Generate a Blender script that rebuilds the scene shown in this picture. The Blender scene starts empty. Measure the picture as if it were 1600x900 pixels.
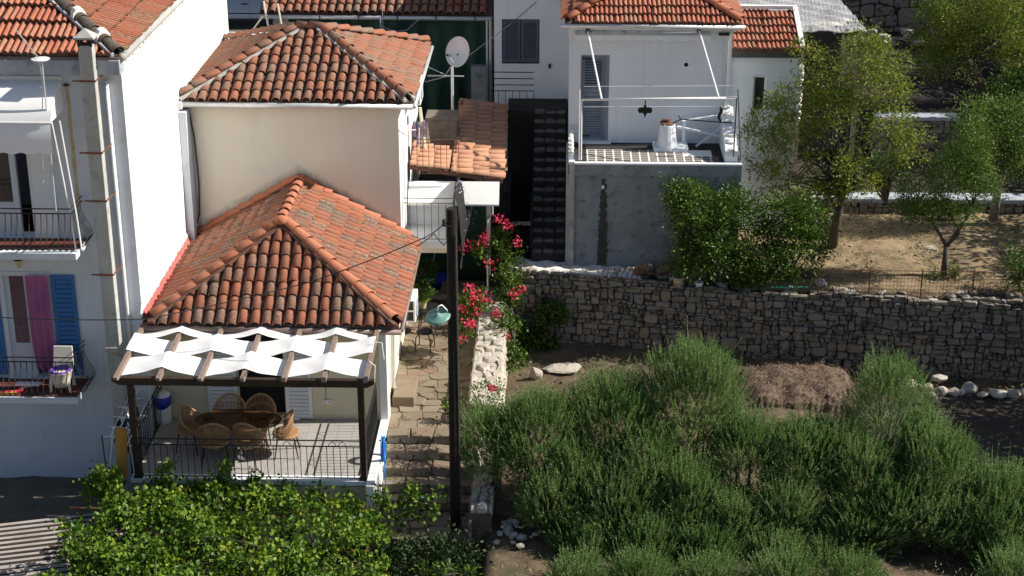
import bpy, bmesh, math, random
import numpy as np
from mathutils import Vector, Matrix

scene = bpy.context.scene
COL = scene.collection
R = math.radians
rnd = random.Random(11)
nr = np.random.default_rng(5)

# ------------------------------------------------------------------ camera
FPX, PITCH, YAW, CAM_H = 2640.0, R(21.69), R(1.61), 16.2
cam_data = bpy.data.cameras.new("camera")
cam_data.sensor_width = 36.0
cam_data.lens = 36.0 * FPX / 1600.0
cam_data.clip_start = 0.5
cam_data.clip_end = 2000.0
cam = bpy.data.objects.new("camera", cam_data)
cam.location = (0, 0, CAM_H)
cam.rotation_euler = (R(90) - PITCH, 0, YAW)
COL.objects.link(cam)
scene.camera = cam

# ------------------------------------------------------------------ sky and sun
SUN_EL, SUN_AZ = R(38), R(3.5)           # azimuth measured from +X towards +Y
world = bpy.data.worlds.new("World")
scene.world = world
world.use_nodes = True
wn = world.node_tree.nodes
sky = wn.new('ShaderNodeTexSky')
sky.sky_type = 'NISHITA'
sky.sun_disc = False
sky.sun_elevation = SUN_EL
sky.sun_rotation = R(90) - SUN_AZ
world.node_tree.links.new(sky.outputs[0], wn['Background'].inputs[0])
wn['Background'].inputs[1].default_value = 0.065
sl = bpy.data.lights.new("sun", 'SUN')
sl.energy = 5.0
sl.angle = R(0.5)
sl.color = (1.0, 0.93, 0.82)
sun = bpy.data.objects.new("sun", sl)
sun_dir = Vector((math.cos(SUN_EL) * math.cos(SUN_AZ), math.cos(SUN_EL) * math.sin(SUN_AZ), math.sin(SUN_EL)))
sun.rotation_euler = sun_dir.to_track_quat('Z', 'Y').to_euler()
sun.location = sun_dir * 60
COL.objects.link(sun)
vs = scene.view_settings
vs.view_transform = 'Standard'
vs.look = 'None'
vs.gamma = 1.0
vs.use_curve_mapping = False
vs.exposure = 0.58
scene.cycles.max_bounces = 6
scene.cycles.transparent_max_bounces = 8

# ------------------------------------------------------------------ survey helpers (photo pixel -> place in the world)
_F = Vector((-math.sin(YAW) * math.cos(PITCH), math.cos(YAW) * math.cos(PITCH), -math.sin(PITCH)))
_R = Vector((math.cos(YAW), math.sin(YAW), 0))
_U = _R.cross(_F)
_C = Vector((0, 0, CAM_H))

def at(px, py, Y=None, Z=None, X=None):
    d = _F * FPX + _R * (px - 800) - _U * (py - 450)
    if Y is not None: t = (Y - _C.y) / d.y
    elif Z is not None: t = (Z - _C.z) / d.z
    else: t = (X - _C.x) / d.x
    return _C + d * t

def pix(p):
    v = Vector(p) - _C
    w = v.dot(_F)
    return 800 + FPX * v.dot(_R) / w, 450 - FPX * v.dot(_U) / w

def inframe(p, m=110):
    x, y = pix(p)
    return -m < x < 1600 + m and -m < y < 900 + m

# ------------------------------------------------------------------ object helpers
WM = {}

def world_of(o):
    return WM.get(o.name, Matrix.Identity(4))

def thing(name, label, cat, loc=(0, 0, 0), group=None, rz=0):
    o = bpy.data.objects.new(name, None)
    o.empty_display_size = 0.2
    COL.objects.link(o)
    o.location = loc
    o.rotation_euler = (0, 0, rz)
    WM[o.name] = Matrix.Translation(loc) @ Matrix.Rotation(rz, 4, 'Z')
    return tag(o, label, cat, group)

def tag(o, label=None, cat=None, group=None, kind=None):
    if label: o['label'] = label
    if cat: o['category'] = cat
    if group: o['group'] = group
    if kind: o['kind'] = kind
    return o

def link(name, me, parent=None, M=None):
    o = bpy.data.objects.new(name, me)
    COL.objects.link(o)
    if M is None: M = Matrix.Identity(4)
    if parent is not None:
        o.parent = parent
        o.matrix_basis = world_of(parent).inverted() @ M
    else:
        o.matrix_basis = M
    WM[o.name] = M.copy()
    return o

def dup(root, loc, rz=0, label=None, scale=1.0):
    """copy a thing with its parts and sub-parts"""
    r = root.copy(); COL.objects.link(r)
    r.location = loc; r.rotation_euler = (0, 0, rz); r.scale = (scale,) * 3
    if label: r['label'] = label
    for ch in list(root.children):
        c = ch.copy(); COL.objects.link(c); c.parent = r
        for g in list(ch.children):
            d = g.copy(); COL.objects.link(d); d.parent = c
    return r

class MB:
    """collects simple shapes into one mesh"""
    def __init__(s):
        s.v = []; s.f = []
    def add(s, vs, fs):
        o = len(s.v)
        s.v += [tuple(p) for p in vs]
        s.f += [tuple(i + o for i in f) for f in fs]
        return s
    def box(s, x0, x1, y0, y1, z0, z1):
        return s.add([(x0, y0, z0), (x1, y0, z0), (x1, y1, z0), (x0, y1, z0), (x0, y0, z1), (x1, y0, z1), (x1, y1, z1), (x0, y1, z1)],
                     [(0, 3, 2, 1), (4, 5, 6, 7), (0, 1, 5, 4), (1, 2, 6, 5), (2, 3, 7, 6), (3, 0, 4, 7)])
    def beam(s, a, b, w, h, up=(0, 0, 1)):
        a = Vector(a); b = Vector(b); d = (b - a).normalized(); u = Vector(up)
        if abs(d.dot(u)) > .95: u = Vector((0, 1, 0))
        r = d.cross(u).normalized() * (w / 2); u = r.cross(d).normalized() * (h / 2)
        P = []
        for q in (a, b):
            P += [q - r - u, q + r - u, q + r + u, q - r + u]
        return s.add(P, [(0, 1, 2, 3), (7, 6, 5, 4), (0, 4, 5, 1), (1, 5, 6, 2), (2, 6, 7, 3), (3, 7, 4, 0)])
    def tube(s, pts, r, n=6, cap=True):
        pts = [Vector(p) for p in pts]
        m = len(pts)
        rs = list(r) if isinstance(r, (list, tuple)) else [r] * m
        V = []; Fc = []
        ref = None
        for i, p in enumerate(pts):
            d = (pts[min(i + 1, m - 1)] - pts[max(i - 1, 0)])
            if d.length < 1e-9: d = Vector((0, 0, 1))
            d.normalize()
            if ref is None:
                ref = Vector((0, 0, 1)) if abs(d.z) < .9 else Vector((1, 0, 0))
            a = d.cross(ref)
            if a.length < 1e-6: a = d.cross(Vector((0.3, 1, 0.2)))
            a.normalize(); b = a.cross(d).normalized()
            ref = b
            for k in range(n):
                t = 2 * math.pi * k / n
                V.append(p + (a * math.cos(t) + b * math.sin(t)) * rs[i])
        for i in range(m - 1):
            for k in range(n):
                k2 = (k + 1) % n
                Fc.append((i * n + k, (i + 1) * n + k, (i + 1) * n + k2, i * n + k2))
        if cap:
            Fc.append(tuple(range(n))); Fc.append(tuple((m - 1) * n + k for k in reversed(range(n))))
        return s.add(V, Fc)
    def lathe(s, prof, c=(0, 0, 0), n=16, sx=1, sy=1):
        V = []; Fc = []
        for r, z in prof:
            for k in range(n):
                t = 2 * math.pi * k / n
                V.append((c[0] + r * sx * math.cos(t), c[1] + r * sy * math.sin(t), c[2] + z))
        m = len(prof)
        for i in range(m - 1):
            for k in range(n):
                k2 = (k + 1) % n
                Fc.append((i * n + k, i * n + k2, (i + 1) * n + k2, (i + 1) * n + k))
        Fc.append(tuple(reversed(range(n)))); Fc.append(tuple((m - 1) * n + k for k in range(n)))
        return s.add(V, Fc)
    def prism(s, poly, off):
        n = len(poly); off = Vector(off)
        A = [Vector(p) for p in poly]
        return s.add(A + [p + off for p in A], [tuple(reversed(range(n))), tuple(range(n, 2 * n))] +
                     [(i, (i + 1) % n, n + (i + 1) % n, n + i) for i in range(n)])
    def mesh(s, name, m, smooth=False):
        me = bpy.data.meshes.new(name)
        me.from_pydata(s.v, [], s.f)
        if smooth:
            me.polygons.foreach_set('use_smooth', [True] * len(me.polygons))
        bm = bmesh.new(); bm.from_mesh(me)
        bmesh.ops.recalc_face_normals(bm, faces=bm.faces)
        bm.to_mesh(me); bm.free()
        if m is not None: me.materials.append(m)
        return me
    def build(s, name, m, parent=None, label=None, smooth=False, bevel=0, kind=None, auto=False):
        o = link(name, s.mesh(name, m, smooth), parent)
        if label: o['label'] = label
        if kind: o['kind'] = kind
        if bevel:
            b = o.modifiers.new("bevel", 'BEVEL'); b.width = bevel; b.segments = 2; b.limit_method = 'ANGLE'
        return o
    def solo(s, name, m, label, cat, group=None, **k):
        return tag(s.build(name, m, **k), label, cat, group)

# ------------------------------------------------------------------ materials
def mat(name, cols, by='noise', scale=2.0, rough=.75, bump=0, bscale=25, spot=None, metal=0, transl=0, spec=.35, mixn=.35, streak=None, detail=5):
    m = bpy.data.materials.new(name); m.use_nodes = True
    nt = m.node_tree; N = nt.nodes; L = nt.links
    bs = N['Principled BSDF']
    geo = N.new('ShaderNodeNewGeometry')
    def noise(sc, det=detail, r=.6, vec=None):
        n = N.new('ShaderNodeTexNoise'); n.inputs['Scale'].default_value = sc
        n.inputs['Detail'].default_value = det; n.inputs['Roughness'].default_value = r
        L.new(vec or geo.outputs['Position'], n.inputs['Vector'])
        return n.outputs['Fac']
    def math_(op, a, b):
        n = N.new('ShaderNodeMath'); n.operation = op
        for i, x in enumerate((a, b)):
            if isinstance(x, (int, float)): n.inputs[i].default_value = x
            else: L.new(x, n.inputs[i])
        return n.outputs[0]
    def stretch(x):
        n = N.new('ShaderNodeMapRange'); n.inputs[1].default_value = .28; n.inputs[2].default_value = .72
        L.new(x, n.inputs[0]); return n.outputs[0]
    ns = stretch(noise(scale))
    if by == 'noise': fac = ns
    else:
        if by == 'object':
            oi = N.new('ShaderNodeObjectInfo'); base = math_('FRACT', math_('ADD', oi.outputs['Random'], geo.outputs['Random Per Island']), 0)
        else: base = geo.outputs['Random Per Island']
        fac = math_('ADD', math_('MULTIPLY', base, 1 - mixn), math_('MULTIPLY', ns, mixn))
    cr = N.new('ShaderNodeValToRGB')
    e = cr.color_ramp.elements
    while len(e) < len(cols): e.new(.5)
    for i, c in enumerate(cols):
        e[i].position = i / max(1, len(cols) - 1); e[i].color = (*c, 1)
    L.new(fac, cr.inputs[0])
    col = cr.outputs[0]
    sp = spot if (spot is None or isinstance(spot, list)) else [spot]
    for (sc_, ssc, lo, hi) in (sp or []):
        n2 = noise(ssc, 6, .65)
        if by == 'object':
            oi2 = N.new('ShaderNodeObjectInfo')
            n2 = math_('ADD', n2, math_('MULTIPLY', math_('SUBTRACT', math_('FRACT', math_('MULTIPLY', oi2.outputs['Random'], 7.13), 0), .5), .22))
        mr = N.new('ShaderNodeMapRange'); mr.inputs[1].default_value = lo; mr.inputs[2].default_value = hi
        L.new(n2, mr.inputs[0])
        mx = N.new('ShaderNodeMix'); mx.data_type = 'RGBA'
        L.new(mr.outputs[0], mx.inputs[0]); L.new(col, mx.inputs[6]); mx.inputs[7].default_value = (*sc_, 1)
        col = mx.outputs[2]
    if streak:
        mp = N.new('ShaderNodeMapping'); mp.inputs['Scale'].default_value = (6, 6, .35)
        L.new(geo.outputs['Position'], mp.inputs['Vector'])
        n3 = noise(1.0, 5, .6, mp.outputs[0])
        mr = N.new('ShaderNodeMapRange'); mr.inputs[1].default_value = .52; mr.inputs[2].default_value = .75; mr.inputs[4].default_value = streak[1]
        L.new(n3, mr.inputs[0])
        mx = N.new('ShaderNodeMix'); mx.data_type = 'RGBA'
        L.new(mr.outputs[0], mx.inputs[0]); L.new(col, mx.inputs[6]); mx.inputs[7].default_value = (*streak[0], 1)
        col = mx.outputs[2]
    L.new(col, bs.inputs['Base Color'])
    bs.inputs['Roughness'].default_value = rough
    bs.inputs['Metallic'].default_value = metal
    bs.inputs['Specular IOR Level'].default_value = spec
    if bump:
        b = N.new('ShaderNodeBump'); b.inputs['Strength'].default_value = min(1, bump); b.inputs['Distance'].default_value = .02
        L.new(noise(bscale, 6, .65), b.inputs['Height']); L.new(b.outputs[0], bs.inputs['Normal'])
    if transl:
        tr = N.new('ShaderNodeBsdfTranslucent'); L.new(col, tr.inputs[0])
        mx = N.new('ShaderNodeMixShader'); mx.inputs[0].default_value = transl
        L.new(bs.outputs[0], mx.inputs[1]); L.new(tr.outputs[0], mx.inputs[2])
        L.new(mx.outputs[0], N['Material Output'].inputs[0])
    return m

def glass_mat(name, tint, opac):
    m = bpy.data.materials.new(name); m.use_nodes = True
    nt = m.node_tree; N = nt.nodes; L = nt.links
    bs = N['Principled BSDF']; bs.inputs['Base Color'].default_value = (*tint, 1); bs.inputs['Roughness'].default_value = .06
    tr = N.new('ShaderNodeBsdfTransparent'); tr.inputs[0].default_value = (*[min(1, .35 + c) for c in tint], 1)
    mx = N.new('ShaderNodeMixShader'); mx.inputs[0].default_value = opac
    L.new(tr.outputs[0], mx.inputs[1]); L.new(bs.outputs[0], mx.inputs[2]); L.new(mx.outputs[0], N['Material Output'].inputs[0])
    return m

TC = [(.22, .074, .042), (.27, .095, .053), (.31, .113, .064), (.245, .098, .06), (.285, .135, .086)]
M = dict(
    tile=mat('terracotta_weathered', TC, 'object', 9, .85, .5, 40, [((.15, .105, .078), 1.3, .48, .72), ((.11, .085, .065), 11, .55, .72), ((.40, .34, .27), 34, .62, .74)]),
    tile_pale=mat('terracotta_pale', [(.26, .105, .065), (.31, .125, .075), (.29, .108, .065), (.24, .118, .078), (.34, .16, .105)], 'object', 9, .85, .5, 40, [((.23, .165, .12), 1.5, .46, .7), ((.13, .10, .08), 13, .58, .74)]),
    tile_new=mat('terracotta_ridge', [(.36, .125, .07), (.42, .155, .085), (.39, .145, .085)], 'object', 5, .8, .3, 40, ((.3, .2, .14), 12, .6, .75)),
    tile_flat=mat('terracotta_interlocking', [(.28, .09, .055), (.36, .12, .07), (.42, .16, .095), (.34, .14, .09), (.42, .2, .14)], 'object', 9, .82, .4, 40, [((.36, .24, .12), 8, .56, .7), ((.14, .10, .08), 14, .62, .75)]),
    tile_ochre=mat('terracotta_sandy', [(.40, .20, .12), (.47, .26, .165), (.43, .22, .14), (.37, .19, .12)], 'object', 9, .85, .4, 40, ((.32, .22, .15), 12, .6, .75)),
    pan=mat('terracotta_pan', [(.08, .045, .034), (.17, .08, .055)], 'noise', 6, .9, .5, 30, ((.06, .055, .05), 8, .5, .65)),
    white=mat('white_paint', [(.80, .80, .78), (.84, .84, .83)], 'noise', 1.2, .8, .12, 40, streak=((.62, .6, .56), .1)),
    white_old=mat('white_limewash', [(.68, .72, .77), (.76, .80, .85)], 'noise', .8, .85, .35, 22, ((.5, .52, .54), 3, .64, .85), streak=((.45, .46, .47), .22)),  # bluish cast of open shade mixed into the white
    facade=mat('pale_plaster', [(.57, .62, .69), (.68, .73, .79)], 'noise', .45, .85, .35, 30, [((.47, .49, .51), 1.6, .55, .8), ((.42, .42, .41), 9, .68, .8)], streak=((.45, .43, .39), .24)),  # blue of the shaded front mixed into the plaster colour
    cream=mat('cream_plaster', [(.68, .62, .49), (.74, .68, .55)], 'noise', .6, .85, .15, 45, ((.55, .5, .4), 1.5, .6, .85), streak=((.52, .46, .36), .10)),
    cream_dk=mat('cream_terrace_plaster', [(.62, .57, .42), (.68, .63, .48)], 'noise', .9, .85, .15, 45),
    grey_cem=mat('grey_cement_render', [(.17, .195, .215), (.29, .315, .335)], 'noise', 1.3, .95, 1, 11, [((.12, .13, .14), 4, .52, .7), ((.36, .38, .39), 12, .62, .76), ((.07, .075, .08), 22, .68, .76)]),  # bluish shade tint mixed into the cement grey
    damp=mat('damp_streak', [(.03, .03, .028), (.07, .068, .06)], 'noise', 5, .95, .8, 18),
    concrete=mat('concrete', [(.34, .34, .33), (.46, .46, .44)], 'noise', 2.2, .9, .4, 25, ((.2, .2, .19), 5, .55, .75), streak=((.2, .19, .17), .5)),
    cornice=mat('cornice_cement', [(.30, .34, .40), (.46, .50, .56)], 'noise', 3, .9, .4, 20, ((.2, .2, .21), 4, .55, .72), streak=((.2, .19, .18), .5)),
    dark=mat('dark_interior', [(.012, .012, .014), (.02, .02, .022)], 'noise', 2, .9),
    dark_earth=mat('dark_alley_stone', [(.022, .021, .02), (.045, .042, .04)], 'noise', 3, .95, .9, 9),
    iron=mat('black_iron', [(.012, .012, .013), (.03, .03, .03)], 'noise', 12, .5, .1, 60, metal=.3),
    iron_lt=mat('grey_iron', [(.045, .055, .055), (.10, .115, .115)], 'noise', 8, .5, .1, 60, ((.2, .1, .05), 14, .6, .7), metal=.3),
    steel=mat('white_steel', [(.72, .73, .74), (.8, .8, .8)], 'noise', 3, .4, 0, spec=.5),
    galv=mat('galvanised', [(.55, .57, .58), (.68, .70, .71)], 'noise', 5, .4, .1, 40, metal=.4),
    brown_metal=mat('brown_gutter', [(.17, .12, .10), (.22, .16, .14)], 'noise', 4, .45, 0),
    wood_dk=mat('dark_brown_timber', [(.022, .013, .009), (.045, .027, .018)], 'noise', 9, .6, .4, 60),
    wood_raf=mat('weathered_timber', [(.17, .12, .095), (.27, .2, .165)], 'noise', 14, .75, .5, 60),
    pole=mat('tarred_pole', [(.009, .007, .006), (.024, .018, .015)], 'noise', 14, .9, .6, 30),
    canvas=mat('white_canvas', [(.84, .85, .86), (.88, .88, .89)], 'noise', 6, .9, .1, 90, transl=.12),
    shutter_w=mat('white_shutter', [(.66, .69, .73), (.72, .75, .78)], 'noise', 3, .6),
    shutter_b=mat('blue_shutter', [(.025, .12, .33), (.04, .17, .43)], 'noise', 3, .5, spot=((.3, .35, .4), 9, .72, .8)),
    shutter_g=mat('slate_shutter', [(.16, .19, .24), (.21, .25, .3)], 'noise', 3, .5),
    slate_dk=mat('slate_dark_shutter', [(.075, .085, .115), (.1, .115, .15)], 'noise', 3, .5),
    doorframe=mat('pale_blue_frame', [(.52, .57, .64), (.6, .65, .7)], 'noise', 3, .5),
    glass=mat('dark_glass', [(.02, .022, .03), (.04, .045, .05)], 'noise', 1, .08, spec=.6),
    glass_purple=mat('glass_over_curtain', [(.07, .035, .06), (.13, .06, .10)], 'noise', 7, .12, spec=.6),
    curtain=mat('purple_curtain', [(.30, .10, .25), (.42, .14, .30), (.40, .12, .22)], 'noise', 2.5, .9, transl=.2),
    purple=mat('purple_plastic', [(.13, .05, .36), (.2, .08, .46)], 'noise', 3, .4, spec=.5),
    cream_pl=mat('cream_plastic', [(.66, .62, .52), (.72, .69, .6)], 'noise', 3, .5),
    redtile=mat('red_floor_tiles', [(.11, .035, .026), (.17, .055, .04)], 'object', 5, .6, .1, 40),
    pink=mat('pink_red_metal', [(.42, .10, .10), (.55, .17, .16)], 'noise', 9, .6, .2, 40, ((.6, .45, .42), 14, .6, .7)),
    mortar=mat('lime_mortar', [(.62, .6, .56), (.8, .78, .75)], 'noise', 6, .95, 1, 14, ((.34, .32, .29), 8, .58, .72)),
    floor=mat('terrace_floor_tiles', [(.30, .29, .275), (.36, .345, .325), (.33, .315, .3)], 'object', 2.2, .7, .2, 30, ((.28, .27, .255), 6, .56, .8)),
    rattan=mat('rattan', [(.22, .12, .06), (.32, .185, .095), (.27, .15, .075)], 'island', 8, .6, .2, 60),
    tint=glass_mat('tinted_glass', (.16, .10, .05), .28),
    blue=mat('blue_hose', [(.01, .19, .62), (.03, .28, .75)], 'island', 5, .4, spec=.5),
    bluebag=mat('blue_bag', [(.02, .04, .36), (.03, .06, .45)], 'noise', 5, .5),
    orange=mat('ochre_board', [(.42, .19, .035), (.52, .26, .05)], 'noise', 5, .7, .2, 20),
    cloth_dk=mat('dark_clothes', [(.02, .022, .035), (.06, .065, .09), (.015, .015, .02)], 'noise', 7, .95),
    rust=mat('rusty_iron', [(.12, .05, .03), (.2, .09, .05)], 'noise', 9, .85, .4, 30),
    teal=mat('teal_enamel', [(.11, .24, .205), (.15, .29, .25)], 'noise', 3, .4, spec=.5),
    green_pl=mat('green_plastic', [(.03, .2, .13), (.05, .26, .17)], 'noise', 3, .45),
    green_wall=mat('green_painted_door', [(.018, .075, .045), (.03, .10, .06)], 'noise', 2, .6, .2, 20),
    tarp=mat('green_tarpaulin', [(.012, .045, .033), (.025, .075, .055)], 'noise', 3, .7, .8, 5),
    stone=mat('grey_fieldstone', [(.15, .128, .098), (.215, .183, .145), (.28, .245, .20), (.225, .21, .19), (.25, .19, .13), (.33, .30, .262)], 'object', 7, .95, .9, 16, [((.06, .056, .052), 6, .54, .7), ((.24, .23, .21), 13, .66, .78)]),
    stone_lt=mat('pale_limestone', [(.34, .31, .27), (.5, .47, .42), (.44, .385, .32), (.6, .57, .53)], 'object', 6, .95, .9, 13, ((.25, .23, .2), 7, .6, .75)),
    flag=mat('flagstone', [(.145, .115, .078), (.195, .158, .11), (.235, .2, .145), (.205, .14, .10), (.18, .158, .122)], 'object', 4, .9, .6, 14, ((.2, .17, .12), 6, .57, .74)),
    joint=mat('earth_joint', [(.10, .082, .055), (.17, .142, .10)], 'noise', 6, .95, .8, 20),
    soil=mat('dry_soil', [(.14, .10, .06), (.26, .19, .115), (.34, .255, .155)], 'noise', 2.2, .97, 1, 12, [((.10, .09, .045), 2.5, .5, .68), ((.44, .36, .24), 14, .6, .72)]),
    soil_dk=mat('dark_soil', [(.035, .028, .022), (.07, .056, .044)], 'noise', 2.4, .97, 1, 10, ((.14, .11, .08), 16, .64, .76)),
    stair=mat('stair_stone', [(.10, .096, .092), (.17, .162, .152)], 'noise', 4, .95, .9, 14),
    garden=mat('bed_soil', [(.05, .037, .024), (.10, .074, .047), (.17, .128, .08)], 'noise', 2.6, .97, 1, 12, [((.06, .058, .03), 2, .5, .66), ((.36, .29, .2), 12, .62, .74)]),
    leaf_dark=mat('shade_leaf', [(.010, .024, .006), (.02, .045, .009), (.035, .07, .013)], 'island', 1.5, .6, transl=.15),  # deep shade put into the leaf colour
    soil_shade=mat('soil_painted_shade', [(.016, .013, .011), (.036, .03, .025)], 'noise', 2.4, .97, 1, 10),  # near-black soil colour with the hillside's shade painted in
    valley=mat('shaded_sheet_valley', [(.022, .016, .014), (.05, .036, .03)], 'noise', 3, .8, .2, 30),  # dark colour paints shade into the valleys of the corrugated sheet
    street=mat('street_dirt', [(.09, .082, .066), (.17, .155, .125)], 'noise', 1.6, .95, .8, 8, ((.16, .15, .13), 5, .62, .75)),
    bark=mat('bark', [(.06, .048, .038), (.13, .11, .09)], 'noise', 8, .95, 1, 20),
    bark_lt=mat('grey_bark', [(.18, .15, .12), (.3, .26, .21)], 'noise', 8, .95, 1, 20),
    corr=mat('corrugated_sheet', [(.33, .30, .28), (.42, .385, .36)], 'noise', 1.6, .6, .1, 30, [((.3, .22, .17), 2.2, .54, .72)], spec=.4),
    grey_sheet=mat('weathered_grey_sheet', [(.25, .255, .265), (.4, .4, .41)], 'noise', 2.5, .9, .8, 10, [((.6, .58, .52), 1.4, .6, .68), ((.14, .14, .15), 7, .58, .7)]),
    board=mat('weathered_board', [(.12, .10, .08), (.2, .17, .14)], 'noise', 5, .9, .6, 20),
    car=mat('silver_blue_paint', [(.24, .32, .42), (.27, .35, .45)], 'noise', 1, .25, metal=.3, spec=.6),
    black=mat('black_rubber', [(.01, .01, .01), (.016, .016, .016)], 'noise', 4, .7),
    water=mat('washing_colours', [(.5, .5, .55), (.3, .12, .2), (.1, .25, .45), (.7, .66, .6)], 'noise', 9, .9),
    leaf_vine=mat('vine_leaf', [(.014, .048, .006), (.035, .095, .009), (.09, .175, .014), (.19, .27, .02), (.36, .34, .035)], 'island', 2.2, .5, transl=.28, mixn=.5),
    leaf_broom=mat('olive_shoot_leaf', [(.038, .086, .022), (.085, .172, .044), (.15, .25, .07), (.235, .32, .125), (.36, .40, .22)], 'island', .9, .55, transl=.36, mixn=.5),
    leaf_citrus=mat('citrus_leaf', [(.022, .055, .006), (.045, .098, .010), (.09, .16, .018), (.16, .225, .03)], 'island', 1.5, .45, transl=.25, spec=.35),
    leaf_almond=mat('yellow_green_leaf', [(.06, .11, .014), (.13, .19, .022), (.22, .26, .03), (.34, .30, .04)], 'island', 1.2, .55, transl=.35, mixn=.45),
    leaf_olive=mat('olive_leaf', [(.04, .085, .015), (.08, .145, .024), (.13, .2, .035), (.2, .235, .055)], 'island', 1.4, .55, transl=.34),
    leaf_fresh=mat('fresh_leaf', [(.045, .10, .012), (.09, .165, .02), (.17, .25, .035)], 'island', 1.4, .5, transl=.35),
    flower=mat('red_petals', [(.55, .02, .09), (.72, .05, .15), (.66, .07, .09), (.8, .16, .24)], 'island', 4, .6, transl=.25),
    flower_mix=mat('mixed_petals', [(.6, .05, .25), (.2, .08, .5), (.7, .68, .62), (.55, .4, .1)], 'noise', 3.2, .7),
    straw=mat('dry_grass', [(.34, .27, .14), (.48, .39, .22), (.2, .2, .08)], 'island', 3, .9, transl=.2),
    pot_clay=mat('pale_clay_pot', [(.42, .34, .24), (.5, .42, .31)], 'noise', 6, .8, .2, 30),
    glow=mat('lantern_glass', [(.5, .42, .25), (.56, .48, .3)], 'noise', 4, .3),
)

def moss_band(m, xc, zc, k, width, col):
    """grey-black moss on a wall just above a gable-shaped roof line z = zc - k*|x - xc|"""
    nt = m.node_tree; N = nt.nodes; L = nt.links
    def mth(op, a, b=0.0):
        n = N.new('ShaderNodeMath'); n.operation = op
        for i, x in enumerate((a, b)):
            if isinstance(x, (int, float)): n.inputs[i].default_value = x
            else: L.new(x, n.inputs[i])
        return n.outputs[0]
    geo = N.new('ShaderNodeNewGeometry'); sp = N.new('ShaderNodeSeparateXYZ'); L.new(geo.outputs['Position'], sp.inputs[0])
    line = mth('SUBTRACT', zc, mth('MULTIPLY', mth('ABSOLUTE', mth('SUBTRACT', sp.outputs[0], xc)), k))
    d = mth('SUBTRACT', 1.0, mth('DIVIDE', mth('SUBTRACT', sp.outputs[2], line), width))
    n = N.new('ShaderNodeTexNoise'); n.inputs['Scale'].default_value = 5; n.inputs['Detail'].default_value = 8; n.inputs['Roughness'].default_value = .7
    L.new(geo.outputs['Position'], n.inputs['Vector'])
    mr = N.new('ShaderNodeMapRange'); mr.inputs[1].default_value = .52; mr.inputs[2].default_value = 1.15
    L.new(mth('MULTIPLY', d, mth('ADD', n.outputs['Fac'], .45)), mr.inputs[0])
    bs = N['Principled BSDF']; src = bs.inputs['Base Color'].links[0].from_socket
    mx = N.new('ShaderNodeMix'); mx.data_type = 'RGBA'; L.new(mr.outputs[0], mx.inputs[0]); L.new(src, mx.inputs[6]); mx.inputs[7].default_value = (*col, 1)
    L.new(mx.outputs[2], bs.inputs['Base Color'])
    return m
M['cream_up'] = moss_band(mat('cream_plaster_upper', [(.70, .66, .55), (.76, .72, .61)], 'noise', .5, .85, .2, 40, [((.58, .54, .45), 1.2, .58, .85)], streak=((.52, .47, .38), .10)), -6.02, 4.12, .576, .55, (.10, .10, .085))
M['blue_back'] = mat('blue_shutter_shadow_gap', [(.012, .06, .17), (.02, .08, .2)], 'noise', 3, .6)  # darker blue paints the shade between the slats
M['grey_back'] = mat('white_shutter_shadow_gap', [(.34, .36, .39), (.4, .42, .45)], 'noise', 3, .6)  # grey paints the shade between white slats

# ------------------------------------------------------------------ generators: tiles, stones, leaves
def barrel_mesh(name, L, r0, r1, m, lift=.03, seg=7, th=.014, hf=.95):
    b = MB(); V = []
    for (y, r, z) in ((0, r0, lift), (L, r1, 0)):
        for rr in (r, r - th):
            for k in range(seg + 1):
                t = math.pi * k / seg
                V.append((-rr * math.cos(t), y, z + rr * hf * math.sin(t)))
    n = seg + 1; Fc = []
    for k in range(seg):
        Fc.append((k, k + 1, 2 * n + k + 1, 2 * n + k))
        Fc.append((n + k, 3 * n + k, 3 * n + k + 1, n + k + 1))
        Fc.append((k, n + k, n + k + 1, k + 1))
    Fc.append((0, 2 * n, 3 * n, n)); Fc.append((seg, n + seg, 3 * n + seg, 2 * n + seg))
    b.add(V, Fc)
    me = bpy.data.meshes.new(name); me.from_pydata(b.v, [], b.f)
    me.polygons.foreach_set('use_smooth', [i < 3 * seg and i % 3 == 0 for i in range(len(b.f))])
    me.materials.append(m)
    return me

def flat_tile_mesh(name, Wd, L, m, lift=.05, hh=.035):
    prof = []
    for r in (0, 1):
        x0 = -Wd / 2 + r * Wd / 2
        for fx, fz in ((.0, .0), (.30, .0), (.42, .8), (.60, 1.0), (.80, .85), (.97, .05)):
            prof.append((x0 + fx * Wd / 2, fz * hh))
    n = len(prof); V = []
    for (y, z) in ((0, lift), (L, .004)):
        for x, h in prof: V.append((x, y, z + h))
    for x, h in prof: V.append((x, 0, lift - .05))
    Fc = []
    for k in range(n - 1):
        Fc.append((k, k + 1, n + k + 1, n + k))
        Fc.append((k, 2 * n + k, 2 * n + k + 1, k + 1))
    me = bpy.data.meshes.new(name); me.from_pydata(V, [], Fc); me.materials.append(m); me.materials.append(M['pan'])
    for p in me.polygons: p.material_index = p.index % 2  # front edges take the dark pan colour as painted shade under the rolls
    return me

def clipline(poly, u):
    """v range of a convex 2D polygon at u"""
    hits = []
    n = len(poly)
    for i in range(n):
        (a, b), (c, d) = poly[i], poly[(i + 1) % n]
        if (a - u) * (c - u) <= 0 and abs(a - c) > 1e-9:
            hits.append(b + (d - b) * (u - a) / (c - a))
    return (min(hits), max(hits)) if len(hits) >= 2 else None

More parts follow.
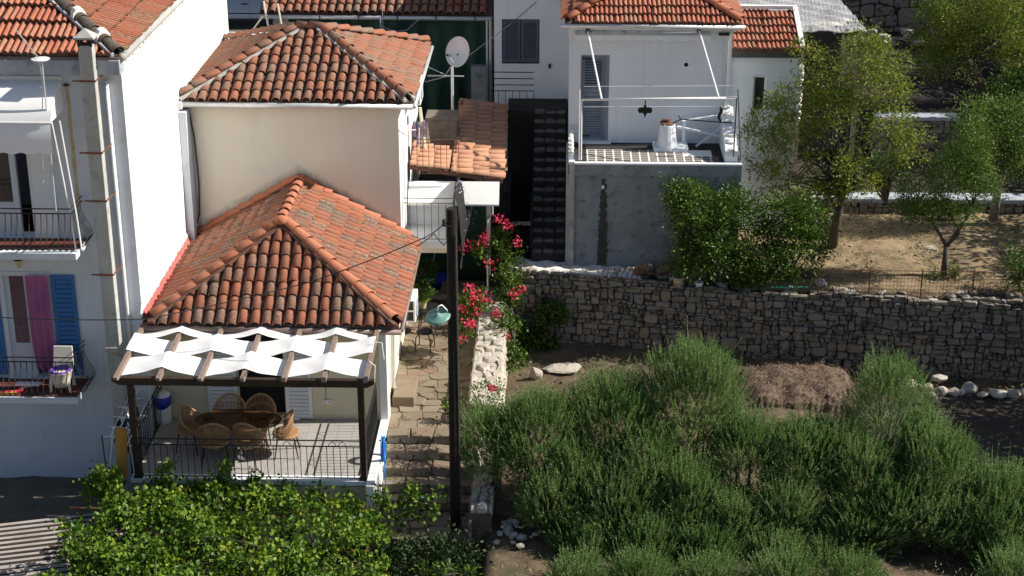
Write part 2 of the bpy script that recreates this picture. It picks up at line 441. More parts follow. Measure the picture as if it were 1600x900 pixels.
def roof_slope(out, pans, A, B, poly, me, su, sv, over=.06, edge=.04, off=None, jit=.014):
    """lay tiles on the roof plane poly, columns running up from the eave A-B"""
    A = Vector(A); B = Vector(B)
    u = (B - A).normalized()
    pts = [Vector(p) for p in poly]
    far = max(pts, key=lambda p: ((p - A) - u * (p - A).dot(u)).length)
    up = (far - A) - u * (far - A).dot(u); up.normalize()
    n = u.cross(up).normalized()
    if n.z < 0: n = -n
    x = up.cross(n)
    p2 = [((p - A).dot(u), (p - A).dot(up)) for p in pts]
    umin = min(p[0] for p in p2); umax = max(p[0] for p in p2)
    uc = umin + (su * .5 if off is None else off)
    while uc < umax:
        rr = [clipline(p2, uc + k * su) for k in (-.3, 0, .3)]
        rr = [r for r in rr if r]
        if len(rr) >= 2:
            lo = max(r[0] for r in rr) - over; hi = min(r[1] for r in rr) - edge
            v = lo + rnd.uniform(-.03, .03)
            while v < hi - .08:
                l = min(1.0, (hi - v + .04) / (sv * 1.16))
                if l < 1: l = max(l, .25)
                c = A + u * (uc + rnd.uniform(-jit, jit)) + up * v + n * .004
                mx = Matrix((x, up, n)).transposed().to_4x4()
                mx = Matrix.Translation(c) @ mx @ Matrix.Translation((0, 0, rnd.uniform(0, .012))) @ Matrix.Rotation(rnd.uniform(-.035, .035), 4, 'Z') @ Matrix.Diagonal((1, l, 1, 1))
                if inframe(c):
                    out.append((me, mx, n))
                v += sv
            if pans is not None:
                uu = uc + su / 2
                r2 = clipline(p2, min(umax - .01, uu))
                if r2 and r2[1] - r2[0] > .15:
                    a = A + u * uu + up * (r2[0] - over) + n * .012; b = A + u * uu + up * (r2[1] - .03) + n * .012
                    w = su * .5
                    V = []
                    for q in (a, b):
                        for fx, fz in ((-1, .05), (-.5, .012), (0, 0), (.5, .012), (1, .05)):
                            V.append(q + x * (fx * w) + n * fz)
                    pans.add(V, [(k, k + 1, 6 + k, 5 + k) for k in range(4)])
        uc += su

def join_tiles(name, lst, m, parent):
    b = MB(); idx = []
    for me, mx, _ in lst:
        vs = [mx @ v.co for v in me.vertices]
        b.add(vs, [tuple(p.vertices) for p in me.polygons]); idx += [p.material_index for p in me.polygons]
    me = bpy.data.meshes.new(name); me.from_pydata(b.v, [], b.f); me.materials.append(m); me.materials.append(M['pan'])
    me.polygons.foreach_set('material_index', idx)
    o = link(name, me, parent); o['kind'] = 'stuff'
    return o

def emit(lst, parent, name, m, cap=298):
    def score(t):
        p = t[1].translation
        x, y = pix(p)
        s = t[2].dot((_C - p).normalized())
        if not (-10 < x < 1610 and -10 < y < 910): s -= 2
        return s / (p - _C).length
    lst = sorted(lst, key=score, reverse=True)
    for me, mx, _ in lst[:cap]:
        link(name, me, parent, mx)
    if lst[cap:]: join_tiles(name + '_field', lst[cap:], m, parent)

def ridge(out, a, b, me, step, n=Vector((0, 0, 1)), drop=0):
    a = Vector(a); b = Vector(b); d = (b - a); Ln = d.length; d.normalize()
    x = d.cross(n).normalized(); z = x.cross(d)
    k = max(1, int(round(Ln / step)))
    for i in range(k):
        c = a + d * (Ln * i / k) - z * drop
        mx = Matrix.Translation(c) @ Matrix((x, d, z)).transposed().to_4x4() @ Matrix.Rotation(rnd.uniform(-.03, .03), 4, 'Z') @ Matrix.Rotation(rnd.uniform(-.015, .015), 4, 'X')
        out.append((me, mx, z))

def clip_half(poly, mx, my, nx, ny):
    res = []
    n = len(poly)
    for i in range(n):
        a = poly[i]; b = poly[(i + 1) % n]
        da = (a[0] - mx) * nx + (a[1] - my) * ny
        db = (b[0] - mx) * nx + (b[1] - my) * ny
        if da <= 0: res.append(a)
        if (da < 0 < db) or (db < 0 < da):
            t = da / (da - db)
            res.append((a[0] + (b[0] - a[0]) * t, a[1] + (b[1] - a[1]) * t))
    return res

def cells(seeds, bound, ysc=1.0, k=22):
    """Voronoi cells of seeds clipped to the convex polygon bound"""
    S = np.array([(x, y * ysc) for x, y in seeds])
    out = []
    bd = [(x, y * ysc) for x, y in bound]
    for i in range(len(S)):
        d = ((S - S[i]) ** 2).sum(1)
        idx = np.argsort(d)[1:k]
        poly = bd
        for j in idx:
            nx, ny = S[j] - S[i]
            mx, my = (S[j] + S[i]) / 2
            poly = clip_half(poly, mx, my, nx, ny)
            if len(poly) < 3: break
        if len(poly) >= 3:
            out.append([(x, y / ysc) for x, y in poly])
    return out

def rubble_seeds(W, H, h0, h1, w0, w1, r):
    out = []; y = 0
    while y < H:
        h = r.uniform(h0, h1); x = -r.uniform(0, w1)
        while x < W + w1:
            w = r.uniform(w0, w1) * (1.25 if r.random() < .15 else 1)
            out.append((x + w / 2, y + h / 2 + r.uniform(-.3, .3) * h)); x += w
        y += h
    return out

def rubble(W, H, h0, h1, w0, w1, r):
    """rough courses of squarish stones: course lines wander, tall stones take two courses, some are split"""
    from mathutils import noise as mn
    ys = [0.0]
    while ys[-1] < H: ys.append(ys[-1] + r.uniform(h0, h1))
    def line(i, x): return ys[i] + (.30 * (h0 + h1) * mn.noise(Vector((x * .9, i * 3.7, 1.3))) + .12 * h1 * mn.noise(Vector((x * 4.1, i * 2.9, 7.7))) if 0 < i else 0)
    out = []; busy = [[] for _ in ys]
    for i in range(len(ys) - 1):
        x = -r.uniform(0, w0)
        while x < W:
            w = w0 + (w1 - w0) * r.random() ** 1.7
            blk = [b for b in busy[i] if b[0] < x + w and b[1] > x]
            if blk:
                b = blk[0]
                if b[0] - x < w0 * .8: x = b[1]; continue
                w = b[0] - x
            tall = r.random() < .10 and i + 2 < len(ys) and w > w0 * 1.3
            j = i + 2 if tall else i + 1
            if tall: busy[i + 1].append((x, x + w))
            t0, t1 = r.uniform(-.022, .022), r.uniform(-.022, .022)
            q = [(x + t0, line(i, x)), (x + w * .5, line(i, x + w * .5) - r.uniform(-.012, .012)), (x + w + t1, line(i, x + w)), (x + w - t1, line(j, x + w)), (x + w * r.uniform(.3, .7), line(j, x + w * .5) + r.uniform(-.012, .016)), (x - t0, line(j, x))]
            if not tall and w > w0 * 1.6 and r.random() < .14:
                m0 = r.uniform(.4, .6); a = (q[0][0] * (1 - m0) + q[5][0] * m0, q[0][1] * (1 - m0) + q[5][1] * m0); b2 = (q[2][0] * (1 - m0) + q[3][0] * m0, q[2][1] * (1 - m0) + q[3][1] * m0)
                out.append([q[0], q[1], q[2], b2, a]); out.append([a, b2, q[3], q[4], q[5]])
            else: out.append(q)
            x += w
    return out

def area2(p):
    return abs(sum(p[i][0] * p[(i + 1) % len(p)][1] - p[(i + 1) % len(p)][0] * p[i][1] for i in range(len(p)))) / 2

def stone_from_cell(poly, depth, gap, r, cham=.2, face=.72):
    """centre and a low pillow-shaped block over a 2D cell"""
    cx = sum(p[0] for p in poly) / len(poly); cy = sum(p[1] for p in poly) / len(poly)
    q = []
    for i, p in enumerate(poly):
        a = poly[i - 1]; c = poly[(i + 1) % len(poly)]
        la = math.hypot(a[0] - p[0], a[1] - p[1]); lc = math.hypot(c[0] - p[0], c[1] - p[1])
        if min(la, lc) < .04: q.append(p); continue
        q.append((p[0] + (a[0] - p[0]) * cham, p[1] + (a[1] - p[1]) * cham))
        q.append((p[0] + (c[0] - p[0]) * cham, p[1] + (c[1] - p[1]) * cham))
    R0 = []
    for x, y in q:
        dx, dy = x - cx, y - cy; L = math.hypot(dx, dy) or 1
        s = max(.3, (L - gap) / L)
        R0.append((dx * s, dy * s))
    n = len(R0)
    V = [(x, y, -.03) for x, y in R0] + [(x * .99, y * .99, depth * r.uniform(.45, .7)) for x, y in R0]
    tx, ty = r.uniform(-.12, .12), r.uniform(-.12, .12)
    V += [(x * face * r.uniform(.92, 1.06), y * face * r.uniform(.92, 1.06), depth * r.uniform(.9, 1.08) + tx * x + ty * y) for x, y in R0]
    Fc = []
    for k in range(n):
        k2 = (k + 1) % n
        Fc.append((k, k2, n + k2, n + k)); Fc.append((n + k, n + k2, 2 * n + k2, 2 * n + k))
    Fc.append(tuple(2 * n + k for k in range(n)))
    return (cx, cy), V, Fc

def lay_stones(polys, parent, name, m, O, u, v, n, depth=(.03, .07), gap=.012, cap=298, r=rnd, amin=.002, keep=None, cham=.2, face=.72):
    O = Vector(O); u = Vector(u).normalized(); v = Vector(v).normalized(); n = Vector(n).normalized()
    polys = [p for p in polys if area2(p) > amin]
    vis = []
    for p in polys:
        c = O + u * (sum(q[0] for q in p) / len(p)) + v * (sum(q[1] for q in p) / len(p))
        if keep and not keep(c): continue
        vis.append((area2(p) * (1 if inframe(c, 0) else .01), p))
    vis.sort(key=lambda t: -t[0])
    rest = MB()
    B = Matrix((u, v, n)).transposed().to_4x4()
    for i, (_, p) in enumerate(vis):
        (cx, cy), V, Fc = stone_from_cell(p, r.uniform(*depth), gap, r, cham, face)
        mx = Matrix.Translation(O + u * cx + v * cy) @ B
        if i < cap:
            me = bpy.data.meshes.new(name); me.from_pydata(V, [], Fc); me.materials.append(m)
            link(name, me, parent, mx)
        else:
            rest.add([mx @ Vector(q) for q in V], Fc)
    if rest.v:
        me = bpy.data.meshes.new(name); me.from_pydata(rest.v, [], rest.f); me.materials.append(m)
        o = link(name + '_field', me, parent); o['kind'] = 'stuff'

def rock_mesh(name, sx, sy, sz, m, seed, sub=2, rough=.25):
    bm = bmesh.new(); bmesh.ops.create_icosphere(bm, subdivisions=sub, radius=1)
    r = random.Random(seed)
    ax = [(Vector((r.gauss(0, 1), r.gauss(0, 1), r.gauss(0, 1))).normalized(), r.uniform(.55, .95)) for _ in range(9)]
    for v in bm.verts:
        for a, d in ax:
            t = v.co.dot(a)
            if t > d: v.co -= a * (t - d) * .9
        v.co *= 1 + r.uniform(-rough, rough) * .25
        v.co = Vector((v.co.x * sx, v.co.y * sy, v.co.z * sz))
    me = bpy.data.meshes.new(name); bm.to_mesh(me); bm.free(); me.materials.append(m)
    return me

def tri_mesh(name, V, T, m):
    me = bpy.data.meshes.new(name)
    V = np.asarray(V, np.float32); T = np.asarray(T, np.int32)
    me.vertices.add(len(V)); me.vertices.foreach_set('co', V.ravel())
    me.loops.add(T.size); me.loops.foreach_set('vertex_index', T.ravel())
    me.polygons.add(len(T))
    me.polygons.foreach_set('loop_start', np.arange(0, T.size, 3, dtype=np.int32))
    me.polygons.foreach_set('loop_total', np.full(len(T), 3, np.int32))
    me.update(calc_edges=True)
    me.materials.append(m)
    return me

def unit(a):
    return a / np.maximum(1e-9, np.linalg.norm(a, axis=1, keepdims=True))

def leaf_geo(P, D, Ln, Wd, fold=.25, broad=False):
    n = len(P)
    D = unit(D)
    S = unit(np.cross(D, nr.normal(size=(n, 3))))
    Nn = np.cross(S, D)
    Ln = np.broadcast_to(Ln, (n,))[:, None]; Wd = np.broadcast_to(Wd, (n,))[:, None]
    f = Nn * Wd * fold
    if not broad:
        V = np.stack([P, P + D * Ln * .42 + S * Wd / 2 + f, P + D * Ln, P + D * Ln * .42 - S * Wd / 2 + f], 1).reshape(-1, 3)
        T = np.array([[0, 1, 2], [0, 2, 3]])
        T = (T[None] + 4 * np.arange(n)[:, None, None]).reshape(-1, 3)
    else:
        V = np.stack([P, P + D * Ln * .22 + S * Wd * .5 + f, P + D * Ln * .62 + S * Wd * .43 + f, P + D * Ln,
                      P + D * Ln * .62 - S * Wd * .43 + f, P + D * Ln * .22 - S * Wd * .5 + f], 1).reshape(-1, 3)
        T = np.array([[0, 1, 2], [0, 2, 3], [0, 3, 4], [0, 4, 5]])
        T = (T[None] + 6 * np.arange(n)[:, None, None]).reshape(-1, 3)
    return V, T

def leaves(name, geos, m, parent=None, kind='stuff'):
    Vs = []; Ts = []; o = 0
    for V, T in geos:
        Vs.append(V); Ts.append(T + o); o += len(V)
    me = tri_mesh(name, np.concatenate(Vs), np.concatenate(Ts), m)
    ob = link(name, me, parent)
    if kind: ob['kind'] = kind
    return ob

def in_ball(n):
    d = unit(nr.normal(size=(n, 3)))
    return d * (nr.random((n, 1)) ** (1 / 3))

def cluster_crown(blobs, n_leaf, Ln, Wd, per=60, csize=.22, up=.15, broad=False, droop=0, fold=.25):
    """leaves in clumps spread through blobs = [(centre, radii, weight)]"""
    geos = []; cents = []
    wsum = sum(b[2] for b in blobs)
    for c, r, w in blobs:
        k = max(2, int(n_leaf * w / wsum / per))
        q = in_ball(k)
        q = unit(q) * (np.linalg.norm(q, axis=1, keepdims=True) ** .55)
        cc = np.array(c) + q * np.array(r)
        cents.append(cc)
        for j in range(k):
            m = int(per * nr.uniform(.5, 1.5))
            off = nr.normal(size=(m, 3)) * csize * nr.uniform(.6, 1.25) * np.array([1, 1, .8])
            P = cc[j] + off
            D = unit(off) * .8 + q[j] * .5 + nr.normal(size=(m, 3)) * .55
            D[:, 2] += up - droop
            geos.append(leaf_geo(P, D, Ln * nr.uniform(.7, 1.25, m), Wd * nr.uniform(.7, 1.25, m), fold, broad))
    return geos, np.concatenate(cents)

def limbs(mb, start, cents, r0, k, n=5, wig=.12, mid=.45):
    """thin limbs from start to some of the clump centres"""
    idx = nr.permutation(len(cents))[:k]
    s = np.array(start)
    for i in idx:
        e = cents[i]
        p1 = s + (e - s) * mid + nr.normal(size=3) * wig * np.linalg.norm(e - s) * .5
        p2 = s + (e - s) * .75 + nr.normal(size=3) * wig * np.linalg.norm(e - s) * .4
        mb.tube([s, p1, p2, e], [r0, r0 * .6, r0 * .35, r0 * .12], n)

def tree(name, label, cat, trunks, fork, blobs, n_leaf, Ln, Wd, leafm, barkm, per=60, csize=.22, nl=26, r0=.04, group=None, broad=False, droop=0):
    base = trunks[0][0][0]
    t = thing(name, label, cat, tuple(base), group)
    geos, cents = cluster_crown(blobs, n_leaf, Ln, Wd, per, csize, broad=broad, droop=droop)
    b = MB()
    for pts, rad in trunks: b.tube(pts, rad, 8)
    b.build('trunk', barkm, t, smooth=True)
    b = MB()
    for i, f in enumerate(fork):
        d = np.linalg.norm(cents - np.array(f), axis=1)
        near = cents[np.argsort(d)[:max(4, len(cents) // len(fork))]]
        limbs(b, f, near, r0, nl // len(fork))
    b.build('branch', barkm, t, smooth=True)
    leaves('crown', geos, leafm, t)
    return t

def sprig_shrub(name, label, cat, mounds, n, leafm, slen=(.25, .55), K=16, Ln=.06, Wd=.014, group=None, flare=.55):
    """upright feathery sprigs over mounds = [(centre, radii, weight)]"""
    base = mounds[0][0]
    t = thing(name, label, cat, (base[0], base[1], base[2] - mounds[0][1][2] * .6), group)
    geos = []; w = sum(m[2] for m in mounds); st = MB()
    for c, r, wt in mounds:
        k = int(n * wt / w)
        q = unit(nr.normal(size=(k, 3))); q[:, 2] = np.where(q[:, 2] < -.7, -q[:, 2], q[:, 2])
        # lumps: pull the shell in and out with a few random directions
        ax = unit(nr.normal(size=(14, 3))); am = nr.uniform(-.30, .16, 14)
        lump = 1 + (np.clip((q @ ax.T - .72) / .28, 0, 1) * am).sum(1)
        rad = nr.uniform(.3, 1.0, k) ** .5 * lump
        P = np.array(c) + q * np.array(r) * rad[:, None]
        D = unit(q * flare + np.array([0, 0, .85]) + nr.normal(size=(k, 3)) * .2)
        sl_ = nr.uniform(*slen, k) * np.where(nr.random(k) < .06, 1.5, 1)
        geos.append(leaf_geo(P, D, sl_, .012, 0))
        a = unit(np.cross(D, nr.normal(size=(k, 3)))); bb = np.cross(D, a)
        for j in range(K):
            tt = .12 + .86 * j / K
            ang = 2.4 * j + nr.uniform(0, .5, k)
            rd = a * np.cos(ang)[:, None] + bb * np.sin(ang)[:, None]
            geos.append(leaf_geo(P + D * (sl_ * tt)[:, None], D * .85 + rd * .55, Ln * nr.uniform(.7, 1.2, k) * (1.15 - .5 * tt), Wd, .2))
        for j in range(8):
            g = Vector(c) + Vector((rnd.uniform(-.2, .2) * r[0], rnd.uniform(-.2, .2) * r[1], -r[2] * .9))
            e = Vector(P[j * 7 % k])
            st.tube([g, g.lerp(e, .5) + Vector((0, 0, .05)), e], [.022, .014, .005], 4)
    st.build('stem', M['bark'], t)
    leaves('foliage', geos, leafm, t)
    return t

def heightfield(name, x0, x1, y0, y1, z, m, nx, ny, amp=.04, kind='structure', fz=None, sk=None, seed=1, yo=None):
    """a bumpy sheet of ground with a skirt"""
    from mathutils import noise as mn
    V = []; Fc = []
    for j in range(ny + 1):
        for i in range(nx + 1):
            x = x0 + (x1 - x0) * i / nx; y = y0 + (y1 - y0) * j / ny
            y += yo(x) * (1 - j / ny) if yo else 0
            h = z(x, y) if callable(z) else z
            h += amp * (mn.noise(Vector((x * .9, y * .9, seed))) + .5 * mn.noise(Vector((x * 2.7, y * 2.7, seed + 4))) + .25 * mn.noise(Vector((x * 8, y * 8, seed + 9))))
            V.append((x, y, h))
    w = nx + 1
    for j in range(ny):
        for i in range(nx):
            Fc.append((j * w + i, j * w + i + 1, (j + 1) * w + i + 1, (j + 1) * w + i))
    if sk is not None:
        ring = [i for i in range(w)] + [j * w + nx for j in range(1, ny + 1)] + [ny * w + i for i in range(nx - 1, -1, -1)] + [j * w for j in range(ny - 1, 0, -1)]
        o = len(V); V += [(V[i][0], V[i][1], sk) for i in ring]; n = len(ring)
        Fc += [(ring[k], o + k, o + (k + 1) % n, ring[(k + 1) % n]) for k in range(n)]
    me = bpy.data.meshes.new(name); me.from_pydata(V, [], Fc); me.materials.append(m)
    me.polygons.foreach_set('use_smooth', [True] * len(me.polygons))
    o = link(name, me); o['kind'] = kind
    return o

def railing(parent, pts, h, gap, m, r=.012, belly=0, out=(0, -1, 0), rails=(0, .16), bar_r=.008, bottom=.06, name_bar='baluster'):
    """iron railing along pts (floor level); rails are offsets below the top"""
    b = MB(); bars = MB()
    pts = [Vector(p) for p in pts]; out = Vector(out)
    for q in rails: b.tube([p + Vector((0, 0, h - q)) for p in pts], r, 5)
    b.tube([p + Vector((0, 0, bottom)) for p in pts], r * .8, 5)
    b.build('top_rail', m, parent)
    me = None
    for a, c in zip(pts[:-1], pts[1:]):
        k = max(1, int((c - a).length / gap))
        for i in range(k + 1):
            p = a.lerp(c, i / k)
            q = MB()
            if belly:
                prof = [(h - .0, 0), (h * .72, .02), (h * .5, .10), (h * .32, .20), (h * .2, .235), (h * .1, .20), (bottom, .10)]
                q.tube([p + out * (o * belly) + Vector((0, 0, z)) for z, o in prof], bar_r, 4)
            else:
                q.tube([p + Vector((0, 0, bottom)), p + Vector((0, 0, h - rails[-1]))], bar_r, 4)
            q.build(name_bar, m, parent)

def slat_panel(parent, name, x0, x1, y, z0, z1, m, n, frame=.05, th=.035, label=None, name_slat='slat', back=None, fill=1.0):
    """a louvred panel in an XZ plane facing -Y; its slats are sub-parts"""
    b = MB()
    b.box(x0, x0 + frame, y - th, y, z0, z1); b.box(x1 - frame, x1, y - th, y, z0, z1)
    b.box(x0 + frame, x1 - frame, y - th, y, z0, z0 + frame * 1.3); b.box(x0 + frame, x1 - frame, y - th, y, z1 - frame * 1.3, z1)
    p = b.build(name, m, parent, label)
    q = MB(); q.box(x0 + frame, x1 - frame, y - th * .25, y - .003, z0 + frame * 1.3, z1 - frame * 1.3); q.build('backing', back or m, p)  # back colour puts painted shade into the gaps between slats
    hz = (z1 - z0 - frame * 2.6) / n
    me = None
    for i in range(n):
        zc = z0 + frame * 1.3 + hz * (i + .5)
        if me is None:
            s = MB(); s.add([(x0 + frame, -.022, -hz * .52 * fill), (x1 - frame, -.022, -hz * .52 * fill), (x1 - frame, .004, hz * .4 * fill), (x0 + frame, .004, hz * .4 * fill),
                             (x0 + frame, -.012, -hz * .52 * fill), (x1 - frame, -.012, -hz * .52 * fill), (x1 - frame, .010, hz * .4 * fill), (x0 + frame, .010, hz * .4 * fill)],
                            [(0, 1, 2, 3), (7, 6, 5, 4), (0, 4, 5, 1), (3, 2, 6, 7)])
            me = s.mesh(name_slat, m)
        link(name_slat, me, p, Matrix.Translation((0, y - th * .45, zc)))
    return p

# ================================================================== THE PLACE
def holed(mb, x0, x1, z0, z1, y0, y1, holes=()):
    xs = sorted({x0, x1, *[h[0] for h in holes], *[h[1] for h in holes]})
    zs = sorted({z0, z1, *[h[2] for h in holes], *[h[3] for h in holes]})
    for a, b in zip(xs[:-1], xs[1:]):
        run = None
        for c, d in zip(zs[:-1], zs[1:]):
            mx, mz = (a + b) / 2, (c + d) / 2
            solid = not any(h[0] < mx < h[1] and h[2] < mz < h[3] for h in holes)
            if solid: run = (run[0], d) if run else (c, d)
            if (not solid or d == zs[-1]) and run:
                mb.box(a, b, y0, y1, *run); run = None
    return mb

# ------------------------------------------------------------------ ground
g = MB(); g.box(-900, 900, -300, 1500, -2.2, -1.7); tag(g.build('ground', M['soil']), kind='structure')
heightfield('street', -26, -8.4, 18, 33, -1.25, M['street'], 60, 50, .06, seed=3)
heightfield('lower_garden', -1.35, 26, 24, 38.9, lambda x, y: -.85 + max(0, (y - 36.2)) * .12 - (.15 if x > 6.4 else 0), M['garden'], 110, 70, .10, sk=-1.75, seed=8)
heightfield('dark_garden_bed', 6.9, 26, 30.5, 36.55, -.86, M['soil_dk'], 80, 40, .05, sk=-1.5, seed=12)
heightfield('upper_garden', 4.3, 30, 37.3, 43.15, lambda x, y: 1.12 + (y - 37.8) * .05, M['soil'], 110, 40, .09, sk=-.4, seed=5, yo=lambda x: max(-.15, (12.6 - x) * .1232 + .12))
heightfield('middle_terrace', 4.3, 34, 43.3, 46.75, 1.72, M['soil_dk'], 60, 20, .08, sk=0, seed=6)
heightfield('hillside', 4.3, 60, 46.95, 110, lambda x, y: 2.95 + max(0, y - 57) * .25, M['soil_shade'], 90, 90, .16, sk=0, seed=7)

# ------------------------------------------------------------------ tile kinds
T_OLD = barrel_mesh('roof_tile', .43, .102, .084, M['tile'])
T_PALE = barrel_mesh('roof_tile', .43, .100, .084, M['tile_pale'])
T_SAND = barrel_mesh('roof_tile', .40, .105, .09, M['tile_ochre'])
T_RIDGE = barrel_mesh('ridge_tile', .44, .135, .115, M['tile_new'], lift=.04)
T_RIDGE_OLD = barrel_mesh('ridge_tile', .42, .13, .11, M['tile_pale'], lift=.04)
T_RIDGE_DK = barrel_mesh('ridge_tile', .50, .15, .13, M['bark'], lift=.02)
T_FLAT = flat_tile_mesh('roof_tile', .225, .39, M['tile_flat'])
T_FLAT_L = flat_tile_mesh('roof_tile', .27, .56, M['tile_flat'], lift=.09, hh=.05)
T_FLAT_S = flat_tile_mesh('roof_tile', .235, .37, M['tile_flat'], lift=.07, hh=.042)
SU, SV = .240, .365

# ================================================================== white house with the blue shutters (left)
XL, YF = -8.65, 32.4
lh = thing('white_house', 'white house at the left edge with blue balcony shutters and square grey flue', 'house', (-12.5, YF, -1.3))
def fx(px, py, Y=YF): return at(px, py, Y=Y).x
def fz(px, py, Y=YF): return at(px, py, Y=Y).z
zc0, zc1 = 7.83, 8.13
upd = (-13.6, fx(50, 300), fz(30, 372), fz(30, 205))          # upper balcony door hole
lod = (fx(2, 470), fx(82, 470), fz(40, 588), fz(40, 424))      # lower balcony door hole
w = MB()
holed(w, -19, XL, -1.5, zc0, YF, YF + .35, [upd, lod])
w.box(XL - .35, XL, YF + .35, 43.35, -1.5, zc0 + .25); w.box(-19, XL - .35, 43.0, 43.35, -1.5, zc0); w.box(-19, -18.6, YF + .35, 43.0, -1.5, zc0)
w.box(-18.6, XL - .35, YF + 2.2, YF + 2.3, -1.5, zc0 - .1)
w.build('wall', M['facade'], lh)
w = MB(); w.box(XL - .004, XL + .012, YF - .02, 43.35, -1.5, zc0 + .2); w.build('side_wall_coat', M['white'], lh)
w = MB(); w.box(-19, XL + .07, YF - .32, YF + .05, zc0, zc1); w.build('cornice', M['cornice'], lh, bevel=.015)
for z_ in (fz(30, 372), fz(40, 590)):
    w = MB(); w.box(-18.6, XL - .35, YF + .36, YF + 2.2, z_ - .2, z_ - .02); w.build('room_floor', M['redtile'], lh)
# roof: front slope, right slope, hip
zE = zc1 + .06
Pq = .46
e0 = Vector((XL + .06, YF - .24, zE)); run = 4.6
top = Vector((XL + .06 - run, YF - .24 + run, zE + run * Pq))
fl = [Vector((-19, YF - .24, zE)), e0, top, Vector((-19, top.y, top.z))]
rl = [e0, Vector((XL + .06, 43.5, zE)), Vector((top.x, 43.5, top.z)), top]
roof = MB(); roof.add(fl, [(0, 1, 2, 3)]).add(rl, [(0, 1, 2, 3)])
rf = roof.build('roof', M['pan'], lh)
tl = []
roof_slope(tl, None, fl[0], fl[1], fl, T_FLAT_L, .27, .52, over=.05, edge=.10)
roof_slope(tl, None, rl[0], rl[1], rl, T_FLAT_L, .27, .52, over=.03, edge=.12)
emit(tl, rf, 'roof_tile', M['tile_flat'], 296)
tl = []; ridge(tl, e0 + Vector((-.02, .02, .05)), top + Vector((0, 0, .05)), T_RIDGE_DK, .46); emit(tl, rf, 'ridge_tile', M['bark'])
hd = (top - e0).normalized()
for i in range(7):
    w = MB()
    c = e0 + hd * (.55 + i * .92) + Vector((0, 0, .055))
    V = []
    for t_ in (0, .11):
        for k in range(7):
            a = math.pi * k / 6
            V.append(c + hd * t_ + Vector((-math.cos(a) * .16 * .7, -math.cos(a) * .16 * .7, .03 + math.sin(a) * .20)))
    w.add(V, [(k, k + 1, 8 + k, 7 + k) for k in range(6)] + [tuple(range(7))])
    w.build('mortar_collar', M['mortar'], rf)
w = MB(); q = hd.cross(Vector((0, 0, 1))).normalized()
for s in (-1, 1): w.beam(e0 + q * .14 * s + Vector((0, 0, .05)), top + q * .14 * s + Vector((0, 0, .05)), .06, .06)
w.build('mortar_bed', M['cornice'], rf)
w = MB(); w.tube([(XL + .1, YF - .25, zE - .02), (XL + .1, 43.45, zE - .02)], .085, 8); w.build('verge_roll', M['concrete'], lh, smooth=True)
w = MB()
for i in range(35):
    y_ = YF + .1 + i * .3
    w.add(*(lambda me: ([v.co + Vector((XL + .02, y_, zE - .16)) for v in me.vertices], [tuple(p.vertices) for p in me.polygons]))(rock_mesh('lump', .06, .2, .12, M['mortar'], i, 1)))
w.build('mortar_fillet', M['mortar'], lh)
w = MB(); w.box(-19, XL + .05, YF - .30, YF - .1, zc1, zc1 + .05); w.build('gutter_board', M['brown_metal'], lh)
# flue
fxX = -9.17
w = MB(); w.box(fxX - .14, fxX + .14, 31.86, 32.08, -1.4, fz(130, 70, 31.95)); fl_ = w.build('flue', M['concrete'], lh, bevel=.012)
ztop = fz(130, 70, 31.95)
w = MB()
for sx in (-1, 1):
    for sy in (-1, 1): w.box(fxX + sx * .12 - .02, fxX + sx * .12 + .02, 31.97 + sy * .09 - .02, 31.97 + sy * .09 + .02, ztop - .02, ztop + .14)
w.box(fxX - .10, fxX + .10, 31.89, 32.05, ztop - .02, ztop + .03); w.build('flue_vent', M['dark'], fl_)
w = MB()
for z_, s_ in ((ztop + .14, .19), (ztop + .18, .19)): pass
w.add([(fxX - .2, 31.79, ztop + .13), (fxX + .2, 31.79, ztop + .13), (fxX + .2, 32.15, ztop + .13), (fxX - .2, 32.15, ztop + .13), (fxX - .2, 31.79, ztop + .17), (fxX + .2, 31.79, ztop + .17), (fxX + .2, 32.15, ztop + .17), (fxX - .2, 32.15, ztop + .17), (fxX, 31.97, ztop + .33)],
      [(0, 3, 2, 1), (0, 1, 5, 4), (1, 2, 6, 5), (2, 3, 7, 6), (3, 0, 4, 7), (4, 5, 8), (5, 6, 8), (6, 7, 8), (7, 4, 8)])
w.build('flue_cap', M['concrete'], fl_)
for py in (126, 238, 313, 428):
    z_ = fz(150, py, 31.9)
    w = MB(); w.box(fxX - .16, fxX + .16, 31.84, 31.86, z_ - .02, z_ + .02); w.box(fxX - .30, fxX - .16, 31.84, 31.87, z_ - .012, z_ + .012); w.beam((fxX + .15, 31.85, z_), (fxX + .24, 32.36, z_ + .06), .02, .02)
    w.build('flue_bracket', M['rust'], fl_)
z_ = fz(180, 545, 31.9); w = MB(); w.box(fxX - .17, fxX + .17, 31.83, 32.1, z_ - .05, z_ + .05); w.build('flue_joint', M['concrete'], fl_, bevel=.01)
# white downpipe and rust mark
w = MB(); w.tube([(fx(167, 125), 32.34, fz(167, 125)), (fx(167, 125), 32.34, -.5)], .045, 8); w.build('downpipe', M['steel'], lh, smooth=True)
rust = mat('rust_run', [(.42, .30, .16), (.6, .52, .4)], 'noise', 5, .9)
w = MB()
for i in range(9):
    z0 = fz(104, 135) - i * .28
    w.box(fx(104, 135) - .035 + .008 * math.sin(i * 2.1), fx(104, 135) + .04 + .01 * math.sin(i * 1.7), YF - .004 - .0004 * (i % 2), YF + .01, z0 - .28, z0)
w.build('rust_streak', rust, lh)
w = MB(); w.lathe([(.05, 0), (.07, .02), (.03, .05)], (fx(104, 134), YF - .02, fz(104, 134)), 8); w.build('rusty_fixing', M['rust'], lh)
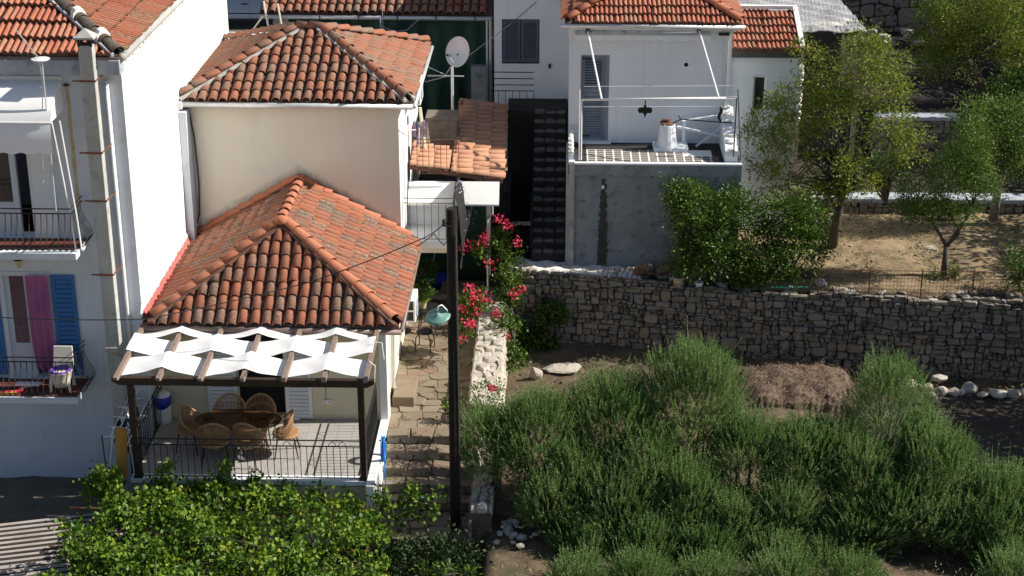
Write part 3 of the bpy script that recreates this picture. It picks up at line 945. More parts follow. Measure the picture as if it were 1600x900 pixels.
# upper balcony
def balcony(z, x1, depth, px, red):
    b = MB(); b.box(-19, x1, YF - depth, YF, z - .16, z - .012); s = b.build('balcony_slab', M['facade'], lh, bevel=.01)
    n = 0
    me = None
    for i in range(15):
        for j in range(int(depth / .3)):
            x_ = x1 - .3 - i * .3
            if me is None: me = MB().box(0, .29, 0, .29, -.01, .006).mesh('floor_tile', M['redtile'])
            link('floor_tile', me, s, Matrix.Translation((x_, YF - .31 - j * .3, z)))
    return s
zb1 = fz(60, 372, YF); zb2 = fz(60, 590, YF)
x1b = fx(118, 380, YF - .8)
balcony(zb1, x1b, .85, 0, True)
x2b = fx(122, 620, YF - .9)
balcony(zb2, x2b, .95, 0, True)
def pot_rail(zf, x1, depth, h):
    r = thing('balcony_railing', '', 'railing', (x1, YF - depth, zf))
    y0 = YF - depth + .04
    fr = MB(); pts = [(-13.6, y0, zf), (x1 - .03, y0, zf), (x1 - .03, YF, zf)]
    for q in (0, .1): fr.tube([(p[0], p[1], zf + h - q) for p in pts], .014, 5)
    fr.tube([(p[0], p[1], zf + .05) for p in pts], .010, 5)
    fr.build('top_rail', M['iron'], r)
    prof = [(h - .1, 0), (h * .72, .02), (h * .5, .10), (h * .34, .19), (h * .2, .215), (h * .1, .17), (.05, .03)]
    def bar(p, out):
        q = MB(); q.tube([(p[0] + out[0] * o, p[1] + out[1] * o, zf + z) for z, o in prof], .009, 4); q.build('baluster', M['iron'], r)
    for i in range(int((x1 + 13.5) / .12)): bar((x1 - .04 - i * .12, y0), (0, -1))
    for i in range(1, int(depth / .11)): bar((x1 - .03, y0 + i * .11), (1, 0))
    return r
r = pot_rail(zb1, x1b, .85, .92); r['label'] = 'pot-bellied iron railing of the upper balcony under the white awning'; r['group'] = 'pot-bellied balcony railings'
r = pot_rail(zb2, x2b, .95, .88); r['label'] = 'pot-bellied iron railing of the lower balcony before the blue shutters'; r['group'] = 'pot-bellied balcony railings'
# lower balcony door
d = MB(); y0 = YF + .06
for a, b_ in ((lod[0], lod[0] + .09), (lod[1] - .09, lod[1])): d.box(a, b_, YF - .03, y0 + .06, lod[2], lod[3])
d.box(lod[0] + .09, lod[1] - .09, YF - .03, y0 + .06, lod[3] - .09, lod[3])
dr = d.build('door_frame', M['doorframe'], lh)
mid = fx(46, 470)
d = MB(); d.box(lod[0] + .09, mid, y0, y0 + .05, lod[2], lod[2] + .75); d.box(mid - .10, mid, y0, y0 + .05, lod[2] + .75, lod[3] - .09); d.box(lod[0] + .09, lod[0] + .19, y0, y0 + .05, lod[2] + .75, lod[3] - .09)
d.build('door_leaf', M['doorframe'], dr)
d = MB(); d.box(lod[0] + .19, mid - .1, y0 + .02, y0 + .03, lod[2] + .75, lod[3] - .09); d.build('door_pane', M['glass_purple'], dr)
d = MB(); n = 26; V = []
for k in range(n + 1):
    u = k / n
    for zz, fl2 in ((lod[3] - .05, .3), (lod[2] + .9, .8), (fz(60, 572) - .02, 1)):
        V.append((mid + (fx(82, 470) - .01 - mid) * u + (.05 * fl2 if zz < lod[2] + .5 else 0), YF - .13 + .035 * math.sin(u * 19) * fl2, zz))
d.add(V, [(3 * k + j, 3 * k + 3 + j, 3 * k + 4 + j, 3 * k + 1 + j) for k in range(n) for j in (0, 1)])
d.solo('curtain', M['curtain'], 'purple curtain hanging in the balcony doorway beside the blue shutter', 'curtain')
slat_panel(lh, 'shutter', fx(84, 470), fx(120, 470), YF - .02, lod[2] + .06, lod[3] - .06, M['shutter_b'], 20, .07, back=M['blue_back'], fill=.72)
slat_panel(lh, 'shutter', lod[0] - .62, lod[0] - .03, YF - .02, lod[2] + .06, lod[3] - .06, M['shutter_b'], 20, .07, back=M['blue_back'], fill=.72)
d = MB(); d.box(lod[0] - .02, lod[1] + .02, YF - .07, YF + .3, lod[2] - .07, lod[2] + .01); d.build('door_sill', M['facade'], lh)
# upper balcony door: pale frame, dark glass, open white panel
d = MB(); X0, X1, Z0, Z1 = upd; ym = YF + .1
xa, xb = fx(22, 290), fx(46, 290)
d.box(X1 - .07, X1, ym, ym + .06, Z0, Z1); d.box(fx(17, 290), fx(26, 290), ym - .05, ym + .05, Z0, Z1); d.box(X0, X1 - .07, ym + .01, ym + .05, Z0, Z0 + .1); d.box(X0, fx(17, 290), ym, ym + .04, Z0 + .1, Z0 + .75)
df = d.build('door_frame', M['doorframe'], lh)
d = MB(); d.box(X0, fx(17, 290), ym + .01, ym + .02, Z0 + .75, Z1); d.build('door_pane', M['glass'], df)
d = MB(); d.box(fx(49, 300), fx(86, 300), YF - .06, YF - .02, Z0 + .02, Z1 - .05); d.box(fx(53, 300), fx(82, 300), YF - .075, YF - .06, Z0 + .12, Z0 + .9); d.box(fx(53, 300), fx(82, 300), YF - .075, YF - .06, Z0 + 1.0, Z1 - .15)
d.build('shutter', M['shutter_w'], lh, bevel=.008)
# awning of the upper balcony
aw = thing('awning', 'white scalloped awning over the upper balcony of the left house', 'awning', (fx(40, 130), YF, fz(40, 130)))
ax0, ax1 = -13.6, fx(80, 180, YF - .9)
prof = [(YF - .06, fz(60, 122)), (YF - .45, fz(60, 140, YF - .45)), (YF - .78, fz(60, 165, YF - .78)), (YF - 1.0, fz(60, 192, YF - 1)), (YF - 1.04, fz(60, 220, YF - 1.04)), (YF - 1.05, fz(60, 238, YF - 1.05))]
d = MB(); n = 64; V = []
for k in range(n + 1):
    x_ = ax0 + (ax1 - ax0) * k / n
    for i, (y_, z_) in enumerate(prof):
        V.append((x_, y_ + .012 * math.sin(x_ * 3.1 + i), z_ - (.045 * abs(math.sin(x_ * 9)) if i == 5 else 0)))
m6 = len(prof)
d.add(V, [(k * m6 + i, (k + 1) * m6 + i, (k + 1) * m6 + i + 1, k * m6 + i + 1) for k in range(n) for i in range(m6 - 1)])
d.add([(ax1, y_, z_) for y_, z_ in prof] + [(ax1, YF - .06, prof[3][1])], [(0, 1, 2, 3, 6)])
d.build('canopy', M['canvas'], aw, smooth=True)
d = MB(); d.tube([(ax0, YF - .05, prof[0][1] + .03), (ax1 + .03, YF - .05, prof[0][1] + .03)], .05, 8); d.tube([(ax0, prof[3][0], prof[3][1]), (ax1 + .02, prof[3][0], prof[3][1])], .02, 6); d.build('roller', M['steel'], aw)
for xo in (.02, .14):
    d = MB(); d.tube([(ax1 + xo, YF - 1.0 + xo, prof[3][1]), (ax1 + xo + .1, YF - .75, zb1 + .9)], .017, 6); d.tube([(ax1 + xo + .1, YF - .75, zb1 + .95), (ax1 + xo + .14, YF - .72, zb1 + .02)], .018, 6); d.build('arm', M['steel'], aw)
# lantern
ln = thing('wall_lantern', 'small cone lantern on the wall above the purple curtain', 'lantern', (fx(28, 412, 32.2), 32.2, fz(28, 412, 32.2)))
p = at(29, 410, Y=32.2)
d = MB(); d.lathe([(.02, .16), (.03, .10), (.1, .08), (.11, .06)], p, 6); d.tube([p + Vector((0, 0, .15)), p + Vector((0, .1, .2)), p + Vector((0, .22, .15))], .015, 5); d.build('cap', M['iron'], ln)
d = MB(); d.lathe([(.035, -.12), (.09, .06)], p, 6); d.build('lantern_glass', M['glow'], ln)
# things on the lower balcony
yb = YF - .55
ch = thing('plastic_chair', 'cream plastic chair with a purple basin on it on the lower balcony', 'chair', (fx(96, 600, yb), yb, zb2 + .01))
cx, cz = fx(97, 590, yb), zb2 + .01
d = MB()
for sx in (-1, 1):
    for sy in (-1, 1): d.beam((cx + sx * .20, yb + sy * .18, cz), (cx + sx * .17, yb + sy * .15, cz + .40), .045, .045)
d.build('leg', M['cream_pl'], ch)
d = MB(); d.box(cx - .22, cx + .22, yb - .20, yb + .2, cz + .40, cz + .44); d.build('seat', M['cream_pl'], ch, bevel=.02)
d = MB(); d.add([(cx - .22, yb + .17, cz + .44), (cx + .22, yb + .17, cz + .44), (cx + .2, yb + .26, cz + .86), (cx - .2, yb + .26, cz + .86), (cx - .22, yb + .2, cz + .44), (cx + .22, yb + .2, cz + .44), (cx + .2, yb + .29, cz + .86), (cx - .2, yb + .29, cz + .86)],
      [(0, 1, 2, 3), (7, 6, 5, 4), (0, 4, 5, 1), (1, 5, 6, 2), (2, 6, 7, 3), (3, 7, 4, 0)]); d.build('backrest', M['cream_pl'], ch, bevel=.02)
bk = thing('laundry_basket', 'round cream basket with purple lining in the lower balcony corner', 'basket', (cx + .02, yb - .26, cz))
d = MB(); d.lathe([(.16, 0), (.2, .15), (.24, .33), (.25, .34), (.22, .33), (.15, .04)], (cx + .02, yb - .12, cz + .14), 20); d.build('basket_body', M['cream_pl'], bk, smooth=True)
d = MB(); d.lathe([(.001, .16), (.12, .2), (.205, .3), (.215, .36), (.2, .37), (.1, .27), (.001, .25)], (cx + .02, yb - .12, cz + .14), 20); d.build('lining', M['purple'], bk, smooth=True)
d = MB(); d.box(fx(45, 600, yb) - .25, fx(45, 600, yb) + .25, yb - .1, yb + .02, cz + .10, cz + .14); d.beam((fx(45, 600, yb) - .2, yb, cz), (fx(45, 600, yb) + .2, yb, cz + .1), .05, .02)
d.solo('folding_stool', M['shutter_w'], 'low white folding stool below the purple curtain', 'stool')
for nm, cc, lb, dx in (('toy_shovel', M['flower'], 'pink plastic toy on the red balcony floor', 0), ('toy_boat', M['orange'], 'orange plastic toy on the red balcony floor', -.12)):
    d = MB(); p = Vector((fx(20, 605, YF - .75) + dx, YF - .75 + dx, zb2 + .02)); d.beam(p - Vector((.16, .02, 0)), p + Vector((.1, .02, 0)), .07, .03); d.beam(p + Vector((.1, .02, 0)), p + Vector((.2, .05, .02)), .1, .04)
    d.solo(nm, cc, lb, 'toy')
# small dish with poles on the edge of the roof
ds = thing('small_antenna', 'small oval white dish on thin twin poles beside the left eave', 'antenna', tuple(at(63, 92, Y=31.6)))
p = at(63, 93, Y=31.6)
d = MB(); d.lathe([(.001, -.045), (.14, -.02), (.185, .01), (.17, .02), (.001, -.01)], p, 20); d.build('dish', M['steel'], ds, smooth=True)
d = MB(); q = at(88, 330, Y=31.5); d.tube([p + Vector((.03, 0, -.03)), q], .014, 5); d.tube([p + Vector((-.03, .02, -.03)), at(66, 124, Y=31.6), q + Vector((-.2, .0, .6))], .010, 5); d.build('pole', M['galv'], ds)
d = MB(); q = at(26, 48, Y=32.2); d.tube([p + Vector((-.03, 0, .03)), q], .012, 5); d.build('feed_rod', M['galv'], ds)

# ================================================================== front house
fh = thing('front_house', 'small cream house with hipped terracotta roof behind the canvas pergola', 'house', (-6, 32.9, -1.3))
XR = -3.66
FW = 32.9
dz1 = (fx(372, 630, FW), fx(446, 630, FW), .02, 2.02)
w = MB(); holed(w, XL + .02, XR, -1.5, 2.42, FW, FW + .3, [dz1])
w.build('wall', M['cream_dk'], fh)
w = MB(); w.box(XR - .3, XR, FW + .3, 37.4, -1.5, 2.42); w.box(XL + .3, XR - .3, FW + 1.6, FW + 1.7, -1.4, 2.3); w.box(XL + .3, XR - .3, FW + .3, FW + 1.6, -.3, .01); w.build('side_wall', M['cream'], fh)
w = MB(); w.box(XR - .10, XR + .07, FW - .12, FW + .32, -1.5, 2.40); w.build('corner_pilaster', M['white'], fh, bevel=.01)
# roof
ez = 2.50
A = Vector((XL + .10, 32.25, ez)); B = Vector((-3.27, 32.25, ez)); Cb = Vector((-3.27, 37.38, ez)); Db = Vector((XL + .10, 37.38, ez))
ap = Vector((-5.97, 34.55, 3.93)); ab = Vector((-5.97, 37.38, 3.93))
rm = MB()
rm.add([A, B, ap], [(0, 1, 2)]).add([B, Cb, ab, ap], [(0, 1, 2, 3)]).add([A, ap, ab, Db], [(0, 1, 2, 3)])
rm.add([A + Vector((0, 0, -.08)), B + Vector((0, 0, -.08)), Cb + Vector((0, 0, -.08)), Db + Vector((0, 0, -.08))], [(3, 2, 1, 0)])
for a, b_ in ((A, B), (B, Cb)): rm.add([a, b_, b_ + Vector((0, 0, -.08)), a + Vector((0, 0, -.08))], [(3, 2, 1, 0)])
rf = rm.build('roof', M['pan'], fh)
tl = []; pans = MB()
roof_slope(tl, pans, A, B, [A, B, ap], T_OLD, SU, SV)
roof_slope(tl, pans, B, Cb, [B, Cb, ab, ap], T_OLD, SU, SV)
roof_slope(tl, pans, Db, A, [Db, A, ap, ab], T_OLD, SU, SV)
emit(tl, rf, 'roof_tile', M['tile'], 298)
pans.build('pan_tiles', M['pan'], rf, kind='stuff')
tl = []
ridge(tl, A + Vector((.12, .1, .08)), ap + Vector((-.05, -.05, .06)), T_RIDGE, .40)
ridge(tl, B + Vector((-.1, .1, .08)), ap + Vector((.05, -.05, .06)), T_RIDGE, .40)
ridge(tl, ap + Vector((0, -.12, .10)), ab + Vector((0, -.05, .10)), T_RIDGE, .42)
# flashing tiles against the wall of the upper house
fa = Vector((-8.45, 37.33, 2.66)); fb = Vector((-3.45, 37.33, 2.62)); fm = Vector((-6.02, 37.33, 4.06))
ridge(tl, fa, fm, T_RIDGE, .42, drop=.03); ridge(tl, fb, fm, T_RIDGE, .42, drop=.03)
emit(tl, rf, 'ridge_tile', M['tile_new'])
w = MB(); w.lathe([(.001, -.02), (.13, -.02), (.15, .02), (.13, .14), (.001, .16)], ap + Vector((0, -.14, .06)), 12); w.build('apex_cap', M['tile_new'], rf, smooth=True)
w = MB()
for a, b_ in ((A, ap), (B, ap)): 
    q = (b_ - a).normalized().cross(Vector((0, 0, 1))).normalized()
    for s in (-1, 1): w.beam(a + q * .12 * s + Vector((0, 0, .05)), b_ + q * .12 * s + Vector((0, 0, .05)), .07, .07)
w.build('mortar_bed', M['pan'], rf)
# pink metal flashing and mortar along the left wall
w = MB(); V = []; n = 64
for k in range(n + 1):
    y_ = 32.3 + 5.0 * k / n; o = .035 if k % 4 < 2 else 0
    V += [(XL + .05 + o * .6, y_, ez + .24 + o * .9), (XL + .09 + o, y_, ez + .08), (XL + .24, y_, ez + .06)]
w.add(V, [(3 * k + j, 3 * k + 3 + j, 3 * k + 4 + j, 3 * k + 1 + j) for k in range(n) for j in (0, 1)])
w.build('flashing', M['pink'], fh)
w = MB()
for i in range(40):
    me = rock_mesh('lump', .035, .13, .13, M['mortar'], 100 + i, 1)
    w.add([v.co + Vector((XL + .03, 32.3 + i * .125, ez + .28 + .03 * math.sin(i))) for v in me.vertices], [tuple(p.vertices) for p in me.polygons])
w.build('mortar_fillet', M['mortar'], fh)
# gutters
w = MB(); w.tube([(XL + .0, 32.17, ez - .07), (-3.2, 32.17, ez - .12)], .062, 8); gt = w.build('gutter', M['brown_metal'], fh, smooth=True)
w = MB(); w.box(XL + .1, -3.25, 32.24, 32.29, ez - .16, ez - .02); w.build('fascia', M['brown_metal'], fh)
w = MB(); w.tube([(-3.2, 32.2, ez - .09), (-3.2, 37.36, ez - .05)], .05, 8); w.build('gutter', M['brown_metal'], fh, smooth=True)
w = MB(); w.tube([(-3.22, 34.0, ez - .1), (-3.58, 34.1, ez - .4), (-3.6, 34.1, .25), (-3.5, 34.05, .06)], .045, 8); w.build('downpipe', M['galv'], fh, smooth=True)
# door and shutters under the pergola
w = MB(); w.box(dz1[0], dz1[1], FW + .28, FW + .3, .02, 2.02); w.build('doorway', M['dark'], fh)
slat_panel(fh, 'shutter', fx(326, 630, FW - .03), fx(371, 630, FW - .03), FW - .01, .04, 2.04, M['shutter_w'], 20, .07, back=M['grey_back'], fill=.7)
slat_panel(fh, 'shutter', fx(447, 630, FW - .03), fx(488, 630, FW - .03), FW - .01, .04, 2.04, M['shutter_w'], 20, .07, back=M['grey_back'], fill=.7)
w = MB(); w.box(dz1[0] - .02, dz1[1] + .3, FW - .1, FW, .01, .06); w.build('door_sill', M['white'], fh)
w = MB(); p = at(512, 627, Y=FW); w.box(p.x - .09, p.x + .09, FW - .04, FW, p.z - .045, p.z + .045); so = w.build('power_socket', M['steel'], fh, bevel=.006)
w = MB()
for s in (-1, 1): w.lathe([(.001, 0), (.026, 0), (.026, .008), (.001, .008)], (0, 0, 0), 10); 
w = MB()
for s in (-1, 1):
    w.add([(p.x + s * .045 + .024 * math.cos(k * .785), FW - .042, p.z + .024 * math.sin(k * .785)) for k in range(8)], [tuple(range(8))])
w.build('socket_hole', M['cornice'], so)
w = MB(); w.tube([(p.x - .03, FW - .01, p.z + .05), (p.x - .03, FW - .01, 2.2)], .006, 4); w.build('cable', M['iron_lt'], fh)
# terrace of the front house
TX0, TX1, TY0 = -8.52, -3.72, 30.12
w = MB(); w.box(TX0, TX1, TY0, FW, -.14, -.012); tr = w.build('terrace_slab', M['joint'], fh)
me = MB().box(0, .318, 0, .318, -.012, .004).mesh('floor_tile', M['floor'])
for i in range(15):
    for j in range(8):
        x_ = TX0 + .03 + i * .322
        if x_ + .3 < TX1: link('floor_tile', me, tr, Matrix.Translation((x_, TY0 + .19 + j * .322, 0)))
w = MB(); w.box(TX0 - .04, TX1 + .02, TY0 - .05, TY0 + .18, -.1, .012); w.build('terrace_edge', M['white_old'], fh, bevel=.008)
w = MB(); w.box(TX0, TX1, TY0, TY0 + .25, -1.5, -.14); w.build('terrace_wall', M['cream_dk'], fh)
w = MB(); w.box(XR - .10, XR + .07, TY0 - .35, FW - .12, -1.5, .07); w.build('terrace_side_wall', M['white'], fh, bevel=.01)
w = MB(); w.tube([(TX0, TY0 - .03, -.42), (TX1 + .1, TY0 - .03, -.47)], .02, 5); w.build('pipe', M['iron'], fh)
# ------------------------------------------------------------------ pergola with woven canvas
pg = thing('pergola', 'dark timber pergola with seven rafters over the terrace of the cream house', 'pergola', (-6.2, 30.2, 0))
BY = 30.1
bz0, bz1 = 2.10, 2.25
bL, bR = fx(176, 600, BY), fx(585, 595, BY)
w = MB(); w.prism([(bL, BY - .06, bz1), (bL, BY - .06, bz1 - .07), (bL + .14, BY - .06, bz0), (bR - .14, BY - .06, bz0), (bR, BY - .06, bz1 - .07), (bR, BY - .06, bz1)], (0, .12, 0)); w.build('beam', M['wood_dk'], pg)
for px in (208, 565):
    x_ = fx(px, 660, BY); w = MB(); w.box(x_ - .065, x_ + .065, BY + .0, BY + .13, .012, bz0); po = w.build('post', M['wood_dk'], pg, bevel=.008)
    w = MB(); w.box(x_ - .09, x_ + .09, BY - .025, BY + .155, .012, .03); w.build('post_foot', M['iron'], po)
rx = [fx(p_, 596, BY) for p_ in (186, 252, 317, 382, 446, 508, 573)]
zr0, zr1 = bz1 + .055, 2.42
yr0, yr1 = BY - .28, 32.72
for x_ in rx:
    w = MB(); zf = lambda y_: zr0 + (zr1 - zr0) * (y_ - yr0) / (yr1 - yr0)
    w.prism([(x_ - .04, yr0 + .12, zf(yr0 + .12) - .055), (x_ - .04, yr1, zr1 - .055), (x_ - .04, yr1, zr1 + .055), (x_ - .04, yr0, zr0 + .055), (x_ - .04, yr0, zr0 + .0)], (.08, 0, 0))
    w.build('rafter', M['wood_raf'], pg)
w = MB(); w.box(rx[0] - .1, rx[-1] + .1, yr1 - .06, yr1 + .05, zr1 - .18, zr1 - .06); w.build('ledger', M['wood_dk'], pg)
def cloth(y0, y1, odd, label, hang=0):
    b = MB(); n = 12; V = []; m_ = 7
    X = [rx[0] - .06] + rx[1:-1] + [rx[-1] + .02]
    cols = []
    for i in range(len(X) - 1):
        for k in range(n):
            t = k / n; s_ = t
            up = [1 if (i + j) % 2 == odd else -1 for j in (0, 1)]
            h = (up[0] * .075) * (1 - s_) + (up[1] * .075) * s_ - .022 * math.sin(math.pi * t)
            cols.append((X[i] + (X[i + 1] - X[i]) * t, h * 1.25))
    cols.append((X[-1], .075 * (1 if (len(X) - 1) % 2 == odd else -1)))
    for x_, h in cols:
        for j in range(m_ + 1):
            y_ = y0 + (y1 - y0) * j / m_
            e = (j / m_ - .5) * 2
            V.append((x_, y_ + .02 * math.sin(x_ * 5) * e, zf(y_) + h + .006 * math.sin(x_ * 11 + j)))
    w1 = m_ + 1
    b.add(V, [(i * w1 + j, (i + 1) * w1 + j, (i + 1) * w1 + j + 1, i * w1 + j + 1) for i in range(len(cols) - 1) for j in range(m_)])
    b.solo('shade_cloth', M['canvas'], label, 'shade cloth', 'white canvas strips woven through the pergola', smooth=True)
cloth(31.84, 32.58, 1, 'white canvas strip woven through the rafters nearest the tiled roof')
cloth(31.03, 31.78, 0, 'middle one of the three white canvas strips woven through the pergola')
cloth(30.22, 30.97, 1, 'white canvas strip woven through the rafters nearest the front beam')
for i, (p0, p1, p2) in enumerate((((rx[-1], 31.4, 2.5), (rx[-1] + .18, 31.35, 2.5), (rx[-1] + .22, 31.3, 2.15)), ((rx[-1], 30.6, 2.42), (rx[-1] + .12, 30.55, 2.35), (rx[-1] + .1, 30.5, 2.0)))):
    w = MB(); w.tube([p0, p1, p2], .012, 5)
    w.solo('cord', M['canvas'], ('loose white tie cord at the right end of the middle canvas strip', 'loose white tie cord at the right end of the front canvas strip')[i], 'cord', 'tie cords of the canvas strips')
# ------------------------------------------------------------------ terrace railings
def scroll_rail(label, pts, h):
    r = thing('terrace_railing', label, 'railing', pts[0], 'black iron railings of the terrace')
    railing(r, pts, h, .13, M['iron'], .014, rails=(0, .13), bottom=.09)
    a, b_ = Vector(pts[0]), Vector(pts[-1]); n = int((b_ - a).length / .8)
    for i in range(n):
        c = a.lerp(b_, (i + .5) / n); d_ = (b_ - a).normalized()
        for sg in (-1, 1):
            s = MB(); s.tube([c + d_ * sg * (.02 + .028 * k) + Vector((0, 0, h - .115 + .09 * math.sin(k * .55))) for k in range(7)], .007, 4); s.build('scroll', M['iron'], r)
    return r
scroll_rail('black iron railing along the front edge of the terrace', [(TX0 + .1, BY - .06, .012), (fx(563, 700, BY), BY - .06, .012)], .92)
scroll_rail('black iron railing along the right side of the terrace', [(-3.83, BY + .25, .004), (-3.83, FW - .15, .004)], .95)
scroll_rail('black iron railing along the left side of the terrace', [(TX0 + .06, BY + .2, .004), (TX0 + .06, FW - .15, .004)], .95)

# ------------------------------------------------------------------ dining set on the terrace
tc = at(372, 655, Z=.75)
tb = thing('dining_table', 'oval tinted glass dining table with rattan base on the terrace', 'table', (tc.x, tc.y, 0))
d = MB(); d.lathe([(.90, .735), (.915, .742), (.90, .75)], (tc.x, tc.y, 0), 40, 1, .55); d.build('table_top', M['tint'], tb)
d = MB(); d.lathe([(.90, .70), (.93, .72), (.93, .73), (.90, .735)], (tc.x, tc.y, 0), 40, 1, .55); 
d = MB()
d.tube([(tc.x + .9 * math.cos(t * .157), tc.y + .495 * math.sin(t * .157), .725) for t in range(41)], .016, 5, cap=False); d.build('table_rim', M['rattan'], tb)
for s in (-1, 1):
    d = MB()
    for k in range(14):
        a = 2 * math.pi * k / 14
        d.tube([(tc.x + s * .42 + .20 * math.cos(a), tc.y + .20 * math.sin(a), .01), (tc.x + s * .42 + .13 * math.cos(a + .3), tc.y + .13 * math.sin(a + .3), .36), (tc.x + s * .42 + .22 * math.cos(a + .6), tc.y + .22 * math.sin(a + .6), .72)], .012, 4)
    d.build('leg', M['rattan'], tb)
for i, s in enumerate((-.62, .52)):
    v = thing('glass_bowl', ('small amber glass bowl at the left end of the oval table', 'small amber glass bowl at the right end of the oval table')[i], 'bowl', (tc.x + s, tc.y - .02 + .1 * i, .751))
    d = MB(); d.lathe([(.05, 0), (.09, .03), (.12, .08), (.11, .08), (.08, .035), (.001, .012)], (tc.x + s, tc.y - .02 + .1 * i, .752), 16); d.build('bowl_body', M['tint'], v, smooth=True)

def rattan_chair(label):
    t = thing('rattan_chair', label, 'chair', (0, 0, 0), 'rattan armchairs round the terrace table')
    d = MB()                                   # bucket back: rim, canes and woven bands; the chair faces +Y
    rim = []
    for k in range(25):
        a = math.pi * (k / 24) 
        rim.append((.30 * math.cos(a), -.22 * math.sin(a) ** .8 + .10, .60 + .24 * math.sin(a) ** 1.5))
    d.tube([(.24, .24, .44)] + rim + [(-.24, .24, .44)], .021, 6)
    d.build('back_rim', M['rattan'], t)
    d = MB()
    for k in range(1, 24):
        x_, y_, z_ = rim[k]; d.tube([(x_ * .78, y_ * .82 + .02, .40), (x_ * .95, y_ * .95, (z_ + .4) / 2), (x_, y_, z_)], .010, 4)
    d.build('back_canes', M['rattan'], t, kind='stuff')
    for f in (.3, .62):
        d = MB(); d.tube([(x_ * (.8 + .2 * f), y_ * (.84 + .16 * f), .40 + (z_ - .40) * f) for x_, y_, z_ in rim], .012, 4); d.build('woven_band', M['rattan'], t)
    d = MB()
    d.lathe([(.001, .36), (.20, .37), (.255, .40), (.26, .44), (.22, .445), (.001, .43)], (0, .02, 0), 18, 1, .95); d.build('seat', M['rattan'], t, smooth=True)
    for sx in (-1, 1):
        for sy in (-1, 1):
            d = MB(); d.tube([(sx * .17, .02 + sy * .15, .38), (sx * .22, .02 + sy * .21, 0)], [.016, .011], 5); d.build('leg', M['iron'], t)
    return t
rc = rattan_chair('')
chairs = [((tc.x - .28, tc.y + .62), math.pi, 'rattan armchair behind the glass table on the side of the left shutter'),
          ((tc.x + .36, tc.y + .62), math.pi - .1, 'rattan armchair behind the glass table before the dark doorway'),
          ((tc.x + 1.02, tc.y - .08), math.pi / 2 + .1, 'sunlit rattan armchair at the right end of the glass table'),
          ((tc.x - 1.05, tc.y + .05), -math.pi / 2 - .2, 'rattan armchair at the left end of the table by the bin'),
          ((tc.x - .42, tc.y - .55), .1, 'shaded rattan armchair on the railing side at the left of the table'),
          ((tc.x + .28, tc.y - .52), -.25, 'rattan armchair on the railing side at the right of the table')]
for i, ((x_, y_), rz, lb) in enumerate(chairs):
    if i == 0:
        rc.location = (x_, y_, .005); rc.rotation_euler = (0, 0, rz); rc.scale = (1.15,) * 3; rc['label'] = lb
    else: dup(rc, (x_, y_, .005), rz, lb, 1.15)
# bin with blue bag
p = at(257, 660, Z=0.0)
bn = thing('waste_bin', 'tall white bin with a blue bag folded over its top', 'bin', (p.x, p.y, 0))
d = MB(); d.lathe([(.15, .005), (.165, .1), (.175, .62), (.175, .70), (.10, .73), (.001, .74)], (p.x, p.y, 0), 20); d.build('bin_body', M['shutter_w'], bn, smooth=True)
d = MB(); d.lathe([(.185, .46), (.192, .56), (.188, .65), (.18, .65)], (p.x, p.y, 0), 20)
for k in range(20):
    x_, y_, z_ = d.v[k]; d.v[k] = (x_, y_, z_ - .08 * max(0, -math.sin(2 * math.pi * k / 20)) ** 2)
d.build('bin_bag', M['bluebag'], bn, smooth=True)
# airer with dark clothes, ochre board, rusty stake left of the terrace
ar = thing('clothes_airer', 'white folding clothes airer hung with dark clothes beside the terrace railing', 'airer', (-8.75, 31.2, -.2))
d = MB()
ya, yb_ = 30.45, 32.1
for z_, xo in ((.95, 0), (.75, -.22), (.55, .1)):
    d.tube([(-8.78 + xo, ya, z_), (-8.78 + xo, yb_, z_ + .12)], .012, 5)
    for k in range(5): d.tube([(-8.78 + xo - .14, ya + k * .4, z_ + .03 * k), (-8.78 + xo + .14, ya + k * .4, z_ + .03 * k)], .011, 5)
for sx in (-.14, .14): d.tube([(-8.78 + sx, ya, .98), (-8.78 + sx * 2.4 - .05, ya - .1, -.8)], .012, 5)
d.build('frame', M['steel'], ar)
for k, (xo, z_, y_, c) in enumerate(((0, .96, 30.75, 'cloth_dk'), (-.2, .78, 30.9, 'cloth_dk'), (.02, 1.0, 31.3, 'cloth_dk'), (-.2, .8, 31.45, 'shutter_w'), (.08, .6, 30.65, 'cloth_dk'))):
    d = MB(); n = 8; V = []
    for i in range(n + 1):
        for j, (dx, dz) in enumerate(((-.09, -.42), (-.05, -.2), (0, .02), (.05, -.18), (.07, -.34))):
            V.append((-8.78 + xo + dx + .02 * math.sin(i * 1.3 + j), y_ + .3 * i / n, z_ + dz + .02 * math.sin(i * 2.1 + k)))
    d.add(V, [(i * 5 + j, (i + 1) * 5 + j, (i + 1) * 5 + j + 1, i * 5 + j + 1) for i in range(n) for j in range(4)])
    lbs = ['dark garment hanging nearest on the top bars of the white airer', 'dark garment hanging low at the outer side of the airer', 'dark garment hanging at the middle of the top airer bars', 'pale garment hanging behind the dark ones on the airer', 'dark garment hanging on the lowest bar next to the post']
    d.solo('garment', M[c], lbs[k], 'garment', 'clothes on the airer')
d = MB(); pa = at(180, 668, Y=30.2); pb = at(198, 668, Y=30.25); pc = at(198, 745, Y=30.25); pd = at(183, 768, Y=30.2)
d.prism([pa, pb + Vector((0, 0, -.06)), pc, pd], (0, .05, 0)); d.solo('board', M['orange'], 'ochre wooden board leaning upright at the left corner of the terrace', 'board', bevel=.006)
d = MB(); d.tube([at(159, 680, Y=30.6), at(163, 712, Y=30.6), at(171, 775, Y=30.6)], .016, 6); d.solo('stake', M['rust'], 'thin rusty stake standing by the wall left of the ochre board', 'stake')
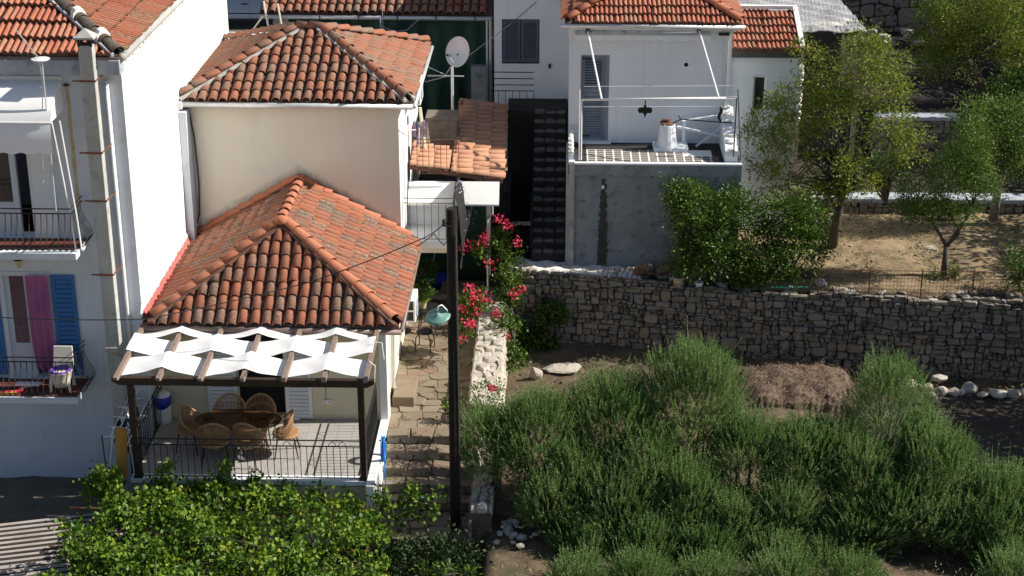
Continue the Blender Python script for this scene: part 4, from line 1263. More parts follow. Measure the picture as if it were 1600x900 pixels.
# blue hose coil on the terrace side wall
p = at(615, 702, Y=31.0)
hs = thing('hose_coil', 'coil of bright blue garden hose hanging on the white terrace side wall', 'hose', (XR + .07, 31.0, p.z))
d = MB()
for k in range(9):
    pts = []
    for t in range(25):
        a = t * 2 * math.pi / 24
        pts.append((XR + .11 + .018 * (k % 4), 31.0 + (.13 + .008 * k) * math.cos(a), p.z + (.22 + .008 * k) * math.sin(a) + .01 * math.sin(k * 2.0)))
    d.tube(pts, .013, 5, cap=False)
d.build('hose_loops', M['blue'], hs, smooth=True)
d = MB(); d.tube([(XR + .15, 31.0, p.z - .2), (XR + .16, 30.95, p.z - .45), (XR + .18, 30.9, p.z - .9)], .013, 5); d.build('hose_end', M['blue'], hs)
d = MB(); d.tube([(XR + .05, 31.0, p.z + .2), (XR + .2, 31.0, p.z + .2), (XR + .2, 31.0, p.z + .26)], .012, 5); d.build('hook', M['iron'], hs)

# air conditioners
def aircon(label, x0, y0, z0, w_=.30, dep=.78, h=.56):
    a = thing('air_conditioner', label, 'air conditioner', (x0 + .1, y0 + dep / 2, z0), 'outdoor air conditioning units')
    d = MB(); d.box(x0 + .06, x0 + .06 + w_, y0, y0 + dep, z0, z0 + h); bd = d.build('casing', M['steel'], a, bevel=.015)
    for k in (0, 1):
        d = MB(); zc = z0 + .05 + k * (h * .48)
        d.box(x0 + .06 + .07, x0 + .06 + w_ - .05, y0 - .004, y0 + .03, zc, zc + h * .40); gm = d.build('side_vent', M['glass'], bd)
    d = MB(); zc = z0 + h / 2; d.tube([(x0 + .07 + w_, y0 + dep * .4 + .22 * math.cos(t * .3142), zc + .22 * math.sin(t * .3142)) for t in range(21)], .012, 4, cap=False)
    for k in range(6): d.tube([(x0 + .07 + w_, y0 + dep * .4 + .22 * math.cos(k * 1.047), zc + .22 * math.sin(k * 1.047)), (x0 + .07 + w_, y0 + dep * .4, zc)], .008, 4)
    d.build('fan_guard', M['cornice'], bd)
    for k in (.12, dep - .16):
        d = MB(); d.box(x0 - .02, x0 + w_ + .04, y0 + k, y0 + k + .04, z0 - .04, z0 - .002); d.build('bracket', M['iron_lt'], a)
    return a
p0 = at(634, 503, X=XR + .12)
aircon('white air conditioner under the right eave of the front house', XR, p0.y - .05, p0.z)

# ================================================================== upper house
uh = thing('upper_house', 'taller cream house with weathered hipped tile roof and white gutter', 'house', (-6, 37.4, 0))
UX0, UY0, UY1, UZ = -8.46, 37.4, 42.6, 5.86
w = MB(); w.box(UX0, XR - .02, UY0, UY0 + .3, -.2, UZ); w.build('wall', M['cream_up'], uh)
w = MB(); w.box(XR - .32, XR, UY0 + .3, UY1, -.2, UZ); w.box(XR - .02, XR + .0, UY0 - .003, UY0 + .3, -.2, UZ); w.box(UX0, XR - .32, UY1 - .3, UY1, 0, UZ); w.box(UX0, UX0 + .3, UY0 + .3, UY1 - .3, 0, UZ); w.build('side_wall', M['white'], uh)
w = MB(); w.box(XL + .02, UX0 - .003, UY0 - .45, UY0 + .5, 2.5, UZ - .15); w.build('service_duct', M['facade'], uh)
w = MB(); w.tube([(UX0 - .02, UY0 - .06, 5.75), (UX0 + .06, UY0 - .05, 5.0), (UX0 + .1, UY0 - .06, 3.9), (UX0 + .05, UY0 - .05, 3.1), (UX0 - .08, UY0 - .2, 2.7)], .016, 5); w.build('cable', M['iron'], uh)
w = MB(); p = at(281, 163, Y=37.0); w.box(p.x - .06, p.x + .06, 36.9, 36.98, p.z - .09, p.z + .07); w.build('junction_box', M['steel'], uh)
ze = UZ + .06
A = Vector((-8.72, 37.2, ze)); B = Vector((-3.36, 37.2, ze)); Cb = Vector((-3.36, 42.8, ze)); Db = Vector((-8.72, 42.8, ze))
a1 = at(463, 47, Y=40.0); a2 = at(504, 47, Y=40.0); zr = (a1.z + a2.z) / 2
a1 = Vector((a1.x, 40.0, zr)); a2 = Vector((a2.x, 40.0, zr))
rm = MB(); rm.add([A, B, a2, a1], [(0, 1, 2, 3)]).add([B, Cb, a2], [(0, 1, 2)]).add([Cb, Db, a1, a2], [(0, 1, 2, 3)]).add([Db, A, a1], [(0, 1, 2)])
lo = Vector((0, 0, -.08)); rm.add([A + lo, B + lo, Cb + lo, Db + lo], [(3, 2, 1, 0)])
for a, b_ in ((A, B), (B, Cb), (Db, A)): rm.add([a, b_, b_ + lo, a + lo], [(3, 2, 1, 0)])
rf = rm.build('roof', M['pan'], uh)
tl = []; pans = MB()
roof_slope(tl, pans, A, B, [A, B, a2, a1], T_PALE, SU, SV)
roof_slope(tl, pans, B, Cb, [B, Cb, a2], T_PALE, SU, SV)
roof_slope(tl, pans, Db, A, [Db, A, a1], T_PALE, SU, SV)
emit(tl, rf, 'roof_tile', M['tile_pale'], 298)
pans.build('pan_tiles', M['pan'], rf, kind='stuff')
tl = []
for a, b_ in ((A, a1), (B, a2), (Cb, a2), (Db, a1), (a1, a2)): ridge(tl, a + (b_ - a) * .02 + Vector((0, 0, .07)), b_ + Vector((0, 0, .07)), T_RIDGE_OLD, .40)
emit(tl, rf, 'ridge_tile', M['tile_pale'])
w = MB()
for a, b_ in ((A, a1), (B, a2)):
    q = (b_ - a).normalized().cross(Vector((0, 0, 1))).normalized()
    for s in (-1, 1): w.beam(a + q * .13 * s + Vector((0, 0, .05)), b_ + q * .13 * s + Vector((0, 0, .05)), .09, .06)
w.build('mortar_bed', M['concrete'], rf)
w = MB(); w.tube([(-8.6, 37.12, ze - .07), (-3.3, 37.12, ze - .09)], .065, 8); w.build('gutter', M['galv'], uh, smooth=True)
w = MB(); w.box(-8.5, -3.4, 37.18, 37.24, ze - .16, ze - .03); w.build('fascia', M['brown_metal'], uh)
w = MB(); w.tube([(-3.27, 37.12, ze - .08), (-3.27, 42.7, ze - .05)], .055, 8); w.build('gutter', M['galv'], uh, smooth=True)
w = MB()
for i in range(7): w.box(XR, XR + .02, UY0 + .5 + i * .62, UY0 + .56 + i * .62, 2.4, UZ - .3) if i % 3 == 1 else None
w.build('wall_batten', M['white'], uh)
for py in (188, 236, 254, 345):
    p = at(637, py, X=XR + .01); w = MB(); w.box(XR, XR + .03, p.y - .06, p.y + .06, p.z - .10, p.z + .10); w.build('wall_vent', M['iron'], uh)
w = MB(); w.box(XR, XR + .03, 38.3, 39.2, 2.42, 4.5); w.build('door', M['steel'], uh)
p0 = at(652, 165, X=XR + .3); aircon('white air conditioner under the right eave of the taller cream house', XR, p0.y, p0.z, .32, .82, .60)
# balcony in the alley
BX1 = -2.42; BZ = 2.40
w = MB(); w.box(XR, BX1, 37.55, 41.0, BZ - .14, BZ); w.build('balcony_slab', M['white'], uh)
w = MB(); w.box(XR + .002, BX1 - .02, 37.7, 37.8, BZ - .32, BZ - .14); w.build('balcony_beam', M['cream'], uh)
br = thing('alley_railing', 'thin iron railing along the front of the white alley balcony', 'railing', (-3, 37.6, BZ))
railing(br, [(XR + .02, 37.62, BZ), (BX1 - .03, 37.62, BZ)], 1.08, .17, M['iron_lt'], .011, rails=(0, .12), bar_r=.007)
br = thing('alley_railing', 'thin iron railing hidden by the dark net on the outer side of the alley balcony', 'railing', (BX1, 39, BZ))
railing(br, [(BX1 - .03, 37.66, BZ), (BX1 - .03, 40.95, BZ)], 1.08, .25, M['iron_lt'], .011, rails=(0, .12), bar_r=.007)
nt_ = thing('shade_net', 'dark garden net with flower garland hung over the side railing of the alley balcony', 'net', (BX1 + .02, 39.3, BZ))
d = MB(); V = []; ny, nz = 26, 10
for i in range(ny + 1):
    for j in range(nz + 1):
        y_ = 37.6 + 3.1 * i / ny; t = j / nz
        V.append((BX1 + .02 + .12 * t + .36 * math.sin(math.pi * min(1, t * 1.05)) * (.25 + .75 * i / ny) + .02 * math.sin(i * 1.7 + j), y_ - .10 * t, BZ + 1.1 + .45 * (i / ny) ** 2 - (1.75 - .2 * i / ny) * t - .10 * math.sin(i * .6) * t))
d.add(V, [(i * (nz + 1) + j, (i + 1) * (nz + 1) + j, (i + 1) * (nz + 1) + j + 1, i * (nz + 1) + j + 1) for i in range(ny) for j in range(nz)])
d.build('net_sheet', M['dark'], nt_)
gk = [V[int((.2 + .8 * nr.random()) * ny) * (nz + 1) + int(nr.random() ** 1.5 * nz * .7)] for _ in range(210)]
P = np.array(gk) + nr.normal(size=(210, 3)) * .05; P[:, 0] += .03; P[:, 1] -= .03
leaves('garland', [leaf_geo(P, nr.normal(size=(210, 3)), .045, .045)], M['flower_mix'], nt_)
# low roof of sandy tiles, falling to the right, with post
sr = thing('lean_to', 'lean-to with sandy tile roof and pale metal post in the alley', 'lean-to', (-2.4, 43, 0))
sA = Vector((-1.32, 39.0, 3.50)); sB = Vector((-1.36, 43.0, 4.20)); sC = Vector((-3.6, 43.0, 4.55)); sD = Vector((-3.6, 39.0, 3.85))
sE = sA.lerp(sD, .56); sF = sB.lerp(sC, .56); sG = sE.lerp(sF, .26); sH = sD.lerp(sC, .26)
rm = MB(); rm.add([sA, sB, sF, sE, sG, sH, sD], [(0, 1, 2, 3), (3, 4, 5, 6)]); rm.add([q + Vector((0, 0, -.10)) for q in (sA, sB, sF, sE, sG, sH, sD)], [(3, 2, 1, 0), (6, 5, 4, 3)]); rm.add([sA, sD, sD + Vector((0, 0, -.1)), sA + Vector((0, 0, -.1))], [(0, 1, 2, 3)]); rm.add([sA, sB, sB + Vector((0, 0, -.1)), sA + Vector((0, 0, -.1))], [(0, 1, 2, 3)])
rf = rm.build('roof', M['pan'], sr)
tl = []; pans = MB(); roof_slope(tl, pans, sA, sB, [sA, sB, sF, sE], T_SAND, .235, .40, over=.03); roof_slope(tl, pans, sE, sG, [sE, sG, sH, sD], T_SAND, .235, .40, over=-.02); emit(tl, rf, 'roof_tile', M['tile_ochre'], 298); pans.build('pan_tiles', M['tile_ochre'], rf, kind='stuff')
w = MB(); w.prism([(-3.6, 38.98, 3.46), (-3.6, 38.55, 3.02), (-3.6, 38.55, 2.98), (-3.6, 39.0, 3.40)], (2.2, 0, 0)); w.box(-3.62, -2.45, 38.8, 38.9, 2.402, 3.2); w.build('fascia', M['white'], sr)
w = MB(); p = at(763, 290, Y=39.1); w.box(p.x - .05, p.x + .05, 39.05, 39.13, 1.0, 3.42); w.build('post', M['galv'], sr)
w = MB(); w.tube([(p.x + .1, 39.02, 3.4), (p.x + .1, 39.02, 2.6), (p.x - .02, 39.02, 2.5), (p.x - .02, 39.02, .6)], .03, 6); w.build('downpipe', M['galv'], sr)
# upper terrace railing with tank and washing above the low roof
r_ = thing('alley_railing', 'rusty iron railing above the low sandy tile roof', 'railing', (-3.0, 41.0, 3.4))
yy = 38.9
rz0 = at(680, 275, Y=yy).z
railing(r_, [(at(652, 270, Y=yy).x, yy, rz0), (at(717, 276, Y=yy).x, yy, rz0)], at(680, 218, Y=yy).z - rz0, .13, M['rust'], .012, rails=(0, .09), bar_r=.007)
tk = thing('water_tank', 'brown covered water tank on the terrace above the low tile roof', 'tank', (-3, 42.6, 3.3))
Yt = 40.6; x0 = at(667, 210, Y=Yt).x; x1 = at(714, 210, Y=Yt).x; z0 = at(690, 242, Y=Yt).z; z1 = at(690, 187, Y=Yt).z
d = MB(); d.prism([(x0, Yt, z1), (x0 + .12, Yt, z0), (x1, Yt, z0), (x1, Yt, z1)], (0, .7, 0)); d.build('tank_body', M['board'], tk, bevel=.03)
d = MB(); d.box(x0 - .03, x1 + .02, Yt - .03, Yt + .74, z1, z1 + .05); d.build('lid', M['board'], tk)
d = MB(); d.box(x0, x1, Yt + .05, Yt + .6, z0 - .5, z0); d.build('stand', M['concrete'], tk)
dr = thing('drying_rack', 'drying rack with small striped washing next to the white side wall', 'airer', (-3.4, 41.6, 3.3))
d = MB(); q0 = at(656, 168, Y=39.8); q1 = at(668, 262, Y=39.8); d.tube([q0, q1], .045, 6); d.tube([at(624, 203, X=XR + .02), at(650, 203, Y=39.6)], .012, 5); d.tube([at(655, 200, Y=39.6), at(655, 262, Y=39.6)], .012, 5); d.build('frame', M["cream"], dr)
for k, (px, py, hh) in enumerate(((646, 192, .35), (652, 196, .5), (662, 190, .4))):
    p = at(px, py, Y=39.7); d = MB(); n = 5
    V = [(p.x + .03 * math.sin(i * 2 + k), p.y + .22 * i / n, p.z - hh * j / 3) for i in range(n + 1) for j in range(4)]
    d.add(V, [(i * 4 + j, i * 4 + 4 + j, i * 4 + 5 + j, i * 4 + 1 + j) for i in range(n) for j in range(3)]); d.add([(a + .06, b_, c) for a, b_, c in V[:4]] + V[:4], [(0, 1, 5, 4), (1, 2, 6, 5), (2, 3, 7, 6)])
    d.solo('washing', M['water'], ('small striped cloth drying nearest the white side wall', 'long striped cloth drying in the middle of the rack', 'white patterned cloth drying next to the brown tank')[k], 'cloth', 'washing on the drying rack')
# satellite dish on a pole
sd = thing('satellite_dish', 'large white satellite dish on a pole above the alley', 'satellite dish', tuple(at(710, 225, Y=41.8)))
Yd = 41.6
c = at(715, 81, Y=Yd); ax = Vector((-.42, -.78, .30)).normalized()
ux = ax.cross(Vector((0, 0, 1))).normalized(); uz = ux.cross(ax)
d = MB(); V = []; n = 28; rings = ((.001, -.10), (.14, -.09), (.26, -.055), (.36, 0), (.37, .012), (.35, -.0), (.001, -.085))
for r__, o in rings:
    for k in range(n):
        a = 2 * math.pi * k / n; V.append(c + ux * (r__ * .93 * math.cos(a)) + uz * (r__ * 1.05 * math.sin(a)) + ax * o)
d.add(V, [(i * n + k, i * n + (k + 1) % n, (i + 1) * n + (k + 1) % n, (i + 1) * n + k) for i in range(len(rings) - 1) for k in range(n)])
d.build('dish', M['steel'], sd, smooth=True)
d = MB(); d.tube([c - uz * .34 + ax * .0, c + ax * .40 - uz * .16], .014, 5); d.build('feed_arm', M['galv'], sd)
d = MB(); q = c + ax * .42 - uz * .14; d.beam(q - ax * .08, q + ax * .06, .06, .06); d.build('receiver', M['iron_lt'], sd)
pb = at(708, 224, Y=Yd + .1)
d = MB(); d.tube([c - ax * .1, c - ax * .16 - Vector((0, 0, .1)), (pb.x, pb.y, c.z - .4), (pb.x, pb.y, 3.2)], .035, 8); d.build('mast', M['galv'], sd)
d = MB(); d.beam(c - ax * .12 + Vector((-.08, 0, -.08)), c - ax * .12 + Vector((.08, 0, -.1)), .12, .1); d.build('mount', M['iron'], sd)
d = MB(); q = at(697, 118, Y=Yd); d.tube([at(668, 118, Y=Yd), at(725, 119, Y=Yd)], .018, 5); d.tube([at(668, 104, Y=Yd), at(696, 117, Y=Yd), at(706, 102, Y=Yd)], .008, 4); d.tube([at(664, 128, Y=Yd), at(700, 119, Y=Yd)], .008, 4); d.build('boom', M['galv'], sd)

# ================================================================== alley floor, paved path, steps
PX0, PX1 = XR + .0, -1.62
pth = tag(MB().box(PX0, PX1, 32.5, 41.4, -.3, -.035).build('path', M['joint']), kind='structure')
sd_ = []
r2 = random.Random(4)
y = 0
seeds = [(x_ + r2.uniform(-.09, .09), y_ + r2.uniform(-.09, .09)) for x_, y_ in rubble_seeds(1.95, 8.7, .2, .5, .18, .62, r2)]
cl = cells(seeds, [(0, 0), (PX1 - PX0, 0), (PX1 - PX0, 8.7), (0, 8.7)], 1.1)
lay_stones(cl, pth, 'flagstone', M['flag'], (PX0, 32.55, -.035), (1, 0, 0), (0, 1, 0), (0, 0, 1), depth=(.012, .024), gap=.010, r=r2, cham=.10, face=.975)
# steps
st = thing('stone_steps', 'five rough stone steps going down between the terrace and the bush', 'steps', (-2.7, 31.5, -1))
for i in range(5):
    zt = -.20 * i; yf = 32.5 - .36 * i + .02 * math.sin(i * 3)
    w = MB(); w.box(PX0 + .08, PX1, yf - .30, yf + .06, zt - .5, zt - .05); s_ = w.build('step', M['joint'], st)
    seeds = [(x_, .15 + r2.uniform(-.05, .05)) for x_ in np.arange(.2, 1.95, .5) + r2.uniform(-.1, .1)]
    cl = cells(seeds, [(0, 0), (PX1 - PX0 - .08, 0), (PX1 - PX0 - .08, .37), (0, .37)])
    lay_stones(cl, s_, 'tread_stone', M['flag'], (PX0 + .08, yf - .33, zt - .055), (1, 0, 0), (0, 1, 0), (0, 0, 1), (.05, .062), .009, r=r2, cham=.08, face=.975)
    seeds = rubble_seeds(1.95, .16, .16, .18, .2, .45, r2)
    cl = cells(seeds, [(0, 0), (PX1 - PX0 - .08, 0), (PX1 - PX0 - .08, .15), (0, .15)])
    lay_stones(cl, s_, 'riser_stone', M['stone'], (PX0 + .08, yf - .30, zt - .21), (1, 0, 0), (0, 0, 1), (0, -1, 0), (.01, .02), .01, r=r2, cham=.15, face=.9)
w = MB(); w.box(PX0 + .05, PX1, 29.5, 30.75, -1.6, -1.02); ld = w.build('landing', M['joint'], st)
cl = cells(rubble_seeds(1.9, 1.25, .3, .5, .3, .7, r2), [(0, 0), (1.95, 0), (1.95, 1.22), (0, 1.22)])
lay_stones(cl, ld, 'tread_stone', M['flag'], (PX0 + .07, 29.5, -1.02), (1, 0, 0), (0, 1, 0), (0, 0, 1), (.02, .035), .014, r=r2, cham=.15, face=.96)
# door step block
p = at(640, 618, Z=.0)
w = MB(); w.box(-3.58, -3.10, 33.6, 34.75, -.03, .22); w.solo('doorstep', M['flag'], 'rectangular stone doorstep block against the wall of the cream house', 'step', bevel=.02)
# lumpy parapet wall of pale stones beside the path
pw = thing('parapet_wall', 'lumpy whitewashed rubble wall along the right side of the path', 'wall', (-1.4, 36, 0))
w = MB(); w.box(-1.82, -1.22, 32.9, 39.6, -1.2, .42); w.build('core', M['mortar'], pw)
cl = cells(rubble_seeds(.66, 6.8, .14, .36, .12, .34, r2), [(0, 0), (.66, 0), (.66, 6.8), (0, 6.8)])
lay_stones(cl, pw, 'cap_stone', M['stone_lt'], (-1.85, 32.8, .40), (1, 0, 0), (0, 1, 0), (0, 0, 1), (.03, .12), -.012, r=r2, cham=.2, face=.78)
for (X_, ux_, nn) in ((-1.82, (0, -1, 0), (-1, 0, 0)), (-1.22, (0, 1, 0), (1, 0, 0))):
    cl = rubble(6.7, 1.3, .12, .24, .14, .4, r2)
    lay_stones(cl, pw, 'wall_stone', M['stone_lt'], (X_, 39.6 if ux_[1] < 0 else 32.9, -1.0), ux_, (0, 0, 1), nn, (.03, .08), .004, cap=70, r=r2)
w = MB(); w.box(-1.66, -1.24, 29.6, 32.9, -1.7, -.42); w.build('low_core', M['joint'], pw)
cl = cells(rubble_seeds(.46, 3.3, .16, .34, .14, .26, r2), [(0, 0), (.46, 0), (.46, 3.3), (0, 3.3)])
lay_stones(cl, pw, 'low_stone', M['stone_lt'], (-1.67, 29.6, -.44), (1, 0, 0), (0, 1, 0), (0, 0, 1), (.05, .2), .01, r=r2, cham=.2, face=.7)
cl = rubble(3.3, 1.05, .12, .22, .14, .4, r2)
lay_stones(cl, pw, 'low_stone', M['stone'], (-1.66, 32.9, -1.6), (0, -1, 0), (0, 0, 1), (-1, 0, 0), (.03, .07), .01, r=r2)
# green door under the balcony
gd = thing('green_door', 'dark green painted gate under the alley balcony', 'gate', (-3, 41.3, 0))
d = MB(); d.box(XR + .05, -1.75, 41.35, 41.42, -.02, 2.1); d.build('panel', M['green_wall'], gd)
for k in range(7):
    d = MB(); d.box(XR + .08 + k * .26, XR + .31 + k * .26, 41.33, 41.35, .05, 2.0); d.build('board', M['green_wall'], gd)
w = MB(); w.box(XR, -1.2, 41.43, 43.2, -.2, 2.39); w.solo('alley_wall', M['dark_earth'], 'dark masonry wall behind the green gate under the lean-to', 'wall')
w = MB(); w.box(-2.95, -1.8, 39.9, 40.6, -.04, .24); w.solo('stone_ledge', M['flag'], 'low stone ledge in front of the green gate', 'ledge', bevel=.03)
# bucket, brooms, pots, table, stool
p = at(665, 452, Z=.0)
bk = thing('basin', 'green plastic basin with a broad white rim by the gate', 'basin', (p.x, p.y, 0))
d = MB(); d.lathe([(.15, .0), (.2, .12), (.24, .32), (.22, .32), (.18, .1), (.001, .03)], (p.x, p.y, 0), 20); d.build('bucket_body', M['green_pl'], bk, smooth=True)
d = MB(); d.tube([(p.x + .235 * math.cos(t * .3142), p.y + .235 * math.sin(t * .3142), .325) for t in range(21)], .02, 6, cap=False); d.build('rim', M['steel'], bk)
d = MB(); d.lathe([(.17, .0), (.21, .3), (.19, .3), (.001, .04)], (p.x + .34, p.y + .25, 0), 16); d.solo('bucket', M['bluebag'], 'dark blue bucket behind the green basin', 'bucket', smooth=True)
for k, (a, b_, c, lb) in enumerate((((652, 392), (660, 450), 'cream_pl', 'pale broom handle leaning on the white wall'), ((664, 392), (672, 440), 'shutter_b', 'blue broom handle leaning beside the basin'), ((680, 392), (668, 458), 'steel', 'long white mop handle leaning across the green gate'))):
    d = MB(); d.tube([at(a[0], a[1], Y=41.2), at(b_[0], b_[1], Y=40.5)], .014, 5); q = at(b_[0], b_[1], Y=40.5); d.beam(q + Vector((-.1, 0, -.02)), q + Vector((.1, 0, -.02)), .05, .1); d.solo('broom', M[c], lb, 'broom', 'brooms leaning by the gate')
tp = at(668, 480, Z=.6)
tb2 = thing('garden_table', 'small round black table with plant pots on it', 'table', (tp.x, tp.y, 0))
d = MB(); d.lathe([(.33, .57), (.34, .585), (.33, .60), (.001, .60)], (tp.x, tp.y, 0), 24); d.build('table_top', M['iron'], tb2)
for k in range(4):
    a = .7 + k * 1.57; d = MB(); d.tube([(tp.x + .2 * math.cos(a), tp.y + .2 * math.sin(a), .58), (tp.x + .3 * math.cos(a), tp.y + .3 * math.sin(a), 0)], .013, 5); d.build('leg', M['iron'], tb2)
sp = at(664, 545, Z=.0)
st2 = thing('garden_stool', 'black metal stool with round seat on the paving', 'stool', (sp.x, sp.y, 0))
d = MB(); d.lathe([(.19, .43), (.2, .45), (.17, .46), (.001, .455)], (sp.x, sp.y, 0), 20); d.build('seat', M['iron'], st2, smooth=True)
for k in range(4):
    a = .6 + k * 1.57; ca, sa = math.cos(a), math.sin(a); d = MB(); d.tube([(sp.x + .15 * ca, sp.y + .15 * sa, .44), (sp.x + .24 * ca, sp.y + .24 * sa, .34), (sp.x + .27 * ca, sp.y + .27 * sa, 0)], .014, 5); d.build('leg', M['iron'], st2)
def pot_plant(name, label, c, r_, h, potm, leafm, n, size, Ln, Wd, cat='potted plant', group=None, lift=.1, flowers=0, broad=True):
    t = thing(name, label, cat, tuple(c), group)
    d = MB(); d.lathe([(r_ * .72, 0), (r_ * .95, h * .85), (r_ * 1.06, h * .86), (r_ * 1.06, h), (r_ * .9, h), (r_ * .85, h * .88), (.001, h * .86)], tuple(c), 18); d.build('pot', potm, t, smooth=False)
    cc = (c[0], c[1], c[2] + h + size * .8 + lift)
    geos, cents = cluster_crown([(cc, (size, size, size), 1)], n, Ln, Wd, 18, size * .3, broad=broad)
    b = MB(); limbs(b, (c[0], c[1], c[2] + h * .85), cents, .01, min(9, len(cents)), 4); b.build('stem', M['leaf_fresh'], t)
    leaves('foliage', geos, leafm, t)
    return t
pot_plant('potted_plant', 'leafy green plant in pale pot on the black table', (tp.x - .12, tp.y - .05, .605), .12, .2, M['pot_clay'], M['leaf_fresh'], 240, .20, .09, .07, group='potted plants by the cream house')
q = at(658, 470, Z=.05); pot_plant('potted_plant', 'bushy bright green plant behind the black table', (q.x, q.y + .4, 0), .15, .25, M['pot_clay'], M['leaf_fresh'], 420, .30, .09, .07, group='potted plants by the cream house', lift=.2)
d = MB(); q = at(688, 465, Z=.25); d.box(q.x - .35, q.x + .25, q.y - .1, q.y + .25, .245, .36); d.solo('wooden_crate', M['board'], 'low brown wooden crate on the stone ledge', 'crate')
# wooden pole, lamp and wires
px_, py_ = -1.98, 30.0
pl = thing('utility_pole', 'tarred black wooden pole standing between the path and the bushes', 'pole', (px_, py_, -1.5))
zt = at(711, 326, Y=py_).z
d = MB(); d.tube([(px_, py_, -1.6), (px_, py_, 2), (px_, py_, zt)], [.118, .108, .10], 16); d.build('shaft', M['pole'], pl, smooth=False)
d = MB(); q = at(694, 348, Y=py_ - .1); d.lathe([(.03, -.07), (.05, -.03), (.03, 0), (.05, .03), (.02, .07)], q, 8); d.tube([q, (px_, py_ - .1, q.z + .03)], .012, 5); d.tube([q + Vector((0, 0, -.05)), (px_, py_ - .1, q.z - .08)], .012, 5); d.build('insulator', M['iron'], pl)
d = MB(); d.tube([(px_ + .085, py_ - .09, zt - .5), (px_ + .09, py_ - .085, 2), (px_ + .1, py_ - .09, -1)], .012, 5); d.build('conduit', M['iron_lt'], pl)
lm = thing('street_lamp', 'teal enamel street lamp on a white gooseneck fixed to the black pole', 'street lamp', (px_ - .1, py_, 3.3))
lc = at(684, 494, Y=py_ - .15)
d = MB(); d.lathe([(.24, -.015), (.25, -.008), (.20, .015), (.06, .04), (.04, .075), (.001, .08)], (0, 0, 0), 28)
d.v = [tuple(lc + Matrix.Rotation(.33, 3, 'X') @ Matrix.Rotation(-.12, 3, 'Y') @ Vector(q)) for q in d.v]; d.build('lamp_shade', M['teal'], lm, smooth=True)
d = MB(); d.tube([lc + Vector((0, -.03, .12)), lc + Vector((.01, -.04, .22)), lc + Vector((.08, -.02, .24)), lc + Vector((.18, .05, .10)), (px_ - .1, py_ - .02, lc.z - .05)], .016, 6); d.build('gooseneck', M['steel'], lm, smooth=True)
d = MB(); d.tube([lc + Vector((0, 0, -.03)), lc + Vector((0, 0, -.12))], .03, 8); d.build('bulb', M['steel'], lm)
def wire(pts, label, sag=.1, r_=.012):
    d = MB(); P = []
    for a, b_ in zip(pts[:-1], pts[1:]):
        for k in range(13):
            t = k / 12; c = Vector(a).lerp(Vector(b_), t); c.z -= sag * 4 * t * (1 - t); P.append(c)
    d.tube(P, r_, 5); d.solo('wire', M['iron'], label, 'wire', 'overhead wires')
q = at(694, 350, Y=py_ - .1)
wire([q, at(655, 375, Y=30.6), at(480, 442, Y=31.2), at(225, 499, Y=31.6), at(0, 496, Y=31.2)], 'black overhead wire running from the pole across the tiled roof', .03, .011)
wire([at(706, 360, Y=py_), at(694, 383, Y=py_ + .1), at(678, 365, Y=30.3), at(650, 385, Y=30.6)], 'short looped black wire hanging beside the pole top', .02, .010)

# ================================================================== house behind with the green tarpaulin
bh = thing('tarp_house', 'low house behind with faded tile roof and green tarpaulin front', 'house', (-4.8, 44.3, 2))
GY = 44.9
gz = at(590, 27, Y=GY).z; gx0 = at(404, 27, Y=GY).x; gx1 = at(768, 29, Y=GY).x
A = Vector((gx0 + .02, GY + .08, gz + .10)); B = Vector((gx1 - .02, GY + .08, gz + .10)); up_ = Vector((0, 4.2, 1.5))
rm = MB(); rm.add([A, B, B + up_, A + up_], [(0, 1, 2, 3)]); lo = Vector((0, 0, -.1)); rm.add([A, B, B + lo, A + lo], [(3, 2, 1, 0)]); rm.add([A, A + up_, A + up_ + lo, A + lo], [(0, 1, 2, 3)]); rm.add([A + lo, B + lo, B + up_ + lo, A + up_ + lo], [(3, 2, 1, 0)])
rf = rm.build('roof', M['pan'], bh)
tl = []; pans = MB(); roof_slope(tl, pans, A, B, [A, B, B + up_, A + up_], T_PALE, .228, .39, over=.08)
emit(tl, rf, 'roof_tile', M['tile_pale'], 200); pans.build('pan_tiles', M['pan'], rf, kind='stuff')
w = MB(); w.tube([(gx0, GY, gz), (gx1, GY, gz - .02)], .06, 8); w.build('gutter', M['galv'], bh, smooth=True)
w = MB()
for k in range(6): w.box(gx0 + .6 + k * 1.05, gx0 + .63 + k * 1.05, GY - .066, GY + .07, gz - .07, gz + .065)
w.build('gutter_clip', M['iron_lt'], bh)
d = MB(); V = []; n = 120
for k in range(n + 1):
    x_ = gx0 + .75 + (gx1 - gx0 - .85) * k / n
    for j, z_ in enumerate((gz - .1, gz - .9, gz - 1.8, 3.2)):
        V.append((x_, GY + .35 + .05 * math.sin(k * .55) * (.5 + .4 * j) + .07 * math.sin(k * .17 + j), z_))
d.add(V, [(k * 4 + j, k * 4 + 4 + j, k * 4 + 5 + j, k * 4 + 1 + j) for k in range(n) for j in range(3)])
d.build('tarpaulin', M['tarp'], bh, smooth=True)
w = MB(); w.box(gx0 + .3, gx1, GY + 3.6, GY + 3.7, 2.2, gz + 1.2); w.box(gx0 + .3, gx0 + .4, GY + .5, GY + 3.6, 2.2, gz); w.box(gx1 - .1, gx1, GY + .45, GY + 3.6, 2.2, gz); w.build('wall', M['concrete'], bh)
w = MB()
for px in (761, 766): x_ = at(px, 100, Y=GY).x; w.tube([(x_, GY + .02, gz - .05), (x_, GY + .02, at(px, 164, Y=GY).z)], .028, 6)
w.tube([at(766, 164, Y=GY), at(785, 166, Y=GY)], .03, 6); w.build('downpipe', M['galv'], bh)
w = MB(); x_ = at(595, 60, Y=GY - .1).x; w.tube([(x_, GY - .08, gz), (x_, GY + .1, gz - 1.2)], .018, 5); w.tube([(x_ + .06, GY - .08, gz + .3), (x_ + .05, GY + .1, gz - 1.2)], .014, 5)
